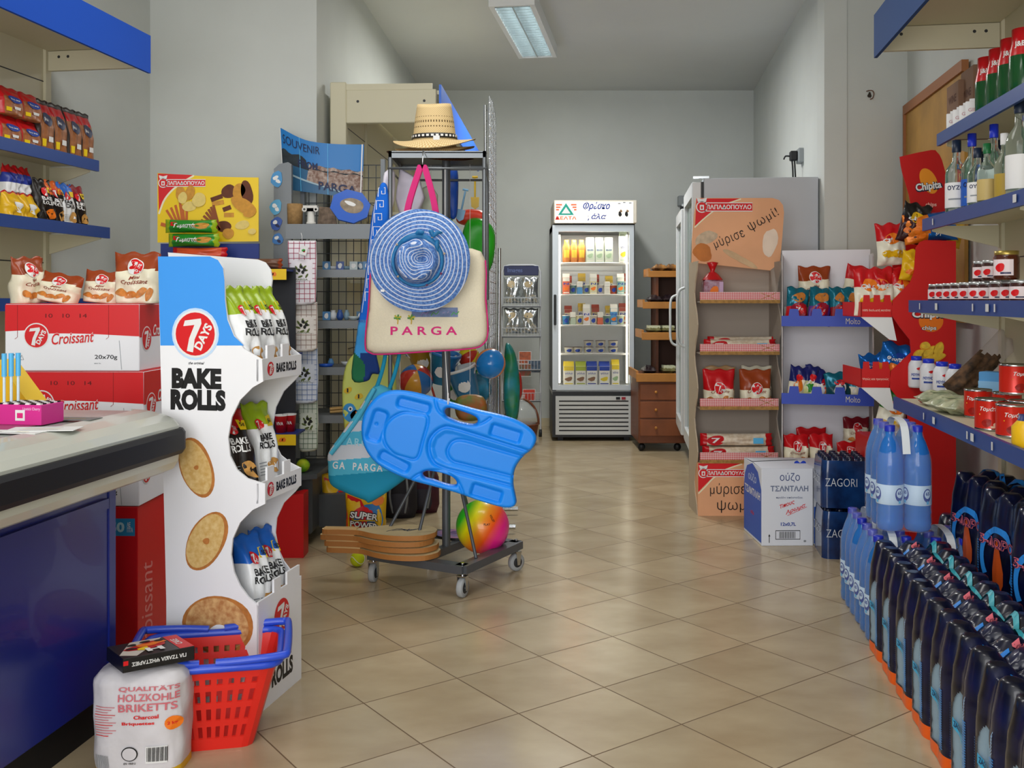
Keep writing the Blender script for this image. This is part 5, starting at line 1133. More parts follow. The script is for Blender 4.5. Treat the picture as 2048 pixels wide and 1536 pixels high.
# kids' board
Yk = 3.98; o4 = (715, 790); kg_ = M('kid_board_green', '#c8d26a', .5)
ol = cm2(PT_([(700, 716), (725, 700), (765, 705), (790, 740), (790, 860), (760, 890), (700, 892), (688, 850), (684, 790), (688, 745)], Yk, o4), 4)
pl = Plate(ol, .025, .01, .007, kg_)
def kd(sh, m, l=1): pl.d(sh, m, l)
def kp(px, py): return PT_([(px, py)], Yk, o4)[0]
u = Yk/F
kd(blob(*kp(701, 825), 14*u, 20*u, 20, wob=.05), M('bird_blue', '#2f8fd0', .5)); kd(blob(*kp(712, 830), 9*u, 12*u, 0), M('bird_blue', '#2f8fd0', .5)); kd(PG([kp(712, 822), kp(726, 826), kp(713, 832)]), ORANGE, 2); kd(EL(*kp(702, 817), 4.5*u, 5*u), WHITE, 3); kd(EL(*kp(702, 817), 2*u, 2.4*u), BLACK, 4)
for px, py in ((697, 780), (719, 792), (728, 812), (700, 850)): kd(blob(*kp(px, py), 8*u, 6*u, 20, seed=px), M('bug_yellow', '#d8b41e', .5), 2); kd(RC(kp(px-2, py)[0], kp(px, py+4)[1], kp(px+1, py)[0], kp(px, py-4)[1]), BLACK, 4)
tag(pl.mb.obj('kids_float_board', None, W(*o4, Yk)), 'yellow-green childrens float board with a blue bird, hanging behind the beach bag', 'float board')

# balls, bats on and by the rack
def rainbow():
    m = M('rainbow_vinyl', '#ff5a2a', .35, coat=.3); n = NX(m); x, y, z, v = n.obj()
    t = n.m('ADD', n.m('MULTIPLY', n.m('ADD', n.m('MULTIPLY', x, .82), n.m('MULTIPLY', z, -.5)), 4.2), .5)
    r = n.nt.nodes.new('ShaderNodeValToRGB'); cr = r.color_ramp
    cr.elements[0].position = .0; cr.elements[0].color = hx('#00b428'); cr.elements[1].position = 1; cr.elements[1].color = hx('#8a3ad8')
    for p, c in ((.14, '#35c81e'), (.27, '#f2ee10'), (.44, '#ff9a10'), (.60, '#ff5a14'), (.76, '#ff1e96'), (.90, '#ff2aa0')): e = cr.elements.new(p); e.color = hx(c)
    n.L.new(t, r.inputs[0]); n.base(r.outputs[0]); return m
Yb_ = 3.93; br = .107; mb = MB(); mb.sphere((0, 0, 0), br, rainbow(), 40, 24)
f = lambda x, y, l: tuple(Vector((x+.02, -sqrt(max(0, br**2-(x+.02)**2-(y+.03)**2)), y+.03)).normalized()*(br+l))
mb.d(TX('PLAY', .0, .0, .025, .008), f, BLACK, 1); mb.d(TX('VOLLEY', .02, .02, .03, .008, rot=-60), f, BLACK, 1)
put(mb, 'play_ball', (-.118, 3.952, .192), 0, 'rainbow coloured vinyl ball resting on the rack base', 'ball')
fb = fl(715, 1133); mb = MB(); mb.sphere((0, 0, .030), .030, M('tennis_felt', '#c8d416', .9, bump=.2, bscale=200), 24, 14)
mb.tube([(.030*cos(t)*cos(.5*sin(2*t)), .030*sin(t)*cos(.5*sin(2*t)), .030+.030*sin(.5*sin(2*t))) for t in [2*pi*k/40 for k in range(40)]], .0012, WHITE, 5, closed=True)
put(mb, 'tennis_ball', (fb[0], fb[1], 0), 0, 'yellow tennis ball on the floor beside a caster of the rack', 'ball')
def bat(seed):
    P_ = [(-.20, -.016), (-.12, -.015), (-.06, -.022), (.0, -.062), (.06, -.088), (.13, -.096), (.20, -.078), (.235, -.03), (.238, 0)]
    P_ = P_+[(x, -y) for x, y in P_[::-1]]; mb = MB(); o = cm2(P_, 4); mb.prism(o, 0, .019, M('bat_ply', '#e6cfa0', .5, noise=.12, nscale=12), 'xy', side=M('bat_edge', '#b3773c', .6))
    mb.prism([(x, y) for x, y in [(-.20, -.014), (-.07, -.018), (-.07, .018), (-.20, .014)]], .019, .024, M('bat_grip', '#d8b27a', .6), 'xy')
    f = topz(0, 0, .0195)
    for k in range(5): mb.d(LN(cm2([(.05+.02*k, -.03+.012*k), (.09+.01*k, .02-.01*k), (.12+.012*k, -.01+.01*k)], 4, False), .004), f, M('bat_ink', '#3c4a68', .6), 1)
    return mb
kbt = Kind(tag(bat(1).obj('beach_bat'), 'x', 'bat', 'wooden beach bats stacked on the rack base'))
bx, by = -.525, 3.80
for i, (dx, dy, a) in enumerate(((.012, .0, -.02), (.004, .01, .02), (-.012, .006, 0), (-.002, .0, .03))):
    kbt.at((bx+dx, by+dy, .1225+i*.0245), RA*.25+a, ['lowest wooden beach bat of the stack on the rack base', 'second wooden beach bat from the bottom of the stack', 'third wooden beach bat from the bottom of the stack', 'topmost wooden beach bat with a dark printed drawing'][i], rot=(0, 0, RA*.25+a))
# pink paddle
mb = MB(); mb.prism(cm2([(-.10, -.02), (-.03, -.03), (.05, -.075), (.13, -.06), (.16, 0), (.13, .06), (.05, .075), (-.03, .03), (-.10, .02)], 4), 0, .01, M('paddle_print', '#d88fb0', .5, noise=1, nscale=14, col2='#5a6fb0'), 'xy', side=BLACK)
f = topz(0, 0, .01); mb.d(blob(.02, .01, .03, .02, 0), f, M('print_lime', '#c8d83a', .5), 1); mb.d(blob(.08, -.02, .03, .03, 0), f, PURF, 1)
put(mb, 'printed_paddle', (-.17, 4.04, .1235), radians(150), 'pink and purple printed paddle lying behind the rack post', 'paddle')
# clear packaging under the bats
# toys and hanging goods behind the rack
clearp = M('clear_plastic', '#ffffff', .1, trans=1, ior=1.15, alpha=.35)
def beach_ball(r, c1, c2, c3):
    mb = MB(); ms = [M('bb_'+c, c, .25, coat=.4) for c in (c1, c2, c3)]; n, m = 30, 16
    V = []; 
    for i in range(m+1): V += [(r*sin(pi*i/m)*cos(2*pi*k/n), r*sin(pi*i/m)*sin(2*pi*k/n), -r*cos(pi*i/m)) for k in range(n)]
    mb.add(V, [(i*n+k, i*n+(k+1) % n, (i+1)*n+(k+1) % n, (i+1)*n+k) for i in range(m) for k in range(n)], lambda q: ms[((q % n)//5) % 3], sm=True); return mb
def bucket(c, rim, h=.13):
    r = MB(); cm_ = M('bk_'+c, c, .3, coat=.3); rm = M('bk_'+rim, rim, .3, coat=.3)
    r.lathe([(0, 0), (.05, 0), (.068, h), (.074, h), (.074, h+.012), (.064, h+.012), (.062, h*.9), (.046, .01), (0, .008)], lambda z: rm if z > h-.01 else cm_, 24)
    r.d(blob(0, h*.5, .028, .03, 20, n=12), cylm(.0605, a0=-pi/2), WHITE, 2)
    r.tube([(.07*cos(t), -.05*sin(t)*.9, h+.004-.05*sin(t)) for t in [pi*k/10 for k in range(11)]], .004, WHITE, 6); return r
def hang(mb, name, px, py, Y, lb, cat, rot=(0, 0, 0), group=None): return tag(mb.obj(name, None, W(px, py, Y), rot=rot), lb, cat, group)
hang(beach_ball(.067, '#1684d8', '#1684d8', '#e88a4a'), 'beach_ball', 981, 727, 4.35, 'blue and orange beach ball in a net hanging beside the tote bag', 'ball', rot=(.4, .5, .6))
mb = MB(); mb.tube([W(981, 695, 4.35), W(978, 668, 4.4), W(985, 640, 4.5)], .0025, WHITE, 5)
for k in range(7): a = k*.9; mb.tube([W(981, 700, 4.35), tuple(Vector(W(981, 668, 4.37))+Vector((.03*cos(a), .02*sin(a), -.01+.004*k)))], .0022, clearp, 5)
tag(mb.obj('net_knot'), 'knotted clear net top above the blue beach ball', 'net')
hang(beach_ball(.075, '#c8382a', '#e0a03c', '#2d6fb8'), 'beach_ball', 832, 762, 4.35, 'red and blue patterned beach ball hanging behind the bodyboard', 'ball', rot=(.8, .2, 0))
hang(beach_ball(.05, '#e8d21c', '#c8301c', '#e8d21c'), 'beach_ball', 938, 714, 4.50, 'yellow and red ball hanging under the tote bag corner', 'ball', rot=(.3, .9, 0))
hang(bucket('#2d9bd8', '#2d7fc8'), 'toy_bucket', 880, 765, 4.45, 'light blue toy bucket with white handle hanging behind the bodyboard', 'bucket', rot=(.15, .2, 0))
hang(bucket('#1f88d0', '#e8ecee'), 'toy_bucket', 938, 795, 4.40, 'blue toy bucket with white rim between the rack post and chrome tower', 'bucket', rot=(.1, -.3, 0))
hang(bucket('#3aa04a', '#2d9bd8'), 'toy_bucket', 905, 810, 4.60, 'green toy bucket behind the rack post', 'bucket', rot=(.1, .3, 0))
def softbag(pts, Y, o, m, t=.06, seed=0, **k): return Plate(cm2(PT_(pts, Y, o), 4), t, t*.6, .008, m, wob=.004, wf=30, seed=seed, **k)
pl = softbag([(930, 440), (965, 440), (985, 470), (975, 540), (930, 540), (918, 490)], 4.25, (950, 490), M('green_toy', '#28b41e', .35)); hang(pl.mb, 'green_toy_bag', 955, 490, 4.25, 'bright green plastic toy behind the sun hat brim', 'toy')
pl = softbag([(915, 425), (945, 418), (972, 425), (972, 445), (940, 452), (915, 445)], 4.30, (945, 435), M('red_toy', '#d83a20', .4)); hang(pl.mb, 'red_toy', 945, 435, 4.30, 'orange red toy hanging above the green one', 'toy')
pl = softbag([(898, 335), (915, 335), (916, 400), (912, 430), (900, 430), (896, 390)], 4.15, (905, 380), M('blue_strap', '#1450b8', .4), t=.02); hang(pl.mb, 'blue_lanyard', 905, 385, 4.15, 'long blue strap hanging inside the rack', 'strap')
pl = softbag([(1012, 680), (1030, 700), (1040, 760), (1036, 830), (1020, 850), (1008, 810), (1008, 730)], 4.55, (1020, 760), M('teal_print_bag', '#1f8aa0', .4, noise=1, nscale=12, col2='#1f7a3a'), t=.05); hang(pl.mb, 'toy_bag', 1020, 765, 4.6, 'teal and green toy bag hanging right of the chrome tower'.replace('right of', 'beyond'), 'toy')
pl = softbag([(1030, 745), (1040, 750), (1042, 790), (1032, 800), (1026, 775)], 4.8, (1034, 772), M('red_toy2', '#c8302a', .4), t=.03); hang(pl.mb, 'red_toy', 1036, 772, 4.8, 'small red toy hanging next to the teal bag', 'toy')
for i, (px, py, c, lb) in enumerate(((950, 385, '#e0b81e', 'yellow toy spade hanging inside the rack under the tray'), (898, 428, '#3a9a4a', 'green toy spade hanging behind the sun hat'), (925, 410, '#7fb4d8', 'pale blue toy spade hanging inside the rack'))):
    mb = MB(); m = M('spade_%d' % i, c, .4); mb.tube([(0, 0, .06), (0, 0, -.02)], .004, m, 8); mb.tube([(-.012, 0, .066), (.012, 0, .066)], .005, m, 8); mb.prism([(-.018, -.02), (.018, -.02), (.016, -.06), (0, -.072), (-.016, -.06)], -.003, .003, m); hang(mb, 'toy_spade', px, py, 4.2, lb, 'toy', rot=(0, .1*i, 0))
hang(bucket('#e0b020', '#c8302a', .11), 'toy_bucket', 852, 742, 4.55, 'yellow toy bucket with red rim under the tote bag', 'bucket', rot=(.2, -.2, 0))
pl = softbag([(862, 708), (900, 712), (905, 745), (880, 760), (858, 745)], 4.62, (880, 735), M('lime_toy', '#6ab82a', .4), t=.03, seed=3); hang(pl.mb, 'sand_toy', 884, 722, 4.62, 'lime green sand mould hanging under the tote bag', 'toy')
pl = softbag([(955, 790), (985, 800), (990, 835), (965, 850), (948, 825)], 4.55, (968, 820), M('teal_toy', '#2a9ac8', .4, noise=.6, nscale=20), t=.03, seed=4); hang(pl.mb, 'sand_toy', 960, 775, 4.62, 'mottled teal sand mould hanging behind the buckets', 'toy')
for i, (px, py, c) in enumerate(((868, 790, '#c8402a'), (912, 742, '#e8e2d0'), (948, 760, '#2f8a3a'))):
    mb = MB(); m = M('rake_%d' % i, c, .4); mb.tube([(0, 0, .07), (0, 0, -.03)], .005, m, 8); mb.box(-.03, .03, -.004, .004, -.04, -.028, m)
    for k in range(5): mb.box(-.03+.0138*k, -.025+.0138*k, -.003, .003, -.065, -.04, m)
    hang(mb, 'toy_rake', px, py, 4.42, ['red toy rake hanging behind the bodyboard', 'cream toy rake hanging before the blue bucket', 'green toy rake hanging beside the chrome tower'][i], 'toy', rot=(0, .3*i-.3, 0))
# foil toy packs low
for i, (px, py, c, c2) in enumerate(((800, 870, '#6a4a2c', '#8a6a3a'), (940, 815, '#b8542a', '#4a7a2a'), (862, 905, '#33303a', '#6a2f3a'))):
    pl = softbag([(px-26, py-20), (px+26, py-22), (px+30, py+20), (px-22, py+24)], 4.05, (px, py), M('pack_low_%d' % i, c, .5, noise=1, nscale=16, col2=c2), t=.04, seed=i); pl.mb.tube([(0, 0, .02), (0, 0, 1.66-W(px, py, 4.02+.03*i)[2])], .0012, WHITE, 4); hang(pl.mb, 'toy_pack', px, py, 4.02+.03*i, ['brown patterned pack hanging low behind the beach bag', 'orange and green patterned pack seen through the upper board slot', 'dark patterned pack seen through the lower board slot'][i], 'toy')
# chrome grid tower, seen edge-on
YC = 4.85; tw = thing('grid_tower', 'chrome wire grid display tower seen edge-on beside the rack', 'rack', (W(985, 0, YC)[0], YC, 0), radians(-2))
mb = MB()
zt2 = W(0, 202, YC)[2]
for k in range(7): y = -.25+k*.55/6; mb.tube([(.0, y, .06), (.0, y, zt2-.03*abs(k-3)*.3)], .0045, CHROME, 6)
for k in range(34): z = .30+k*(zt2-.36)/33; mb.tube([(.0, -.26, z), (.0, .31, z)], .003, CHROME, 5)
mb.obj('grid_panel', tw)
for dx in (-.022, .03): mb = MB(); mb.tube([(dx, -.10, .05), (dx*1.3, -.10, 1.35 if dx > 0 else zt2-.04)], .008, CHROME, 8); mb.obj('tower_tube', tw)
mb = MB(); 
for s in (-1, 1): mb.tube([(-.14, s*.2, .03), (.12, s*.2, .03)], .012, CHROME, 8)
mb.tube([(0, -.2, .03), (0, .2, .03)], .012, CHROME, 8); mb.tube([(0, -.1, .03), (0, -.1, .1)], .012, CHROME); mb.obj('foot_frame', tw)
# ---------------- postcard stand ----------------
YM = 7.9; ML = (W(1043, 0, YM)[0], YM, 0)
ms = thing('magazine_stand', 'white wire stand with navy header holding foil bags and postcards', 'stand', ML)
wm = M('wire_white', '#c9ccd0', .4); hm = M('header_navy', '#14204e', .35)
def m2(px, py): return RP(ML, 0, px, py)
a = m2(1004, 868); b_ = m2(1081, 530)
mb = MB()
for x in (a[0], b_[0]): mb.tube([(x, .02, .06), (x, .02, b_[1]-.05)], .008, wm, 8)
mb.tube([(x, .02, z) for x, z in [(a[0], b_[1]-.06), (a[0]+.02, b_[1]-.01), (a[0]+.06, b_[1]), (b_[0]-.06, b_[1]), (b_[0]-.02, b_[1]-.01), (b_[0], b_[1]-.06)]], .008, wm, 8)
mb.obj('frame', ms)
mb = MB(); hx0, hz0 = m2(1008, 551); hx1, hz1 = m2(1077, 532); mb.box(hx0, hx1, .0, .012, hz0, hz1, hm, .004); mb.d(TX('Images', (hx0+hx1)/2-.05, (hz0+hz1)/2, .12, .045), front(0, 0, 0), M('header_ink', '#5a6a9a', .5), 1); mb.obj('header', ms)
for i, (pt, pb2) in enumerate(((596, 612), (656, 672), (720, 738), (785, 800))):
    mb = MB(); z = m2(0, pb2)[1]; zt_ = m2(0, pt)[1]
    for y in (-.05,): 
        mb.tube([(a[0], .0, zt_), (a[0], y, zt_), (b_[0], y, zt_), (b_[0], .0, zt_)], .003, wm, 5); mb.tube([(a[0], .0, z), (a[0], y, z), (b_[0], y, z), (b_[0], .0, z)], .003, wm, 5)
        for k in range(13): x = a[0]+(b_[0]-a[0])*k/12; mb.tube([(x, y, z), (x, y, zt_)], .002, wm, 5)
    mb.box(a[0], b_[0], -.05, .012, z-.012, z, M('pocket_grey', '#565c62', .5)); mb.obj('pocket', ms)
foil = M('silver_foil', '#d3d8da', .15, .85, bump=.6, bscale=16)
k = 0
for px in (1025, 1059):
    for py in (607, 667):
        x, z = m2(px, py); h = .21 if py == 607 else .20
        b = Bag(.142, h, .05, 'pillow', None, foil, seed=k+3, crump=.006); b.d(blob(-.01, h*.72, .035, .025, 0, seed=k), M('foil_tan', '#b7a582', .5), 2)
        put(b.mb, 'foil_bag', (ML[0]+x, YM-.022, z+.002), 0, ['silver foil bag in the upper pocket next to the beach rack', 'silver foil bag in the second pocket next to the beach rack', 'silver foil bag in the upper pocket nearest the fridge', 'silver foil bag in the second pocket nearest the fridge'][k], 'bag'); k += 1
for i, (px, py, c, c2) in enumerate(((1022, 733, '#6c8796', '#39505c'), (1050, 715, '#c8643a', '#8a4a34'), (1069, 733, '#566e84', '#2c3c50'), (1050, 740, '#b84a34', '#5a6a4a'), (1058, 790, '#d83a28', '#b8402c'))):
    mb = MB(); x, z = m2(px, py); mb.box(-.05, .05, 0, .003, -.05, .05, M('card_%d' % i, c, .4, noise=.6, nscale=30, col2=c2)); mb.d(LN([(-.048, -.048), (.048, -.048), (.048, .048), (-.048, .048), (-.048, -.048)], .004), front(0, 0, 0), WHITE, 1)
    put(mb, 'postcard', (ML[0]+x, YM-.012-.004*i, z), 0, ['grey-blue postcard in the third pocket', 'orange postcard in the third pocket', 'slate postcard in the third pocket nearest the fridge', 'red-brown postcard low in the third pocket', 'bright red card in the lowest pocket'][i], 'postcard')
for sx in (a[0], b_[0]): mb = MB(); mb.lathe([(0, -.012), (.03, -.012), (.03, .012), (0, .012)], DGREY, 16, T=Matrix.Translation((sx, .03, .03)) @ Matrix.Rotation(pi/2, 4, 'Y')); mb.tube([(sx, .03, .03), (sx, .03, .08)], .008, CHROME, 6); mb.obj('wheel', ms)
# wicker basket wrapped in cellophane
YQ = 7.45; wk = M('wicker', '#7a4226', .7, noise=.4, nscale=60)
mb = MB(); mb.lathe([(0, 0), (.10, 0), (.13, .16), (.137, .165), (.13, .17), (.12, .16), (.09, .015), (0, .012)], wk, 28); 
wb_ = thing('wicker_basket', 'brown wicker basket with arched handle wrapped in clear film on the floor', 'basket', (W(1043, 0, YQ)[0], YQ, 0)); mb.obj('bowl', wb_)
mb = MB(); mb.tube([(.13*cos(t), 0, .16+.19*sin(t)) for t in [pi*k/16 for k in range(17)]], .009, wk, 8); mb.obj('handle', wb_)
mb = MB(); mb.lathe([(.10, .14), (.125, .2), (.11, .27), (.04, .33), (.012, .35), (.03, .38)], M('cellophane', '#dfe8ea', .1, alpha=.3, spec=.8, bump=.8, bscale=20), 20); mb.obj('film', wb_)

# ---------------- milk fridge ----------------
YF_ = 7.68; FX0, FX1 = W(1105, 0, YF_)[0], W(1271, 0, YF_)[0]; FL_ = ((FX0+FX1)/2, YF_, 0); fw = (FX1-FX0)/2
fr = thing('milk_fridge', 'lit glass-door dairy fridge with white frame and black louvred base', 'fridge', FL_)
def f2(px, py, yo=0): return RP(FL_, 0, px, py, yo)
fb_ = M('fridge_white', '#d9dcdd', .4); fk_ = M('fridge_black', '#15171a', .4); zB = f2(0, 783)[1]; zT = f2(0, 448)[1]; zTT = f2(0, 400, -.03)[1]; FD = .62
mb = MB(); mb.box(-fw, -fw+.03, .05, FD, zB, zT, fk_); mb.box(fw-.03, fw, .05, FD, zB, zT, fk_); mb.box(-fw, fw, .05, FD, zT-.05, zT, fk_); mb.box(-fw, fw, .05, FD, zB-.03, zB, fb_); mb.box(-fw+.03, fw-.03, .06, FD-.03, zB, f2(0, 771, .10)[1]-.001, fb_); mb.box(-fw, fw, FD-.03, FD, zB, zT, fb_)
mb.box(-fw+.03, -fw+.034, .05, FD-.03, zB, zT-.05, fb_); mb.box(fw-.034, fw-.03, .05, FD-.03, zB, zT-.05, fb_); mb.obj('cabinet', fr)
mb = MB(); mb.box(-fw+.01, fw+.01, -.02, FD, zT+.004, zTT, M('header_shell', '#d8d2c4', .5), .006)
mb.obj('header_box', fr)
mb = MB(); x0, z0 = f2(1110, 446, -.03); x1, z1 = f2(1267, 403, -.03); mb.box(x0, x1, -.028, -.02, z0, z1, M('backlit_sign', '#fbf5e6', .5, emit='#fff6e2', es=.5)); f = front(0, -.028, 0)
def fp(px, py): return f2(px, py, -.028)
u = (YF_-.028)/F; tgm = M('sign_teal', '#12a08c', .5); o_ = M('sign_orange', '#ee6a3a', .5)
for k, (xa_, xb_2) in enumerate(((1112, 1124), (1112, 1121), (1112, 1118))): mb.d(RC(*fp(xa_, 411+5*k), fp(xb_2, 0)[0], fp(0, 408+5*k)[1]), f, o_, 1); mb.d(RC(fp(1142+3*k, 0)[0], fp(0, 411+5*k)[1], fp(1153, 0)[0], fp(0, 408+5*k)[1]), f, o_, 1)
mb.d(PG([fp(1132, 406), fp(1116, 430), fp(1148, 430)]), f, tgm, 2); mb.d(PG([fp(1132, 414), fp(1123, 427), fp(1141, 427)]), f, WHITE, 3)
mb.d(TX('ΔΕΛΤΑ', *fp(1132, 436), 42*u, 7*u, bold=.03), f, o_, 2); mb.d(TX('ΔΕΛΤΑ'[0], *fp(1114, 436), 7*u, 7*u, bold=.05), f, RED, 3)
mb.d(TX('Φρέσκο', *fp(1193, 413), 54*u, 18*u, shear=.3, bold=.025), f, TXTB, 2); mb.d(TX('γάλα', *fp(1194, 434), 38*u, 14*u, shear=.3, bold=.025), f, TXTB, 2)
for px in (1240, 1253): mb.d(blob(*fp(px, 428), 3.5*u, 5*u, 0, seed=px), f, BLACK, 2); mb.d(blob(*fp(px+2, 422), 2.5*u, 2.5*u, 0, seed=px+1), f, M('cow_tan', '#8c6a4a', .6), 3)
for px, py in ((1236, 408), (1246, 406), (1258, 407)): mb.d(RC(*fp(px, py), *fp(px+5, py-2)), f, GREY, 2)
mb.obj('lit_header_sign', fr)
# door
mb = MB(); dm = M('door_alu', '#c4ccd2', .35, .2); dx0, dz0 = f2(1105, 780); dx1, dz1 = f2(1268, 450); gx0, gz0 = f2(1117, 770); gx1, gz1 = f2(1259, 463)
for bx4 in ((dx0, gx0, dz0, dz1), (gx1, dx1, dz0, dz1), (gx0, gx1, dz0, gz0), (gx0, gx1, gz1, dz1)): mb.box(bx4[0], bx4[1], 0, .045, bx4[2], bx4[3], dm)
door = mb.obj('door', fr)
gl_ = M('fridge_glass', '#ffffff', .02, trans=1, ior=1.12); mb = MB(); mb.box(gx0, gx1, .018, .024, gz0, gz1, gl_); mb.obj('glass', door)
mb = MB(); hx_, hz_ = f2(1110, 650); mb.box(hx_-.010, hx_+.010, -.03, 0, hz_, f2(0, 589)[1], DGREY, .005); mb.obj('handle', door)
# base grille
mb = MB(); mb.box(-fw, fw, .03, FD, .03, zB-.03, fk_); mb.box(-fw, fw, .0, .03, .03, zB-.005, fk_)
for sx in (-1, 1): mb.box(sx*fw*.8-.02, sx*fw*.8+.02, .05, .1, 0, .03, BLACK)
mb.obj('base', fr)
mb = MB(); x0, z0 = f2(1111, 869); x1, z1 = f2(1264, 792); mb.box(x0, x1, -.012, .0, z0, z1, M('grille_white', '#c9cccb', .5))
for k in range(8): px0, za = f2(1118, 801+k*8.4, -.012); px1, zb3 = f2(1257, 803.6+k*8.4, -.012); mb.d(RC(px0, zb3, px1, za), front(0, -.012, 0), BLACK, 1)
for px, m in ((1236, BLACK), (1247, M('switch_red', '#9a1a2a', .4))): a1 = f2(px-4, 799, -.012); a2 = f2(px+4, 794, -.012); mb.box(a1[0], a2[0], -.018, -.012, a1[1], a2[1], m)
mb.obj('grille_panel', fr)
tube_m = M('fridge_tube', '#ffffff', .5, emit='#fff4d8', es=4.5)
for s in (-1, 1): mb = MB(); xx = (gx0+.012) if s < 0 else (gx1-.012); mb.tube([(xx, .075, zB+.06), (xx, .075, zT-.08)], .007, tube_m, 8); mb.obj('light_tube', fr)
shz = [f2(0, py, .12)[1] for py in (527, 590, 651, 708)]
for z in shz:
    mb = MB(); 
    for k in range(9): y = .10+k*.052; mb.tube([(-fw+.045, y, z-.004), (fw-.045, y, z-.004)], .0025, WHITE, 5)
    for k in range(16): x = -fw+.05+k*(2*fw-.1)/15; mb.tube([(x, .10, z-.004), (x, .52, z-.004)], .0015, WHITE, 4)
    mb.tube([(-fw+.045, .095, z+.004), (fw-.045, .095, z+.004)], .004, WHITE, 6); mb.obj('wire_shelf', fr)
zfl = f2(0, 771, .10)[1]
def carton_milk(w, d, h, c, cap, art, text='γάλα'):
    mb = MB(); mb.box(-w/2, w/2, -d/2, d/2, 0, h*.8, c, .001); mb.prism([(-d/2, h*.8), (d/2, h*.8), (.004, h*.97), (.004, h), (-.004, h), (-.004, h*.97)], -w/2, w/2, cap, 'yz')
    f = front(0, -d/2, 0); mb.d(RC(-w/2+.001, h*.62, w/2-.001, h*.79), f, cap, 1); mb.d(TX(text, 0, h*.5, w*.75, h*.1), f, TXTB, 1); mb.d(blob(0, h*.27, w*.3, h*.10, 0, wob=.2), f, art, 1); mb.d(RC(-w*.4, h*.06, w*.4, h*.1), f, cap, 1); return mb
def pot(r, h, c, lid=WHITE):
    mb = MB(); mb.lathe([(0, 0), (r*.8, 0), (r, h*.92), (r*1.08, h*.93), (r*1.08, h), (0, h)], lambda z: lid if z > h*.925 else c, 20); mb.d(blob(0, h*.45, r*.5, h*.25, 0), cylm(r*.93), TXTB, 2); return mb
YC_ = M('milk_yellow', '#ecd23a', .5); MW = M('milk_white', '#f2f0e4', .5); BR_ = M('milk_brown', '#8a6448', .5)
fy = YF_+.13
def fpos(px, z, dy=0): return (W(px, 0, fy+dy)[0], fy+dy, z)
for i, (px, c, cap, art, lb) in enumerate(((1137, MW, YC_, BR_, 'milk carton with yellow top at the hinge-side corner of the fridge floor'), (1161, MW, M('milk_green', '#a9b83c', .5), BR_, 'milk carton with olive top on the fridge floor'), (1183, MW, TXTB, BR_, 'milk carton with blue top next to the olive one'), (1208, MW, TXTB, YC_, 'milk carton with blue top and yellow print'), (1230, MW, YC_, M('milk_grass', '#9ab88a', .5), 'narrow pale milk carton nearest the fridge light'))):
    put(carton_milk(.082 if i < 4 else .06, .08, .19 if i < 4 else .205, c, cap, art), 'milk_carton', fpos(px, zfl), 0, lb, 'milk carton', 'milk cartons on the fridge floor')
cup = Kind(tag(pot(.038, .05, MW, M('lid_dark', '#5a4a48', .4)).obj('yogurt_pot'), 'x', 'yogurt pot', 'yogurt pots on the lowest wire shelf'))
for i, (px, lv) in enumerate(((1138, 0), (1155, 0), (1177, 0), (1177, 1), (1201, 0), (1201, 1), (1226, 0), (1226, 1))):
    cup.at(fpos(px, shz[3]+.006+lv*.051), 0, '%s yogurt pot in column %s of the lowest wire shelf' % (['lower', 'upper'][lv], ['one', 'two', 'three', 'three', 'four', 'four', 'five', 'five'][i]))
rg = random.Random(3)
pal = ['#4f94c8', '#f0ede0', '#c8d8c0', '#d86a4a', '#e8e0b0', '#88b0a8', '#f4f0f0']
for r, (zi, n, sc_l) in enumerate(((2, 9, 'third'), (1, 9, 'second'))):
    for k in range(n):
        px = 1132+k*13.6; z = shz[zi]+.006; kind = (k*3+r) % 4; c = pal[(k*2+r*3) % 7]; m = M('dairy_%s' % c, c, .5)
        if kind in (0, 2): mb = pot(.030, .075, m, MW); nm = 'yogurt_pot'; ct = 'yogurt pot'
        elif kind == 1: mb = carton_milk(.055, .05, .165, m, MW, ORANGE, 'Ν'); nm = 'dairy_carton'; ct = 'dairy carton'
        else: mb = MB(); mb.box(-.022, .022, -.03, .03, 0, .055, m, .004); mb.box(-.022, .022, -.03, .03, .056, .10, MW, .004); nm = 'butter_pack'; ct = 'butter pack'
        if k % 2 == 0: put(carton_milk(.06, .06, .15+.01*(k % 3), M('dairy_back_%d' % (k % 3), ['#e8dcc0', '#c9b48a', '#d8d4c8'][k % 3], .5), M('dairy_cap_%d' % (k % 4), ['#b04a3a', '#7a8a3a', '#d8b84a', '#5a84b0'][k % 4], .5), ORANGE, 'Ν'), 'dairy_carton', fpos(px+4, z, .16), 0, 'back row dairy carton, %s from the handle on the %s wire shelf' % (ORD[k//2], sc_l), 'dairy carton')
        put(mb, nm, fpos(px, z, .02*(k % 2)), 0, '%s %s, %s from the handle side on the %s wire shelf' % ({'#4f94c8': 'blue', '#f0ede0': 'ivory', '#c8d8c0': 'pale green', '#d86a4a': 'orange', '#e8e0b0': 'cream', '#88b0a8': 'grey-green', '#f4f0f0': 'white'}[c], ct, ORD[k], sc_l), ct)
for k in range(3):
    mb = MB(); mb.lathe([(0, 0), (.030, 0), (.032, .02), (.032, .12), (.018, .155), (.018, .18), (0, .18)], lambda z: ORANGE if z > .156 else M('juice_orange', '#c87a3a', .4), 16); mb.d(RC(-.02, .04, .02, .10, 4, 1), cylm(.032), M('label_yellow', '#d8b83a', .5), 2)
    put(mb, 'juice_bottle', fpos(1133+15*k, shz[0]+.006), 0, 'orange juice bottle, %s from the handle side on the top wire shelf' % ORD[k], 'bottle', 'juice bottles on the top wire shelf')
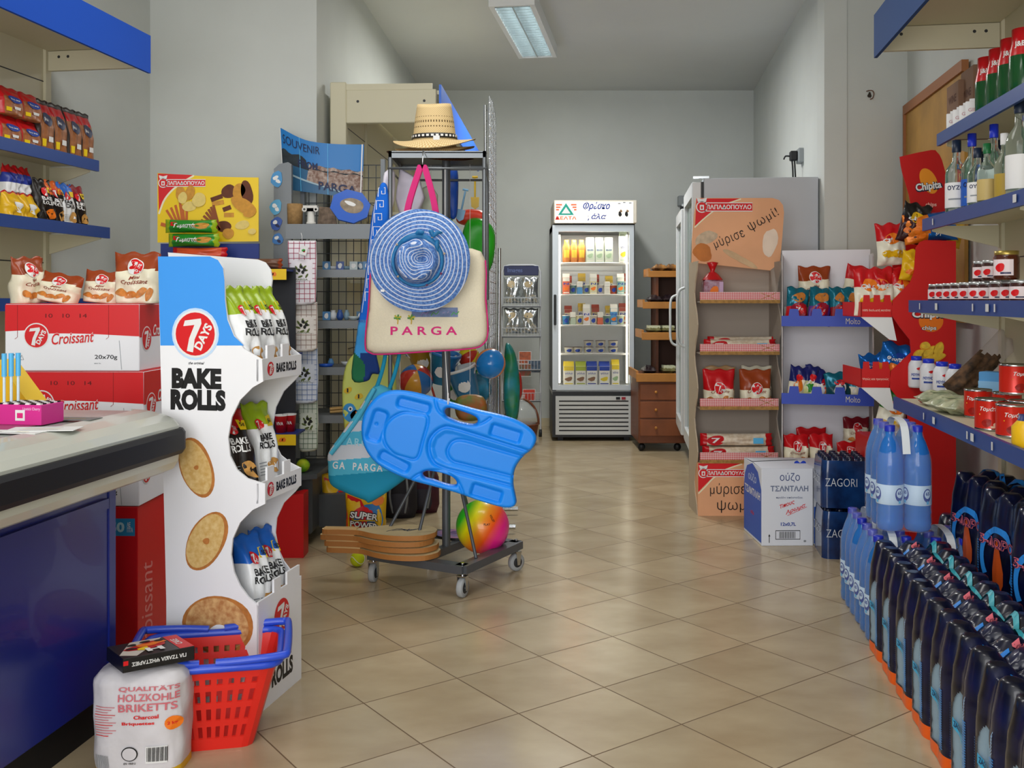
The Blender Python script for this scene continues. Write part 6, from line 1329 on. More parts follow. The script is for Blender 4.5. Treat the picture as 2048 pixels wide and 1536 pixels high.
km = Kind(tag(carton_milk(.062, .065, .20, M('pale_green_carton', '#d3dfc8', .5), MW, M('soft_green', '#a9c4a0', .5), 'φρέσκο').obj('milk_carton'), 'x', 'milk carton', 'pale green cartons on the top wire shelf'))
for k in range(3): km.at(fpos(1180+18.5*k, shz[0]+.006), 0, 'pale green milk carton, %s from the orange juice bottles on the top wire shelf' % ORD[k])
put(carton_milk(.06, .065, .24, MW, M('pale_green_carton', '#d3dfc8', .5), YC_, 'γάλα'), 'milk_carton', fpos(1246, shz[0]+.006, -.01), 0, 'tall white milk carton at the hinge-side end of the top wire shelf', 'milk carton')
area('fridge_light', (FL_[0], YF_+.10, zT-.09), (FL_[0], YF_+.25, zB), .5, .08, 5, (1, .95, .82))

# ---------------- bakery rack ----------------
YR = 7.15; RL = (W(1320, 0, YR)[0], YR, 0)
br_ = thing('bakery_rack', 'stepped wooden bakery rack with three drawers beside the milk fridge', 'rack', RL)
def r2(px, py, yo=0): return RP(RL, 0, px, py, yo)
wd = M('wood_brown', '#7d4526', .45, noise=.3, nscale=6); wl = M('wood_lip', '#c08038', .45, noise=.2, nscale=8); wdk = M('wood_dark', '#4a2a1a', .6)
xR = r2(1372, 0)[0]; zc_ = r2(0, 755)[1]
mb = MB(); mb.box(r2(1277, 0)[0], xR, 0, .47, .06, zc_, wd, .004); mb.obj('cabinet', br_)
mb = MB(); mb.box(r2(1304, 0, .4)[0], xR, .42, .46, zc_, r2(0, 545, .4)[1], wdk); mb.box(r2(1304, 0, .4)[0], r2(1304, 0, .4)[0]+.02, .2, .45, zc_, r2(0, 545, .3)[1], wd); mb.obj('back_panel', br_)
for i, (pt, pb3) in enumerate(((768, 800), (803, 836), (839, 872))):
    mb = MB(); x0, z0 = r2(1280, pb3, -.012); x1, z1 = r2(1362, pt, -.012); mb.box(x0, x1, -.014, .0, z0, z1, M('drawer_wood', '#8c4e2a', .45, noise=.3, nscale=6), .003); dr = mb.obj('drawer', br_)
    mb = MB(); mb.sphere(((r2(1311, 0)[0]), -.024, (z0+z1)/2), .011, wl, 10, 8); mb.obj('knob', dr)
for i, (px, py, hh, yo) in enumerate(((1299, 545, 13, .18), (1288, 607, 14, .12), (1286, 668, 16, .06), (1275, 750, 18, -.01))):
    mb = MB(); x0, z = r2(px, py, yo); mb.box(x0, xR, yo, .44, z-.012, z, wd); mb.box(x0-.01, xR, yo-.016, yo, z-hh*YR/F*.75, z+.012, wl, .003); mb.box(x0-.01, x0+.006, yo, .44, z-.03, z+.03, wl); mb.obj('tray_shelf', br_)
for sx in (1284, 1356): mb = MB(); mb.sphere((r2(sx, 0)[0], .03, .03), .028, BLACK, 12, 8); mb.obj('caster', br_)
brd = M('bread_pack', '#b07a3a', .4, noise=.5, nscale=20, col2='#5a3a1e'); bgr = M('wine_dark', '#241a1e', .3)
def loaf(m, w=.09, h=.06): b = Bag(w, .2, h, 'pillow', None, m, seed=2, crump=.006); T = Matrix.Rotation(-pi/2+.0, 4, 'X') ; b.mb.v = [(x, z-.1, -y+h/2) for x, y, z in b.mb.v]; return b.mb
for i, (px, py, yo, m, lb) in enumerate(((1318, 545, .26, brd, 'wrapped loaf, outer one on the top bakery shelf'), (1342, 545, .26, brd, 'wrapped loaf, inner one on the top bakery shelf'),
      (1308, 607, .22, bgr, 'dark wrapped bread, outer one on the second bakery shelf'), (1336, 607, .22, bgr, 'dark wrapped bread, inner one on the second bakery shelf'),
      (1306, 668, .18, M('olive_pack', '#6f6a3a', .5, noise=.4), 'olive paper-topped loaf, outer one on the third bakery shelf'), (1334, 668, .18, M('olive_pack', '#6f6a3a', .5), 'olive paper-topped loaf, inner one on the third bakery shelf'),
      (1297, 748, .12, bgr, 'dark wrapped bread on the lowest bakery shelf'), (1336, 748, .12, M('olive_pack', '#6f6a3a', .5), 'olive wrapped bread with pale paper on the lowest bakery shelf'))):
    mb = loaf(m, .10); x, z = r2(px, py, yo)
    if m.name.startswith('olive'): mb.box(-.04, .045, -.07, .06, .045, .064, M('pale_paper', '#d3d6b4', .7))
    put(mb, 'bread_pack', (RL[0]+x, YR+yo, z), 0, lb, 'bread')

# ---------------- upright coolers ----------------
cgrey = M('cooler_grey', '#b9bec4', .4); cdark = M('cooler_gasket', '#1d2023', .5); cwh = M('cooler_white', '#d4d7d8', .4)
cgl = M('cooler_glass', '#b9d6c8', .03, trans=.9, ior=1.12)
def cooler(Y0, D, px0, px1, ztop, lb, doorpx, zb=.21):
    L = (W(px1, 0, Y0)[0], Y0, 0); wdt = (W(px1, 0, Y0)[0]-W(px0, 0, Y0)[0]); c = thing('glass_door_cooler', lb, 'cooler', L, -radians(6.5))
    mb = MB(); mb.box(-wdt, 0, 0, .03, .12, ztop, cgrey, .004); mb.box(-wdt+.02, 0, D-.03, D, .12, ztop, cgrey); mb.box(-.03, 0, .03, D-.03, .12, ztop, cgrey); mb.box(-wdt, -.03, .03, D-.03, ztop-.05, ztop, cgrey); mb.box(-wdt, -.03, .03, D-.03, .12, .2, cgrey); mb.obj('cabinet', c)
    mb = MB(); mb.box(-wdt+.03, -.02, .02, D-.02, .0, .12, cdark); mb.obj('plinth', c)
    dw = .05; mb = MB(); xo = -wdt-.014
    mb.box(xo-dw, xo, .0, .05, zb, ztop-.02, cwh, .004); mb.box(xo-dw, xo, D-.05, D, zb, ztop-.02, cwh, .004); mb.box(xo-dw, xo, .05, D-.05, zb, zb+.08, cwh); mb.box(xo-dw, xo, .05, D-.05, ztop-.10, ztop-.02, cwh); d_ = mb.obj('door', c)
    mb = MB(); mb.box(xo-dw*.6, xo-dw*.4, .05, D-.05, zb+.08, ztop-.10, cgl); mb.obj('glass', d_)
    mb = MB(); mb.box(xo, xo+.014, .0, D, zb, ztop-.02, cdark); mb.obj('gasket', d_)
    mb = MB(); mb.tube(catmull([(xo-dw, D-.1, ztop*.45), (xo-dw-.04, D-.1, ztop*.47), (xo-dw-.045, D-.1, ztop*.55), (xo-dw-.04, D-.1, ztop*.64), (xo-dw, D-.1, ztop*.66)], 4), .009, cwh, 8); mb.obj('handle', d_)
    mb = MB(); mb.box(xo-dw+.005, -wdt+.03, .004, .03, ztop, ztop+.012, CHROME); mb.obj('hinge', c)
    for k in range(4): mb = MB(); z = .45+.32*k; mb.box(-wdt+.01, -.04, .05, D-.05, z-.006, z, cwh); mb.obj('shelf', c)
    return c
cooler(5.47, .80, 1411, 1637, 1.785, 'tall grey upright cooler with its plain side panel showing behind the bread stand', 1385)
cooler(6.42, .66, 1384, 1520, 1.72, 'further glass-door cooler behind the tall grey one', 1360)
# wall sockets, hole
x, y, z = W(1604, 312, 6.1); mb = MB(); mb.box(-.03, .03, -.05, .05, -.045, .045, M('socket_grey', '#8e9496', .5), .006); so = thing('wall_socket', 'grey wall socket box with black plug and cables above the coolers', 'socket', (x, y, z), -radians(7.1)); mb.obj('box', so)
mb = MB(); mb.box(-.075, -.03, -.03, .02, -.03, .03, BLACK, .006); mb.tube(catmull([(-.06, 0, -.03), (-.055, 0, -.10), (-.05, .02, -.30)], 5), .005, BLACK, 6); mb.tube(catmull([(-.045, 0, -.03), (-.04, 0, -.12), (-.03, .02, -.30)], 5), .005, BLACK, 6); mb.tube(catmull([(-.075, 0, .0), (-.10, 0, .0), (-.11, 0, -.02)], 4), .005, BLACK, 6); mb.obj('plug', so)
x, y, z = W(1364, 402, 8.56); mb = MB(); mb.box(-.035, .035, -.03, .04, -.045, .045, M('socket_grey', '#8e9496', .5), .006); mb.box(-.02, .015, -.04, -.02, -.10, -.045, DGREY, .006); mb.box(.035, .09, -.03, .02, -.04, .02, M('plug_dark', '#30343a', .5), .004)
put(mb, 'wall_socket', (x, y, z), 0, 'grey socket box on the back wall above the bakery rack', 'socket')
x, y, z = W(1740, 190, 5.39); mb = MB(); mb.d(blob(0, 0, .010, .016, 30, wob=.25), front(0, .006, 0), M('hole_dark', '#3a322c', .9), 1); mb.tube(catmull([(-.02, .0, .02), (0, -.02, .022), (.012, -.025, .005), (.008, -.02, -.02), (-.003, -.01, -.025)], 4), .003, M('wire_brown', '#6b4a3a', .6), 6); mb.tube(catmull([(-.018, .0, .018), (-.0, -.02, .026), (.01, -.02, .012)], 4), .0022, WHITE, 6)
put(mb, 'wire_stub', (x, y, z), 0, 'loose wires poking out of a small hole high in the wall', 'wire')
mb = MB(); mb.tube([(BL[0]+.42, 8.57, .02), (BL[0]+1.05, 8.57, .02)], .001, WHITE, 4)
# ---------------- red check bread stand ----------------
YP2 = 5.02; PL = (W(1480, 0, YP2)[0], YP2, 0)
ps = thing('bread_stand', 'bread stand with red gingham shelf edges and orange printed header and base', 'display stand', PL)
def p2(px, py, yo=0): return RP(PL, 0, px, py, yo)
gin = M('gingham', '#c83a44', .7); n = NX(gin); x, y, z, v = n.obj()
sx_ = n.m('GREATER_THAN', n.m('FRACT', n.m('MULTIPLY', x, 110)), .5); sz_ = n.m('GREATER_THAN', n.m('FRACT', n.m('MULTIPLY', z, 110)), .5)
n.base(n.mix(n.m('MULTIPLY', n.m('ADD', sx_, sz_), .5), hx('#f0d8d6'), hx('#cc1f2c')))
cb_ = M('stand_board', '#a89c90', .8); sal = M('salmon_print', '#eeb083', .5, noise=.12, nscale=4); rope = M('rope_print', '#b88a48', .7, noise=.4, nscale=60)
SD = .24
u = YP2/F
# base box
mb = MB(); x0, zb0 = p2(1396, 1030); x1 = p2(1556, 0)[0]; zt1 = p2(0, 926)[1]; mb.box(x0, x1, 0, SD, 0, zt1, sal); f = front(0, 0, 0)
mb.d(PG([(x0+.001, zt1-.001), p2(1482, 927), p2(1450, 938), p2(1425, 955), p2(1408, 972), (x0+.001, p2(0, 984)[1])]), f, RED, 1); mb.d(LN(cm2([(x0+.002, p2(0, 987)[1]), p2(1410, 974), p2(1427, 956), p2(1452, 939), p2(1484, 928)], 4, False), .007), f, CREAM, 2)
a_, b2 = p2(1448, 946); papa(mb, f, a_, b2, 90*u, 3)
ik = M('marker_ink', '#2a1a14', .6)
a_, b2 = p2(1456, 980); mb.d(TX('μύρισε', a_+.0, b2, 72*u, 27*u, bold=-.005), f, ik, 3); a_, b2 = p2(1470, 1012); mb.d(TX('ψωμί!', a_, b2, 72*u, 27*u, bold=-.005), f, ik, 3)
mb.obj('base_box', ps)
sh_y = [(1157, 585, 606), (1155, 688, 708), (1152, 797, 818), (1150, 905, 922)]
for i, (px1, pt, pb4) in enumerate(((1560, 584, 605), (1559, 688, 708), (1557, 797, 818), (1556, 905, 925))):
    mb = MB(); x0, z0 = p2(1400, pb4); x1, z1 = p2(px1, pt); mb.box(x0, x1, .004, SD, z0, z0+.006, cb_); mb.box(x0, x1, -.002, .004, z0+.012, z1, gin); mb.box(x0, x1, -.004, .003, z0-.004, z0+.014, rope)
    f = front(0, -.002, 0)
    for k in range(2): mb.d(LN([(x1-.10, z0+.016), (x1-.02, z1-.004)] if k else [(x1-.10, z1-.004), (x1-.02, z0+.016)], .0025), f, rope, 2)
    mb.obj('gingham_shelf', ps)
for px, nm in ((1397, 'side_panel'), (1562, 'side_panel')):
    mb = MB(); x = p2(px, 0)[0]; ztp = p2(0, 522)[1]
    pts = [(.0, 0), (SD, 0), (SD, ztp), (.12, ztp)]
    for k in range(24): t = k/24; pts.append((.045-.045*cos(2*pi*4*t), ztp*(1-t)+.0))
    mb.prism(pts, x-.006 if px < 1450 else x, x if px < 1450 else x+.006, M('stand_edge', '#b9a890', .7) if px < 1450 else cb_, 'yz'); mb.obj(nm, ps)
mb = MB(); mb.box(p2(1400, 0)[0], p2(1562, 0)[0], SD-.006, SD, zt1, p2(0, 520, .1)[1], cb_); mb.obj('back_panel', ps)
# header
mb = MB(); yo = .13
def p3(px, py): return p2(px, py, yo)
hd = [p3(1383, 525), p3(1384, 480), p3(1388, 430), p3(1393, 396)]+[p3(a, b) for a, b in ((1545, 396), (1558, 400), (1566, 410), (1568, 425), (1565, 470), (1560, 525), (1540, 541))]
mb.prism(hd, yo, yo+.006, sal); f = front(0, yo, 0)
mb.d(PG([p3(1393, 397), p3(1479, 397), p3(1440, 412), p3(1412, 432), p3(1390, 452)]), f, RED, 1); mb.d(LN(cm2([p3(1389, 455), p3(1412, 434), p3(1441, 413), p3(1482, 398)], 4, False), .007), f, CREAM, 2)
a_, b2 = p3(1452, 414); papa(mb, f, a_, b2, 108*u, 3)
a_, b2 = p3(1458, 478); mb.d(TX('μύρισε', a_, b2, 66*u, 25*u, rot=22, bold=-.005, sp=1.1), f, ik, 5); a_, b2 = p3(1526, 440); mb.d(TX('ψωμί!', a_, b2, 68*u, 24*u, rot=30, bold=-.005, sp=1.1), f, ik, 5)
mb.d(blob(*p3(1412, 476), 22*u, 14*u, 20, seed=3), f, M('print_linen', '#d8bfa0', .6, noise=.3, nscale=30), 2); mb.d(blob(*p3(1405, 505), 20*u, 18*u, 0, seed=5), f, M('print_crust', '#cc7a34', .6, noise=.2, nscale=20), 3)
for k in range(4): a_, b2 = p3(1466+9*k, 510+5*k); mb.d(blob(a_, b2, 24*u, 6*u, -28, seed=k, wob=.05), f, M('print_bread', '#d9b68c', .6, noise=.2, nscale=20), 3+k)
mb.d(blob(*p3(1540, 485), 14*u, 32*u, -10, seed=8), f, M('print_pale', '#f0dcc8', .5, noise=.15, nscale=10), 2)
mb.obj('header_sign', ps)
def onp(px, yo, i): x = p2(px, 0, yo)[0]; z = p2(0, (605, 708, 818, 925)[i])[1]+.0065; return (PL[0]+x, YP2+yo, z)
# loaf bag
mb = MB(); lp = M('loaf_red_clear', '#8c2a3a', .25, noise=1, nscale=30, col2='#b9a0b0', bump=.3); mb.box(-.05, .05, -.05, .05, 0, .12, lp, .018); mb.lathe([(.055, .11), (.03, .14), (.010, .155), (.018, .175), (.030, .20), (0, .205)], REDF, 14); mb.d(blob(0, .05, .02, .03, 0), front(0, -.05, 0), ORANGE, 2); mb.d(RC(-.03, .01, .02, .03), front(0, -.05, 0), TXTB, 2); mb.d(RC(.025, .01, .045, .10), front(0, -.05, 0), M('loaf_label', '#c8a8c8', .5), 2)
put(mb, 'bread_loaf_bag', onp(1425, .09, 0), 0, 'sliced loaf in a red-topped bag on the highest gingham shelf', 'bread')
def longpack(text, w=.37, h=.066, seed=1):
    m = tube_pack(w, h, .07, M('bread_clear', '#cdb79a', .4, noise=.35, nscale=40, col2='#e8dcc8'), REDF, '', seed); f = lambda x, y, l: (x, -.036-l, y)
    m.d(blob(-w*.30, 0, w*.11, h*.42, 0), f, REDF, 1); m.d(TX(text, -w*.30, 0, w*.12, h*.4), f, WHITE, 4); m.d(RC(w*.22, -h*.25, w*.36, h*.2), f, SKYB, 3)
    return m
klp = Kind(tag(longpack('7').obj('croissant_tray_pack'), 'x', 'bread packet', 'long bread packets on the gingham stand'))
klp.at((PL[0]+p2(1480, 0, .05)[0], YP2+.06, onp(0, .05, 1)[2]+.034), 0, 'long red-ended bread packet lying on the second gingham shelf')
klp.at((PL[0]+p2(1486, 0, .15)[0], YP2+.16, onp(0, .05, 1)[2]+.045), 0, 'long bread packet behind the front one on the second gingham shelf')
klp.at((PL[0]+p2(1478, 0, .05)[0], YP2+.07, onp(0, .05, 3)[2]+.034), 0, 'lower long bread packet on the lowest gingham shelf')
klp.at((PL[0]+p2(1474, 0, .05)[0], YP2+.075, onp(0, .05, 3)[2]+.100), 0, 'upper long bread packet on the lowest gingham shelf')
for i, (px, top, lb) in enumerate(((1437, REDF, 'red topped mini croissant bag on the third gingham shelf'), (1510, BROWNF, 'brown topped mini croissant bag on the third gingham shelf'))):
    put(mini_croissant(30+i, .165, .19, .08, top, lim=.48, lg=.50), 'croissant_bag', onp(px, .07, 2), 0, lb, 'snack bag', 'mini croissant bags on the third gingham shelf')
    put(mini_croissant(34+i, .16, .20, .07, M('tan_foil', '#c8a070', .3) if i == 0 else CREAMF), 'croissant_bag', onp(px+3, .18, 2), 0, ['tan topped bag behind the red topped mini croissant bag', 'pale bag behind the brown topped mini croissant bag'][i], 'snack bag')

# ---------------- molto stand ----------------
YO = 4.76; OLc = (W(1655, 0, YO)[0], YO, 0)
OR_ = radians(-16)
mo = thing('croissant_stand', 'white card croissant stand with notched blue Molto shelf fronts', 'display stand', OLc, OR_)
def o2_(px, py, yo=0): return RP(OLc, OR_, px or 1655, py, yo)
mblue = M('molto_blue', '#1a3fb4', .45); OD = .25; mcard = M('molto_card', '#b5b1b0', .7)
xl_, xr_ = o2_(1563, 0)[0], o2_(1748, 0)[0]
def wavy(x, side_):
    mb = MB(); ztp = o2_(0, 507)[1]; pts = [(.02, 0), (OD, 0), (OD, ztp), (.03, ztp), (.012, ztp-.015)]
    for k in range(1, 24): t = k/24; pts.append((.04-.04*cos(2*pi*3*t), (ztp-.02)*(1-t)))
    mb.prism(pts, x, x+.006, mcard, 'yz'); return mb
wavy(xl_, 0).obj('side_panel', mo); wavy(xr_-.006, 1).obj('side_panel', mo)
mb = MB(); mb.box(xl_, xr_, OD-.006, OD, 0, o2_(0, 500, OD)[1], M('molto_back', '#e4e4ea', .7)); mb.obj('back_panel', mo)
for (pt, pb5) in ((632, 653), (788, 810)):
    mb = MB(); z0 = o2_(0, pb5)[1]; zt_ = o2_(0, pt)[1]; pts = [(xl_, z0), (xr_, z0), (xr_, zt_)]
    for k in (3, 2, 1, 0): c = xl_+(xr_-xl_)*(k+.55)/4; pts += [(c+.025, zt_), (c+.02, zt_+.034), (c-.02, zt_+.034), (c-.025, zt_)]
    pts += [(xl_, zt_)]; mb.prism(pts, -.004, 0, mblue); a_ = o2_(1706, (pt+pb5)/2); mb.d(TX('Molto', a_[0], a_[1], .065, .028, bold=-.01), front(0, -.004, 0), M('molto_cream', '#e8e0b8', .5), 1); mb.box(xl_, xr_, 0, OD, z0, z0+.005, mcard); mb.obj('notched_shelf', mo)
mb = MB(); zb6 = o2_(0, 938)[1]; mb.box(xl_, xr_, 0, OD-.01, 0, zb6, RED); mb.obj('base_box', mo)
def ono(px, yo, lvl): x = o2_(px, 0, yo)[0]; z = {0: o2_(0, 653)[1], 1: o2_(0, 810)[1], 2: zb6}[lvl]+.006; return (OLc[0]+x*cos(OR_)-yo*sin(OR_), YO+x*sin(OR_)+yo*cos(OR_), z)
put(mini_croissant(61, .165, .20, .07), 'croissant_bag', tuple(Vector(ono(1628, .175, 0))+Vector((0, 0, .09))), .05, 'large brown topped mini croissant bag standing high on the Molto stand', 'snack bag')
put(mini_croissant(62, .165, .20, .07, REDF), 'croissant_bag', tuple(Vector(ono(1712, .175, 0))+Vector((0, 0, .09))), -.1, 'large red topped mini croissant bag standing high on the Molto stand', 'snack bag', rot=(0, .2, -.1))
mb = MB(); mb.box(xl_+.01, xr_-.01, .12, .235, 0, .088, mcard); put(mb, 'inner_box', ono(1655, 0, 0)[:2]+(ono(1655, 0, 0)[2],), OR_, 'plain card riser box under the large croissant bags', 'box')
def molto(c, seed): 
    b = Bag(.115, .19, .05, 'pillow', band((.5, c, .04), (1.1, TEALF, 0)), seed=seed); b.d(blob(0, .135, .035, .027, 10), CROI, 2); logo7(b.mb, b.fn, 0, .068, .026, 3, ring=False); b.d(blob(.0, .068, .040, .045, 0), M('maroon', '#9a1430', .4), 1); return b.mb
for i, (px, c, lb) in enumerate(((1592, REDF, 'small teal and red croissant bag at the coolers end of the upper Molto shelf'), (1636, PURF, 'small teal and purple croissant bag on the upper Molto shelf'), (1684, M('dark_red_foil', '#8d1420', .3), 'small dark and orange croissant bag on the upper Molto shelf'), (1716, DARKF, 'small black and teal croissant bag near the red chip boxes'))):
    put(molto(c, 70+i), 'croissant_bag', ono(px, .055, 0), 0, lb, 'snack bag', 'small croissant bags on the upper Molto shelf', rot=(radians(-14), radians((8, 10, 2, -4)[i]), 0))
for i, (px, w, h, c1, c2, rt, lb) in enumerate(((1590, .07, .13, M('navy_foil', '#1c2468', .3), CREAMF, 10, 'navy and cream bag at the coolers end of the lower Molto shelf'), (1612, .07, .135, M('navy_foil', '#1c2468', .3), M('pale_lime', '#c8cc8a', .35), 16, 'navy topped bag, second on the lower Molto shelf'), (1628, .06, .12, M('navy_foil', '#1c2468', .3), CREAMF, 26, 'leaning navy bag, third on the lower Molto shelf'),
        (1642, .10, .075, GREENF, M('pale_lime', '#c8cc8a', .35), -6, 'low green and cream bag in the middle of the lower Molto shelf'), (1680, .10, .11, TEALF, M('dark_teal', '#1c4a54', .3), -4, 'crumpled dark teal bag on the lower Molto shelf'), (1712, .09, .10, TEALF, CREAMF, 8, 'teal and cream bag beside the lower red chip box'))):
    w *= 1.3; h *= 1.35; b = Bag(w, h, .05, 'pillow', band((.6, c2, .06), (1.1, c1, 0)), seed=80+i); b.d(blob(0, h*.45, w*.25, h*.18, 20), ORANGE if i in (0, 3) else WHITE, 1); b.d(EL(0, h*.66, w*.2, h*.1), RED, 2)
    put(b.mb, 'snack_bag', ono(px, .06+.02*(i % 2), 1), 0, lb, 'snack bag', None, rot=(radians(-8), radians(rt), 0))
for i, (px, yo, dz, top, sz, lb) in enumerate(((1592, .05, 0, REDF, (.125, .15), 'red topped mini croissant bag at the coolers end above the red base'), (1642, .06, 0, REDF, (.115, .155), 'red topped mini croissant bag, second above the red base'), (1700, .08, 0, REDF, (.13, .12), 'red topped mini croissant bag behind the bottle packs'), (1712, .16, .10, M('maroon_foil', '#7a1420', .3), (.13, .13), 'maroon topped croissant bag lying on the others above the red base'), (1622, .17, 0, REDF, (.15, .17), 'red topped croissant bag at the back above the red base'))):
    put(mini_croissant(90+i, sz[0], sz[1], .07, top, lim=.6, lg=.62), 'croissant_bag', tuple(Vector(ono(px, yo, 2))+Vector((0, 0, dz))), 0, lb, 'snack bag', 'mini croissant bags above the red base')

# ---------------- chips stand ----------------
YX = 4.12; XL = (W(1912, 0, YX)[0], YX, 0)
ch_ = thing('chips_stand', 'red zigzag Chipita chips stand standing against the end of the shelving', 'display stand', XL, radians(-4))
XR = radians(-4)
def x2(px, py, yo=0): return RP(XL, XR, px or 1850, py, yo)
cr = M('chips_red', '#cf1a1a', .42); XD = .30
zz = [(1912, 1000), (1912, 482), (1850, 480), (1840, 484), (1832, 495), (1828, 545), (1820, 565), (1786, 600), (1782, 628), (1800, 655), (1820, 680), (1822, 705), (1782, 742), (1778, 774), (1795, 795), (1815, 822), (1820, 1000)]
ZO = [x2(a, b) for a, b in zz]; ZO[0] = (ZO[0][0], 0); ZO[-1] = (ZO[-1][0], 0)
mb = MB(); mb.prism(ZO, 0, .006, cr); f = front(0, 0, 0); u = YX/F
a_, b2 = x2(1862, 642); mb.d(EL(a_, b2+.0, 24*u, 22*u), f, ORANGE, 1)
a_, b2 = x2(1860, 630); mb.d(TX('Chipita', a_+.002, b2-.002, 74*u, 22*u, bold=.08), f, M('chip_navy', '#16203a', .5), 2); mb.d(TX('Chipita', a_, b2, 70*u, 19*u, bold=.035), f, WHITE, 4)
a_, b2 = x2(1858, 657); mb.d(TX('chips', a_, b2, 30*u, 12*u, bold=.05), f, BLACK, 2); mb.d(TX('chips', a_, b2, 28*u, 10.5*u, bold=.02), f, WHITE, 4)
cy_ = M('crisp_yellow', '#f4c83a', .6, noise=.25, nscale=60); cy2 = M('crisp_dark', '#e0a020', .6)
for k, (px, py, rx, ry, rt) in enumerate(((1846, 712, 20, 13, -15), (1862, 706, 18, 14, 20), (1876, 702, 10, 19, -15), (1850, 692, 10, 9, 0), (1868, 716, 22, 9, 15))):
    a_, b2 = x2(px, py); mb.d(blob(a_, b2, rx*u, ry*u, rt, wob=.06, seed=k), f, cy2, 2+k); mb.d(blob(a_+.002, b2+.003, rx*u*.85, ry*u*.8, rt, wob=.06, seed=k), f, cy_, 3+k)
mb.obj('side_panel', ch_)
mb = MB(); mb.prism([(x, z) for x, z in ZO], XD-.006, XD, cr); mb.obj('far_side_panel', ch_)
mb = MB(); mb.box(ZO[0][0]-.006, ZO[0][0], .006, XD-.006, 0, ZO[1][1], cr); mb.obj('back_panel', ch_)
boxz = []
for (xl2, xr2, pt, pb7, txt) in ((1722, 1784, 604, 634, '100% διαλεκτή πατάτα'), (1722, 1780, 738, 775, 'Ψητές και τραγανές')):
    mb = MB(); x0, z0 = x2(xl2, pb7); x1, z1 = x2(xr2, pt); z1n = x2(0, pt-14)[1]; pts = [(x0, z0), (x1, z0), (x1, z1)]
    for k in (2, 1, 0): c = x0+(x1-x0)*(k+.6)/3; pts += [(c+.012, z1), (c+.010, z1n), (c-.014, z1n), (c-.016, z1)]
    pts += [(x0, z1)]; mb.prism(pts, -.0, .004, cr); mb.box(x0, x1+.02, .004, XD-.01, z0, z0+.004, cr); mb.prism([(0.0, z0), (XD-.01, z0), (XD-.01, z1), (0, z1)], x0, x0+.004, cr, 'yz')
    mb.prism([(x0, z0), (x1, z0-.001), (x1+.02, z0-.10), (x1-.01, z0-.095)], .002, .006, WHITE)
    mb.d(TX(txt, (x0+x1)/2, (z0+z1)/2-.004, (x1-x0)*.9, .012, bold=.02), front(0, 0, 0), M('lip_text', '#f0c0b0', .5), 1); mb.obj('shelf_box', ch_); boxz.append((x0, x1, z0+.005))
# header sign
mb = MB(); hs = [x2(a, b, .13) for a, b in ((1800, 318), (1806, 312), (1862, 300), (1874, 304), (1884, 320), (1895, 365), (1897, 400), (1893, 482), (1830, 482), (1826, 440), (1818, 390), (1806, 350))]
mb.prism(cm2(hs, 2), .13, .135, M('chips_red_dark', '#c01616', .4)); f = front(0, .13, 0)
a_, b2 = x2(1862, 362, .13); mb.d(EL(a_-.01, b2, 16*u, 28*u, 25), f, M('sign_amber', '#e8901e', .5), 1)
a_, b2 = x2(1857, 374, .13); mb.d(TX('Chipita', a_+.002, b2-.002, 56*u, 24*u, rot=8, bold=.08), f, M('chip_navy', '#16203a', .5), 2); mb.d(TX('Chipita', a_, b2, 52*u, 20*u, rot=8, bold=.03), f, WHITE, 4)
a_, b2 = x2(1862, 410, .13); mb.d(TX('chips', a_, b2, 22*u, 10*u, bold=.02), f, M('lip_text', '#f0c0b0', .5), 2); mb.obj('header_sign', ch_)
def onx(px, yo, z): c, s = cos(XR), sin(XR); x = x2(px, 0, yo)[0]; return (XL[0]+x*c-yo*s, XL[1]+x*s+yo*c, z)
def pz(py, Y=YX): return H-(py-HY)/F*Y
# bags on chips stand
red_white = dict(top=REDF, body=M('chip_white', '#ece8d4', .3, bump=.25), oval=ORANGE, food=YELF)
k1 = [(1738, .05, boxz[0][2], 70, 'red and white Chipita bag at the open end of the upper red box'), (1765, .05, boxz[0][2], -4, 'red and white Chipita bag in the middle of the upper red box'), (1792, .06, boxz[0][2]-.0, 12, 'red and white chips bag leaning into the upper zigzag'), (1745, .18, boxz[0][2], 4, 'red and white chips bag at the back of the upper red box')]
for i, (px, yo, z, rt, lb) in enumerate(k1):
    put(chips(100+i, w=.125, h=.205, d=.05, **red_white), 'chips_bag', onx(px, yo, z), 0, lb, 'chips bag', 'red and white chips bags in the upper red box', rot=(radians(-6), radians(0 if rt == 70 else rt), XR))
put(chips(108, w=.13, h=.18, d=.06, **red_white), 'chips_bag', onx(1785, .12, pz(528)), 0, 'red and white Chipita bag standing on the bags of the upper box', 'chips bag', rot=(0, radians(-4), XR))
put(chips(109, top=M('dark_black_foil', '#16100e', .3, bump=.3), body=M('dark_maroon_foil', '#3a1014', .3, bump=.3), w=.12, h=.17, d=.06, text='Chips', oval=YELF, food=ORANGE), 'chips_bag', onx(1818, .06, pz(484)), 0, 'black and dark red chips bag at the top of the stand before the header', 'chips bag', rot=(0, radians(14), XR))
def fbag(seed, w, h, text='Φουντούνια'): return chips(seed, top=FBLUE, body=M('orange_silver', '#e07a1e', .3, .2, bump=.4), w=w, h=h, d=.07, text=text, oval=M('text_blue', '#0e3f9a', .4), food=ORANGE, lim=.45)
def lying(b): b.v = [(z-.1, y, x+.06) for x, y, z in b.v]; return b
mb = fbag(120, .13, .22, 'Foyntouni'.replace('Foyntouni', 'Ζούμ')); put(lying(mb), 'puffs_bag', onx(1858, .05, pz(482)), 0, 'silver-blue puffs bag lying along the stand top', 'chips bag', rot=(0, radians(-6), XR))
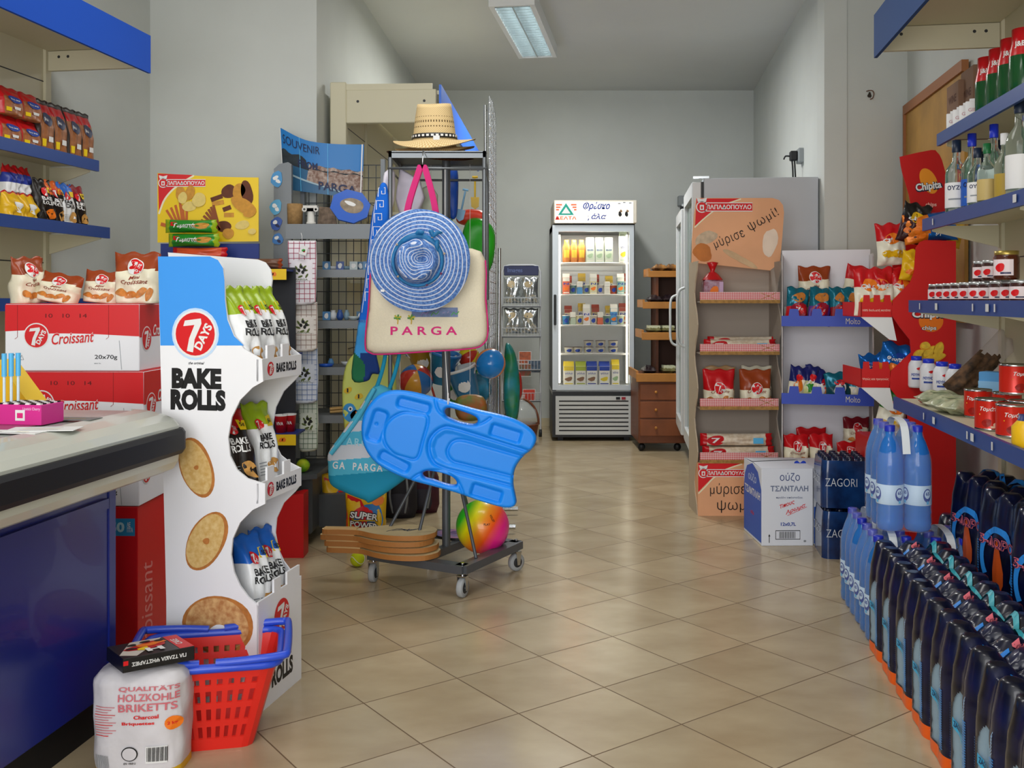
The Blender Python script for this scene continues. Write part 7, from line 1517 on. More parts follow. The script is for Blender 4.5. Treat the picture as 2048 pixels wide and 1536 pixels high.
put(chips(121, top=YELF, body=YELF, w=.12, h=.13, d=.05, text='', oval=YELF, food=ORANGE), 'chips_bag', onx(1826, .04, pz(562)), 0, 'yellow chips bag tucked in the upper zigzag of the stand', 'chips bag', rot=(0, radians(8), XR))
put(chips(122, top=YELF, body=YELF, w=.09, h=.12, d=.05, text='', oval=YELF, food=YELF), 'chips_bag', onx(1898, .16, pz(490)), 0, 'plain yellow bag at the back corner of the stand top', 'chips bag', rot=(0, radians(12), XR))
put(fbag(123, .15, .16), 'puffs_bag', onx(1782, .05, boxz[1][2]+.02), 0, 'silver-blue puffs bag with orange rings print in the lower red box', 'chips bag', rot=(0, radians(14), XR))
put(fbag(124, .11, .13, 'Ρίνγκς'), 'puffs_bag', onx(1748, .14, boxz[1][2]), 0, 'small teal and orange puffs bag behind in the lower red box', 'chips bag', rot=(0, radians(-6), XR))
put(chips(125, top=REDF, body=ORANGE, w=.10, h=.12, d=.05, text='', oval=YELF, food=ORANGE), 'chips_bag', onx(1808, .08, boxz[1][2]+.0), 0, 'red and orange chips bag at the zigzag of the lower red box', 'chips bag', rot=(0, radians(18), XR))
mb = MB(); mb.box(-.16, .04, 0, .2, 0, .012, cr); 
zt8 = pz(905); b = chips(126, top=GREENF, body=M('chip_white', '#ece8d4', .3), w=.13, h=.21, d=.06, text='Oregano', oval=ORANGE, food=YELF)
put(b, 'chips_bag', onx(1772, .05, pz(880)), 0, 'green and white chips bag under the lower red box', 'chips bag', rot=(0, radians(14), XR))
put(chips(127, top=GREENF, body=GREENF, w=.10, h=.15, d=.05, text='', oval=GREENF, food=YELF), 'chips_bag', onx(1806, .12, pz(880)), 0, 'plain green chips bag behind the green and white one', 'chips bag', rot=(0, radians(-10), XR))
mb = MB(); x0 = x2(1745, 0, .02)[0]; mb.box(x0, ZO[-1][0]+.02, .02, XD-.02, 0, pz(882), cr); mb.obj('low_box', ch_)

# ---------------- ouzo cartons ----------------
OY = 4.40
def ouzo():
    w, h, d = .232, .356, .31; mb = MB(); wc = M('ouzo_card', '#dfe3ec', .6); ob = M('ouzo_blue', '#2a5cc0', .5)
    mb.box(0, w, 0, d, 0, h-.01, wc, .002); mb.add([(0, 0, h-.01), (w, 0, h-.01), (w, d*.49, h+.004), (0, d*.49, h-.004)], [(0, 1, 2, 3)], wc); mb.add([(0, d, h-.01), (w, d, h-.01), (w, d*.51, h+.006), (0, d*.51, h-.002)], [(0, 3, 2, 1)], wc)
    f = front(0, 0, 0); ii = M('ouzo_ink', '#3c4c80', .6)
    mb.d(TX('ούζο', w*.55, h*.86, .09, .042, bold=.0), f, ii, 1); mb.d(TX('ΤΣΑΝΤΑΛΗ', w*.54, h*.72, .17, .026, bold=.03), f, M('ouzo_grey', '#6d7894', .6), 1); mb.d(TX('προϊόν απόσταξης', w*.54, h*.605, .12, .011), f, M('ouzo_grey', '#6d7894', .6), 1)
    mb.d(TX('Tiπους', w*.50, h*.52, .07, .020, rot=20, shear=.4), f, RED, 1); mb.d(TX('Αρωμα', w*.66, h*.46, .10, .022, rot=22, shear=.4), f, RED, 1); mb.d(LN([(w*.5, h*.38), (w*.88, h*.49)], .002), f, RED, 1)
    mb.d(TX('12x0,7L', w*.52, h*.27, .068, .018, bold=.03), f, TXTB, 1); mb.d(RC(w*.27, h*.08, w*.75, h*.195), f, BLACK, 1); mb.d(RC(w*.28, h*.088, w*.74, h*.187), f, wc, 2)
    for k in range(20): x = w*.34+k*.0037; mb.d(RC(x, h*.095, x+(.0022 if k % 3 else .0012), h*.18), f, BLACK, 3)
    mb.d(LN([(w*.15, h*.04), (w*.15, h*.13)], .003), f, BLACK, 1); mb.d(PG([(w*.15-.005, h*.12), (w*.15+.005, h*.12), (w*.15, h*.15)]), f, BLACK, 2); mb.d(EL(w*.84, h*.06, .006, .005), f, GREY, 1)
    s_ = sideL(0, d, 0); arch = [(0.002, h*.62), (.02, h*.78), (.06, h*.90), (d/2, h*.97), (d-.06, h*.90), (d-.02, h*.76), (d-.002, h*.70), (d-.002, .012), (.002, .012)]; mb.d(PG(arch[::-1]), s_, ob, 1)
    mb.d(TX('ούζο', d*.5, h*.78, .14, .045), s_, M('ouzo_pale', '#b8c8e8', .5), 2); mb.d(TX('ΤΣΑΝΤΑΛΗ', d*.5, h*.60, .27, .035, bold=.03), s_, WHITE, 2); mb.d(TX('ούζο', d*.5, h*.33, .06, .02), s_, RED, 2)
    f2_ = front(0, 0, 0); return mb
ko_ = Kind(tag(ouzo().obj('ouzo_carton'), 'x', 'carton', 'ouzo cartons on the floor'))
cx1, cy1 = fl(1523, 1092)
ko_.at((cx1, cy1, 0), radians(1), 'white ouzo carton with barcode and blue arched side standing foremost on the floor')
mb = MB(); ob = M('ouzo_blue', '#2a5cc0', .5); mb.box(0, .25, 0, .28, 0, .345, M('ouzo_card', '#dfe3ec', .6), .002); mb.d(RC(.002, .005, .248, .17), front(0, 0, 0), ob, 1); mb.d(TX('12', .065, .13, .07, .035, bold=.03), front(0, 0, 0), WHITE, 2)
put(mb, 'ouzo_carton', (W(1627, 0, 4.43)[0], 4.43, 0), 0, 'white and blue carton marked 12 squeezed beside the dark bottle packs', 'carton')
ht = MB(); p_ = [(0, -.024), (-.026, .002), (-.024, .018), (-.012, .022), (0, .012), (.012, .022), (.024, .018), (.026, .002)]; ht.prism(cm2(p_, 3), 0, .002, mblue); tag(ht.obj('heart_tag', None, W(1600, 931, 4.5), rot=(.2, 0, 0)), 'small blue heart shaped tag standing on the ouzo carton', 'tag')

# ---------------- bottle packs ----------------
bprof = [(0, .0), (.034, .0), (.041, .008), (.042, .03), (.040, .05), (.042, .06), (.040, .075), (.042, .09), (.042, .20), (.041, .225), (.036, .255), (.026, .285), (.016, .305), (.0145, .318)]
cprof_ = [(.0165, .318), (.0165, .336), (.015, .338), (0, .338)]
wat = M('water_clear', '#9cbccf', .12, trans=.25, ior=1.2, coat=.3); wat2 = M('water_blue', '#3a98f2', .06, trans=.55, ior=1.25, coat=.3); capb = M('cap_blue', '#1f2fb4', .35); capd = M('cap_dark', '#0b1238', .3); lab = M('water_label', '#c8e0f6', .5)
def bottle_part(parent, x, y, m, label_, cap_, sc=1):
    key = ('bt', m.name, bool(label_))
    if key not in _pm:
        mb = MB(); mb.lathe(bprof, m, 20)
        if label_:
            L_ = MB(); mb.lathe([(.0425, .085), (.0430, .086), (.0430, .148), (.0425, .149)], lab, 20); f = cylm(.0432, a0=label_)
            for sgn in (0, .075): mb.d(EL(sgn, .118, .015, .022), f, TXTB, 1); mb.d(EL(sgn, .122, .011, .014), f, lab, 2); mb.d(TX('65', sgn, .124, .014, .011, bold=.03), f, TXTB, 3); mb.d(RC(sgn-.004, .09, sgn+.004, .10), f, SKYB, 3)
        c = MB(); c.lathe(cprof_, cap_, 14); _pm[key] = (mb.mesh('bottle'), c.mesh('cap'))
    b_, c_ = _pm[key]; o = bpy.data.objects.new('bottle', b_); scn.collection.objects.link(o); o.parent = parent; o.location = (x, y, 0)
    c = bpy.data.objects.new('cap', c_); scn.collection.objects.link(c); c.parent = o; return o
_pm = {}
BD = .0855
# film: clear shrink film around a pack of nx x ny bottles, lobed wall + draped top
def film_surface(nx, ny, top=.338, low=0.0, n=96, walls=22, tops=20, tight=False):
    cs = [((i-(nx-1)/2)*BD, (j-(ny-1)/2)*BD) for i in range(nx) for j in range(ny)]
    def rad(z):
        for (r0, z0), (r1, z1) in zip(bprof[1:], bprof[2:]):
            if z <= z1: return r0+(r1-r0)*max(0, (z-z0))/max(1e-6, z1-z0)
        return .0165
    V = []; UV = []; HX, HY_ = nx*BD/2+.0015, ny*BD/2+.0015; cr_ = .040; pts = []
    P_ = rr(HX, HY_, cr_, 8)
    # resample the outline evenly
    Q = []; tot = 0; seg = []
    for i in range(len(P_)):
        a = P_[i]; b = P_[(i+1) % len(P_)]; l = sqrt((a[0]-b[0])**2+(a[1]-b[1])**2); seg.append(l); tot += l
    for k in range(n):
        s = tot*k/n; i = 0
        while s > seg[i] and i < len(seg)-1: s -= seg[i]; i += 1
        a = P_[i]; b = P_[(i+1) % len(P_)]; t = s/seg[i] if seg[i] else 0; Q.append((a[0]+(b[0]-a[0])*t, a[1]+(b[1]-a[1])*t))
    rows = []
    zs = [low+(.24-low)*j/walls for j in range(walls+1)]
    for z in zs:
        row = []
        for (x, y) in Q:
            near = min(cs, key=lambda c: (c[0]-x)**2+(c[1]-y)**2); dx, dy = x-near[0], y-near[1]; L_ = sqrt(dx*dx+dy*dy); k_ = min(1, (rad(z)+.0025)/L_); pin = .45 if z < .2 else .45+.3*(z-.2)/.04
            pin *= min(1, z/.03+.4); tx, ty = near[0]+dx*k_, near[1]+dy*k_; row.append((x+(tx-x)*pin, y+(ty-y)*pin, z+.002*sin(40*x+30*y)))
        rows.append(row)
    def hz(x, y):
        d = min(sqrt((x-a)**2+(y-b)**2) for a, b in cs); return max(.262, top+.003-max(0, d-.016)**1.1*1.55) if tight else max(.262, top+.006-max(0, d-.020)**1.1*1.7)
    base = rows[-1]
    for j in range(1, tops+1):
        t = (j/tops)**1.5; row = []
        for (x, y, z) in base:
            s = 1-t; xx, yy = x*s, y*s; h_ = hz(xx, yy); bl = min(1, t*3.2) if tight else min(1, t*6+.3); row.append((xx, yy, z*(1-bl)+h_*bl))
        rows.append(row)
    V = [p for r in rows for p in r]; Fs = []; info = []
    for j in range(len(rows)-1):
        for k in range(n): l = (k+1) % n; Fs.append((j*n+k, j*n+l, (j+1)*n+l, (j+1)*n+k)); q_ = rows[j][k]; info.append((q_, k, j))
    return V, Fs, info, rows, n
def wallfn(rows, n, z_scale=None):
    # map (s = metres along the -x side measured in y, z) onto the film
    def f(s, z, l):
        j = max(0, min(len(rows)-2, z/.24*(22))); j0 = int(j) if z < .24 else 21; r = rows[min(j0, 21)]; r2_ = rows[min(j0+1, 22)]; tt_ = min(1, j-j0)
        best = min((k for k in range(n) if r[k][0] < 0), key=lambda k: abs(r[k][1]-s)); k2 = (best+1) % n; k0 = (best-1) % n
        kk = k2 if abs(r[k2][1]-s) < abs(r[k0][1]-s) else k0; a = r[best]; b = r[kk]; t = 0 if abs(b[1]-a[1]) < 1e-6 else max(0, min(1, (s-a[1])/(b[1]-a[1])))
        x = a[0]+(b[0]-a[0])*t; c = r2_[best]; d_ = r2_[kk]; x2_ = c[0]+(d_[0]-c[0])*t
        return (x+(x2_-x)*tt_-.0012-l*1.4, s, z)
    return f
zfilm = M('film_navy', '#0b1440', .28, coat=.25, noise=.3, nscale=14, col2='#050818'); zarc = M('film_arc_blue', '#2c8ae0', .3); zcy = M('film_cyan', '#36b4e8', .3); zdrop = M('film_drop_rust', '#c2501c', .35); zpink = M('film_pink_ink', '#e0707c', .4); zor = M('film_orange', '#f0641a', .35); zwh = M('film_white_ink', '#c8d0dc', .5)
filmc = M('film_clear', '#eaf2ff', .08, alpha=.10, spec=.8, bump=.7, bscale=18)
def clear_pack(name, nx, ny, label_):
    r = thing('water_pack', 'x', 'water pack'); 
    for i in range(nx):
        for j in range(ny): bottle_part(r, (i-(nx-1)/2)*BD, (j-(ny-1)/2)*BD, wat2, pi+.35, capb)
    V, Fs, info, rows, n = film_surface(nx, ny, n=72, tight=True); mb = MB(); mb.add(V, Fs, filmc, sm=True); mb.obj('clear_film', r)
    mb = MB(); tp = M('tape_white', '#dfe6ea', .5); C = catmull([(0, -ny*BD/2+.0, .25), (0, -ny*BD*.36, .335), (0, 0, .352), (0, ny*BD*.36, .335), (0, ny*BD/2, .25)], 5)
    v = [p for c in C for p in ((c.x-.012, c.y, c.z), (c.x+.012, c.y, c.z+.001))]; mb.add(v, [(2*i, 2*i+1, 2*i+3, 2*i+2) for i in range(len(C)-1)], tp); mb.obj('carry_tape', r)
    return r
def zag_floor():                                     # short side faces the aisle (2 bottles along y, 3 along x)
    r = thing('water_pack', 'x', 'water pack')
    for i in range(3):
        for j in range(2): bottle_part(r, (i-1)*BD, (j-.5)*BD, wat, None, capd)
    V, Fs, info, rows, n = film_surface(3, 2, n=168, walls=48)
    def inwin(q_):
        x, y, z = q_; 
        if not (.035 < z < .225): return False
        if x < -.10: return abs(y) < .044*min(1, sqrt(max(0, (.225-z)/.05)))  
        if False:
            for c in (-BD/2, BD/2):
                if abs(x-c) < .030*min(1, sqrt(max(0, (.14-z)/.05))): return True
        return False
    def mt(i):
        q_, k, j = info[i]; x, y, z = q_
        if inwin(q_): return 'w'
        if z < .03 and j < 48: return 'o' 
        return 'n'
    F2 = []; M2 = []
    for i, q_ in enumerate(Fs):
        t = mt(i)
        F2.append(q_); M2.append({'o': zor, 'n': zfilm, 'w': filmc}[t])
    mb = MB(); mb.add(V, F2, lambda i: M2[i], sm=True)
    f = lambda s, z, l: wallf(s, z, l)
    wallf = wallfn2(rows, n, 48)
    # cyan swoosh across the window, zipper stripes at the corners
    mb.d(([(y, .150-.5*(y+.035)*.35+dz) for dz in (-.011, .011) for y in [-.034+.068*i/8 for i in range(9)]], [(i, i+1, i+10, i+9) for i in range(8)]), f, zcy, 1)
    mb.d(TX('ZAGORI', -.0, .150, .05, .013), f, NAVY, 3)
    for k in range(26):
        z = .045+.0055*k; mb.d(RC(.038, z, .056, z+.0028, 3, 1), f, zarc, 1); mb.d(RC(-.056, z, -.050, z+.0028), f, zarc, 1)
    for k in range(7): mb.d(LN([(.044, .19+.006*k), (.050, .197+.007*k)], .0018), f, M('film_pale_blue', '#9cc4ee', .4), 1)
    # top: light blue band, pink writing
    ft = lambda x, y, l: (x, y, toph(x, y)+.0035+l*2)
    cs3 = [((i-1)*BD, (j-.5)*BD) for i in range(3) for j in range(2)]
    def toph(x, y): d = min(sqrt((x-a)**2+(y-b)**2) for a, b in cs3); return max(.262, .344-max(0, d-.022)**1.1*1.75)
    mb.d(RC(-.075, -.012, -.02, .010, 8, 2), ft, zarc, 1); 
    mb.d(TX('5-Δ', -.004, .0, .040, .018, rot=90, bold=.05), ft, zpink, 4)
    mb.d(([(.045+.010*sin(36*y)+dz, y) for dz in (0, .013) for y in [-.086+.172*i/12 for i in range(13)]], [(i, i+1, i+14, i+13) for i in range(12)]), ft, M('film_teal', '#3ba6b4', .3), 1)
    mb.obj('printed_film', r); return r
def wallfn2(rows, n, walls):
    def f(s, z, l):
        j = max(0, min(walls-.001, z/.24*walls)); j0 = int(j); tt_ = j-j0; R0, R1 = rows[j0], rows[j0+1]
        best = min((k for k in range(n) if R0[k][0] < -.02), key=lambda k: abs(R0[k][1]-s)); c = [(best+1) % n, (best-1) % n]; kk = min(c, key=lambda k: abs(R0[k][1]-s))
        a, b, e, g = R0[best], R0[kk], R1[best], R1[kk]; t = 0 if abs(b[1]-a[1]) < 1e-6 else max(0, min(1, (s-a[1])/(b[1]-a[1])))
        x0_, x1_ = a[0]+(b[0]-a[0])*t, e[0]+(g[0]-e[0])*t
        return (x0_+(x1_-x0_)*tt_-.0014-l*1.4, s, z)
    return lambda s, z, l: f(-s, z, l)               # seen from the aisle, +s runs towards the viewer
def zag_shelf():                                     # long side faces the aisle (2 along x, 3 along y)
    r = thing('water_pack', 'x', 'water pack')
    V, Fs, info, rows, n = film_surface(2, 3, n=96, walls=30); mb = MB(); mb.add(V, Fs, zfilm, sm=True); f = wallfn2(rows, n, 30)
    for cx_ in (0,):
        arc = [(cx_+.078*cos(t), .150+.088*sin(t)) for t in [radians(-35+250*k/24) for k in range(25)]]; v, fc = LN(arc, .018); mb.d((v, fc), f, zarc, 1)
        dp = [(cx_+.0, .215), (cx_+.014, .175), (cx_+.027, .12), (cx_+.026, .085), (cx_+.014, .060), (cx_, .053), (cx_-.014, .060), (cx_-.026, .085), (cx_-.027, .12), (cx_-.014, .175)]
        mb.d(([(cx_, .11)]+dp, [(0, 1+k, 1+(k+1) % 10) for k in range(10)]), f, zdrop, 1)
        for k in range(22): z = .03+.0075*k; mb.d(RC(cx_-.115, z, cx_-.092, z+.004, 2, 1), f, zarc, 2)
    for cx_ in (0,):
        mb.d(TX('5-ΔΩΡΟ', cx_, .200, .17, .030, bold=.05), f, zpink, 4); mb.d(TX('5-ΔΩΡΟ', cx_, .200, .167, .027, bold=-.01), f, NAVY, 6)
        mb.d(TX('ΖΑΓΟΡΙ', cx_, .033, .21, .042, bold=-.01), f, zwh, 4)
    fs_ = lambda x, z, l: (x, -(3*BD/2+.0015)-.0008-l*1.4+max(0, abs(x)-.045)*.35+(.006 if z < .03 else 0), z)
    v, fc = LN([(.052*cos(t), .150+.085*sin(t)) for t in [radians(-35+250*k/24) for k in range(25)]], .014); mb.d((v, fc), fs_, zarc, 1)
    dp = [(0, .215), (.012, .175), (.022, .12), (.021, .085), (.012, .060), (0, .053), (-.012, .060), (-.021, .085), (-.022, .12), (-.012, .175)]; mb.d(([(0, .11)]+dp, [(0, 1+k, 1+(k+1) % 10) for k in range(10)]), fs_, zdrop, 1)
    mb.d(TX('5-ΔΩΡΟ', 0, .200, .115, .026, bold=.05), fs_, zpink, 4); mb.d(TX('ΖΑΓΟΡΙ', 0, .033, .13, .036, bold=-.01), fs_, zwh, 4)
    cs3 = [((i-.5)*BD, (j-1)*BD) for i in range(2) for j in range(3)]
    ft = lambda x, y, l: (x, y, max(.262, .344-max(0, min(sqrt((x-a)**2+(y-b)**2) for a, b in cs3)-.022)**1.1*1.75)+.0035+l*2)
    mb.d(([(.02+.02*sin(30*y)+dx, y) for dx in (0, .016) for y in [-.12+.24*i/12 for i in range(13)]], [(i, i+1, i+14, i+13) for i in range(12)]), ft, zarc, 1)
    mb.obj('printed_film', r)
    return r
def abp(a, b, z): x, y = ab(a, b); return (x, y, z)
kzf = Kind(zag_floor()); kzf.root['group'] = 'dark wrapped water packs in the floor row'
b0 = 3.19; NB = 10
for i in range(NB):
    kzf.at(abp(.655+1.5*BD+.002, b0-i*.176, 0), -TH+random.Random(i).uniform(-.02, .02), 'dark navy wrapped water pack in the floor row, %s from the clear bottle packs' % ORD[i])
kzs = Kind(zag_shelf()); kzs.root['group'] = 'dark wrapped water packs on the shelving base deck'
rowsb = [3.30, 3.02, 2.74, 2.46, 2.18, 1.90]
for i, b in enumerate(rowsb): kzs.at(abp(.955+BD+.003, b, .201), -TH+radians(13), '5-ΔΩΡΟ printed water pack on the base deck, %s from the chips stand' % ORD[i])
for i, b in enumerate((3.50,)): kzs.at(abp(.97+BD, b+.09, 0), -TH, 'printed water pack on the floor against the chips stand')
kc6 = Kind(clear_pack('c', 2, 3, True)); g_ = 'blue-tinted clear water packs'
kc6.root['group'] = g_
kc6.at(abp(.655+BD+.004, 3.415, 0), -TH, 'clear blue water pack on the floor beside the first dark pack')
kc6.at(abp(.655+BD+.004, 3.675, 0), -TH, 'clear blue water pack on the floor beside the dark Zagori crates of small bottles')
kc6.at(abp(.655+3*BD+.010, 3.415, 0), -TH, 'clear blue water pack on the floor behind the front clear pack')
kc6.at(abp(.70+BD, 3.44, .355), -TH, 'clear blue water pack standing on top of the floor packs')
# dark small-bottle packs
def small_pack():
    mb = MB(); d_ = M('small_pack_blue', '#16407c', .2, coat=.4, noise=.6, nscale=9, col2='#0a1a40'); w, dd2, h = .20, .23, .205
    n = 60; V = []; rows_ = []; P_ = rr(w/2, dd2/2, .03, 7)
    for j, z in enumerate((0, .02, .06, .10, .13, .155, .175, .19, .20)):
        k_ = 1 if z < .13 else 1-.06*((z-.13)/.07)**1.5; rows_.append([(x*k_*(1+.012*sin(12*2*pi*i/len(P_))), y*k_*(1+.012*sin(9*i)), z) for i, (x, y) in enumerate(P_)])
    N = len(P_); V = [p for r_ in rows_ for p in r_]; mb.add(V, [(j*N+k, j*N+(k+1) % N, (j+1)*N+(k+1) % N, (j+1)*N+k) for j in range(len(rows_)-1) for k in range(N)], d_, sm=True); mb.add(rows_[-1], [tuple(range(N))], d_)
    for i in range(4):
        for j in range(4): mb.lathe([(.022, .19), (.016, .205), (.014, .215), (0, .216)], M('small_pack_dark', '#0a1230', .2, coat=.4), 10, T=Matrix.Translation(((i-1.5)*.047, (j-1.5)*.053, 0)))
    f = front(0, -dd2/2-.003, 0); mb.d(TX('ZAGORI', -.02, .11, .13, .034, bold=-.01), f, zwh, 2); fs = sideL(-w/2-.003, 0, 0); mb.d(TX('ZAGORI', 0, .11, .18, .034, bold=-.01), fs, zwh, 2); return mb
ksp = Kind(tag(small_pack().obj('water_pack'), 'x', 'water pack', 'dark blue small bottle packs stacked two high'))
for i, (px, Y, z, lb) in enumerate(((1684, 4.285, 0, 'lower dark blue small bottle pack nearest the aisle'), (1682, 4.285, .217, 'upper dark blue small bottle pack nearest the aisle'), (1710, 4.70-.0, 0, 'lower dark blue small bottle pack behind, beside the ouzo cartons'), (1706, 4.69, .217, 'upper dark blue small bottle pack behind, beside the ouzo cartons'))):
    if i < 2: ksp.at((W(px, 0, Y)[0], Y-.0, z), -TH, lb)

# ---------------- goods on the shelving by the bottles ----------------
rzR = -pi/2-TH
def onR(px, a, z): x, y = on_a(px, a); return (x, y, z)
gls = M('bottle_glass', '#e4f0ea', .03, trans=.95, ior=1.3); gl2 = M('spirit_glass_green', '#7fb89a', .03, trans=.85, ior=1.3)
def spirit(h, r, capc, lblc, glass=gls, txt='', neck=.3):
    t = thing('spirit_bottle', 'x', 'bottle')
    mb = MB(); mb.lathe([(0, 0), (r, 0), (r*1.02, .01), (r*1.02, h*.55), (r*.9, h*.62), (r*.38, h*.72), (r*.34, h*.86)], glass, 22); mb.obj('glass', t)
    mb = MB(); mb.lathe([(r*.40, h*.84), (r*.42, h*.85), (r*.42, h), (0, h)], capc, 16); mb.obj('cap', t)
    mb = MB(); mb.lathe([(r*1.035, h*.10), (r*1.04, h*.11), (r*1.04, h*.42), (r*1.035, h*.43)], lblc, 22)
    if txt: mb.d(TX(txt, 0, h*.36, r*1.6, h*.06, bold=.03), cylm(r*1.05), NAVY, 1); mb.d(RC(-r*.7, h*.2, r*.7, h*.22, 4, 1), cylm(r*1.05), GREY, 1)
    mb.obj('label', t); return t
lw_ = M('label_white', '#e9e9ea', .5); z2 = RD[2][0]+.001
a2 = .972+.05
capN = M('cap_navy', '#15233a', .4); capB = M('cap_royal', '#1f35c8', .35)
for i, (px, da, h, r, c, l_, g, tx, lb) in enumerate(((1913, .0, .262, .036, capN, lw_, gls, 'ΟΥΖΟ', 'clear ouzo bottle with dark cap nearest the chips sign'), (1944, .035, .275, .034, capB, M('label_blue', '#2a62c8', .5), gls, 'ΟΥΖΟ', 'clear bottle with royal blue cap and blue label, second on the bottle shelf'),
        (1955, -.01, .195, .030, capN, lw_, gls, 'ΟΥΖΟ', 'short clear bottle with navy cap and white label'), (1974, -.0, .20, .028, M('cap_green', '#1c6a3a', .4), M('label_gold', '#c8b070', .5), gls, '', 'short clear bottle with green and orange cap'),
        (1988, .04, .27, .032, capB, lw_, gls, '', 'tall clear bottle with royal blue cap in the shelf middle'), (2009, .03, .22, .028, lw_, M('label_ochre', '#b89a3c', .5), gls, '', 'slim clear bottle with pale cap and ochre label'),
        (2040, .02, .30, .038, capN, lw_, gls, '', 'largest clear bottle with black cap at the near end of the bottle shelf'), (1966, .13, .24, .036, capN, gl2, gl2, '', 'green glass bottle at the back of the bottle shelf'), (2005, .13, .25, .036, capN, gl2, gl2, '', 'second green glass bottle at the back of the bottle shelf'))):
    t = spirit(h, r, c, l_, g, tx); t.location = onR(px, a2+da, z2); t['label'] = lb; t['group'] = 'spirit bottles on the upper middle shelf'; t.rotation_euler = (0, 0, -TH-.35)
# top shelf
z1 = RD[1][0]+.001; a1 = 1.023+.045
for i, px in enumerate((1908, 1921, 1934, 1947)):
    mb = MB(); mb.box(-.024, .024, -.02, .02, 0, .075, lw_, .002); mb.box(-.012, .012, -.01, .01, .075, .085, lw_, .001); mb.d(TX('GIN', 0, .045, .03, .012), front(0, -.02, 0), M('soft_pink', '#c89aa0', .5), 1); mb.d(RC(-.02, .01, .02, .02), front(0, -.02, 0), GREY, 1)
    put(mb, 'white_pack', onR(px, a1, z1), rzR+1.2, 'small white boxed pack, %s from the far end of the top shelf' % ORD[i], 'box', 'small white packs on the top shelf')
for i, (px, da) in enumerate(((1938, .10), (1968, .12))):
    mb = MB(); mb.box(-.075, .075, -.06, .06, 0, .22 if i == 0 else .25, M('kraft', '#8a6a55', .8), .002); mb.d(TX('WINE', 0, .16, .10, .03), front(0, -.06, 0), M('kraft_ink', '#5c3a30', .8), 1); put(mb, 'cardboard_box', onR(px, a1+da, z1), rzR, ['brown cardboard box behind the small white packs', 'taller brown cardboard box behind the green bottles'][i], 'box')
for i, (px, da) in enumerate(((1975, .0), (1998, .0), (2022, -.005), (2046, -.01))):
    mb = MB(); gm_ = M('green_bottle', '#1a5a2c', .12, trans=.3, ior=1.4); mb.lathe([(0, 0), (.036, 0), (.038, .02), (.038, .11), (.030, .15), (.030, .19), (.0, .195)], lambda z: REDF if z > .12 else gm_, 18); mb.d(TX('J&B', 0, .14, .03, .02, bold=.03), cylm(.034), WHITE, 2)
    put(mb, 'green_bottle', onR(px, a1+da, z1), rzR+1, 'green bottle with red shoulder and cap, %s from the white packs on the top shelf' % ORD[i], 'bottle', 'green bottles on the top shelf')
# jam shelf
z3 = RD[3][0]+.001; a3 = .924+.05; jam = M('jam_dark', '#3a1210', .15, coat=.6); jlid = M('jam_lid', '#b8bcbc', .3, .6); plb = M('jam_label', '#e8d8dc', .5)
def jar(r, h, g=jam, lid=jlid):
    mb = MB(); mb.lathe([(0, 0), (r*.95, 0), (r, .006), (r, h*.78), (r*.9, h*.84), (r*.92, h*.86), (r*.95, h), (0, h)], lambda z: lid if z > h*.85 else g, 20)
    mb.d(RC(-r*.9, h*.15, r*.9, h*.7, 6, 1), cylm(r+.0005), plb, 1); mb.d(blob(-.005, h*.42, r*.35, h*.16, 0), cylm(r+.001), RED, 2); mb.d(RC(-r*.1, h*.2, r*.7, h*.26, 3, 1), cylm(r+.001), NAVY, 2); return mb
kj = Kind(tag(jar(.030, .062).obj('jam_jar'), 'x', 'jam jar', 'jam jars in rows on the middle shelf'))
for i, px in enumerate((1874, 1888, 1903, 1919, 1937, 1957)): kj.at(onR(px, a3, z3), rzR+.9, 'low jam jar with pale label, %s from the chips stand' % ORD[i])
for i, px in enumerate((1966, 1985)): kj.at(onR(px, a3+.02, z3+.064), rzR+.9, ['upper jam jar with red berries label stacked near the honey jar', 'upper jam jar stacked behind the honey jar'][i])
for i, px in enumerate((1976, 2000, 2022, 2042)): kj.at(onR(px, a3+.02, z3), rzR+.9, 'dark jam jar under the stacked jars, %s towards the near end' % ORD[i])
put(jar(.034, .082, M('honey_dark', '#4a1c0c', .12, coat=.6), M('gold_lid', '#a8924a', .3, .7)), 'honey_jar', onR(2013, a3, z3+.063), rzR+.9, 'honey jar with gold lid standing on the jam jars', 'jar')
# lowest shelf
z4 = RD[4][0]+.001; a4 = .870
def milkb():
    t = thing('milk_bottle', 'x', 'milk bottle'); mb = MB(); wp = M('milk_plastic', '#e6e8ee', .35); mb.lathe([(0, 0), (.030, 0), (.033, .008), (.033, .085), (.030, .10), (.022, .112), (.018, .118)], wp, 20)
    f = cylm(.0335); mb.d(TX('ΝΟΥΝΟΥ', 0, .055, .045, .012, bold=.04), f, TXTB, 1); mb.d(RC(-.02, .035, .02, .042, 4, 1), f, TXTB, 1); mb.d(blob(.01, .08, .010, .006, 0), f, RED, 1); mb.obj('bottle', t)
    mb = MB(); mb.lathe([(.0205, .112), (.0215, .113), (.0215, .130), (0, .131)], capB, 16); mb.obj('cap', t); return t
kmb = Kind(milkb())
for i, (px, da) in enumerate(((1833, .19), (1857, .19), (1884, .19), (1910, .20))): kmb.at(onR(px, a4+da, z4), -TH-.2, 'white milk bottle with blue cap, %s from the chips stand side' % ORD[i], group='milk bottles on the lowest shelf')
can = M('can_red', '#d42818', .3, .2)
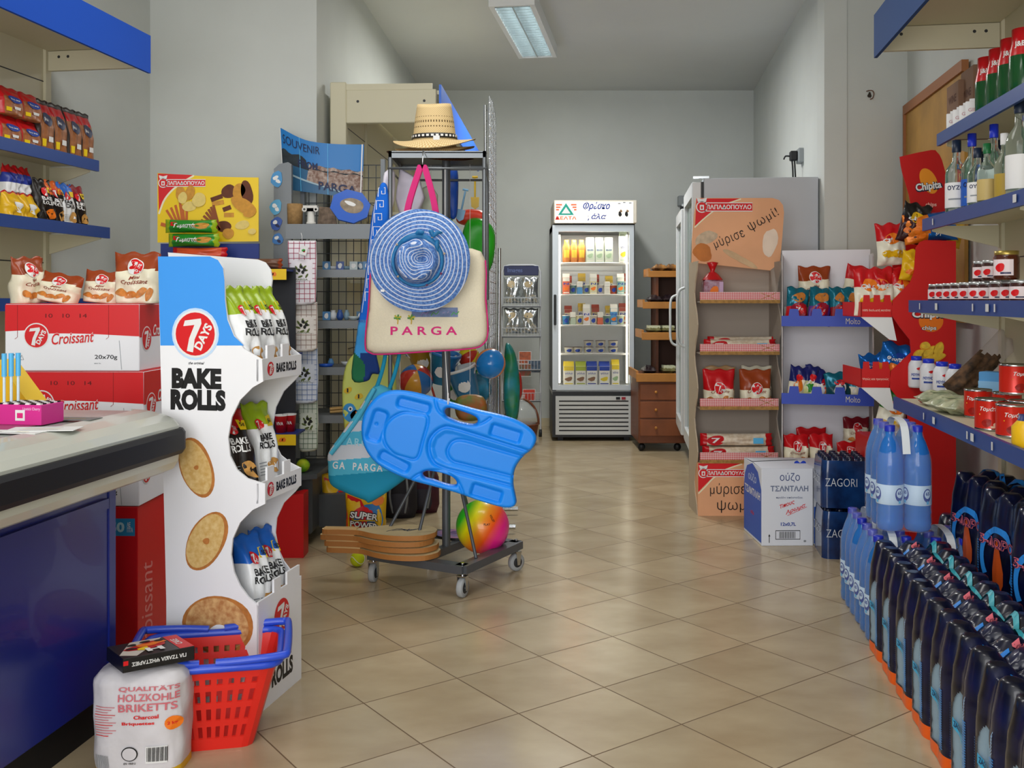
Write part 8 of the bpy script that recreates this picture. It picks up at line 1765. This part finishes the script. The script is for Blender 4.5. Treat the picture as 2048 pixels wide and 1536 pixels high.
def tomcan():
    mb = MB(); r, h = .040, .088; mb.lathe([(0, .002), (r, 0), (r*1.02, .003), (r, .006), (r, h-.006), (r*1.02, h-.003), (r, h), (r*.94, h-.003), (0, h-.003)], lambda z: CHROME if (z > h-.006 or z < .006) else can, 24)
    for a0 in (-pi/2, pi/2-.4): f = cylm(r+.0004, a0=a0); mb.d(TX('Τομάτα', .0, .060, .055, .014, shear=.3), f, WHITE, 1); mb.d(LN([(-.03, .045), (.03, .048)], .003), f, YEL, 1); mb.d(blob(-.01, .022, .012, .012, 0), f, M('tomato', '#a01408', .4), 1); mb.d(blob(.018, .018, .010, .009, 0), f, M('can_pale', '#f0c8b0', .4), 1); mb.d(RC(.0, .008, .03, .014, 4, 1), f, M('can_pale', '#f0c8b0', .4), 2)
    return mb
ktc = Kind(tag(tomcan().obj('tomato_can'), 'x', 'can', 'red tomato cans on the lowest shelf'))
for i, (px, da, lv, lb) in enumerate(((1956, .11, 0, 'small red can half hidden at the far side of the tomato cans'), (1980, .05, 0, 'front red tomato can on the lowest shelf'), (2024, .06, 0, 'red tomato can at the near end of the front row'), (2014, .16, 0, 'red tomato can at the back under the stacked one'), (2028, .16, 1, 'red tomato can stacked on another at the back'), (2044, .12, 0, 'red can cut by the picture edge on the lowest shelf'))):
    ktc.at(onR(px, a4+da, z4+lv*.089), rzR+1.1+i*.2, lb)
mb = MB(); mb.box(-.05, .05, -.03, .03, 0, .13, M('blue_pack', '#5aa0dc', .5, noise=.1), .003); mb.box(-.05, .05, -.032, -.03, .02, .1, M('blue_pack_light', '#8cc0ea', .5)); put(mb, 'blue_box', onR(1996, a4+.22, z4), rzR+.9, 'light blue box behind the red tomato cans', 'box')
mb = MB(); mb.lathe([(0, 0), (.03, 0), (.033, .01), (.033, .05), (.02, .065), (.016, .08), (0, .08)], lambda z: M('pen_navy', '#1c2a6a', .4) if z > .06 else YELF, 16); put(mb, 'yellow_bottle', onR(2052, a4+.03, z4), 0, 'yellow bottle with navy cap at the near end of the lowest shelf', 'bottle')
mb = MB(); mb.tube([(.0, 0, .012), (.03, .0, .012)], .012, M('eraser_red', '#b03038', .5), 10); 
hp = M('herb_brown', '#6d4e34', .8, noise=.7, nscale=40, col2='#2e2218')
b = Bag(.09, .30, .06, 'pillow', band((.66, hp, .05), (1.1, M('clear_bag', '#c8bcb8', .15, alpha=.35, bump=.6, bscale=20), 0)), seed=140, crump=.008); put(b.mb, 'herb_bag', onR(1903, a4+.14, z4+.035), 0, 'long clear bag of brown dried herbs leaning across the lowest shelf', 'bag', rot=(radians(-15), radians(48), -TH))
pgm = M('pasta_pack', '#8a9478', .35, noise=.5, nscale=25, col2='#c8c8a8')
for i, (px, da, w) in enumerate(((1880, .09, .10), (1905, .075, .11), (1930, .09, .10))):
    b = Bag(w, .15, .045, 'pillow', None, pgm, seed=150+i, crump=.006); b.mb.v = [(x, z-.075, -y+.024) for x, y, z in b.mb.v]; b.mb.d(RC(-.03, -.03, .03, .02, 3, 2), topz(0, 0, .047), M('pasta_label', '#b8c89a', .5), 1); put(b.mb, 'pulse_bag', onR(px, a4+da, z4), rzR+.2*i, ['grey-green packet lying next to the milk bottles', 'grey-green packet lying in the middle under the herb bag', 'grey-green packet lying next to the red cans'][i], 'food packet', 'grey-green packets on the lowest shelf')
mb = MB(); mb.box(-.03, .03, -.015, .015, 0, .012, M('eraser_red', '#b03038', .5), .005); put(mb, 'red_packet', onR(1849, a4+.06, z4), rzR, 'small flat red packet lying before the milk bottles', 'food packet')
# price tags on the shelf edges
tgw = M('tag_white', '#d8dadc', .5)
for si, a_e, pxs in ((4, .870, (1848, 1868, 1935, 1945, 1985)), (3, .924, (1840, 1873, 1946, 1975, 1990)), (2, .972, (1866, 2030))):
    z = RD[si][0]
    for k, px in enumerate(pxs):
        mb = MB(); x, y = on_a(px, a_e-.013); w = .014 if k % 2 else .006; d_ = Vector((SN, CS, 0)); o = Vector((x, y, z)); n_ = Vector((-CS, SN, 0))*.0015
        mb.add([tuple(o+n_-d_*w+Vector((0, 0, -.026))), tuple(o+n_+d_*w+Vector((0, 0, -.026))), tuple(o+n_+d_*w+Vector((0, 0, -.004))), tuple(o+n_-d_*w+Vector((0, 0, -.004)))], [(0, 1, 2, 3)], tgw)
        inv = Matrix.Translation(gr.location) @ Matrix.Rotation(-TH, 4, 'Z'); inv = inv.inverted(); mb.v = [tuple(inv @ Vector(p)) for p in mb.v]; mb.obj('price_tag', gr)
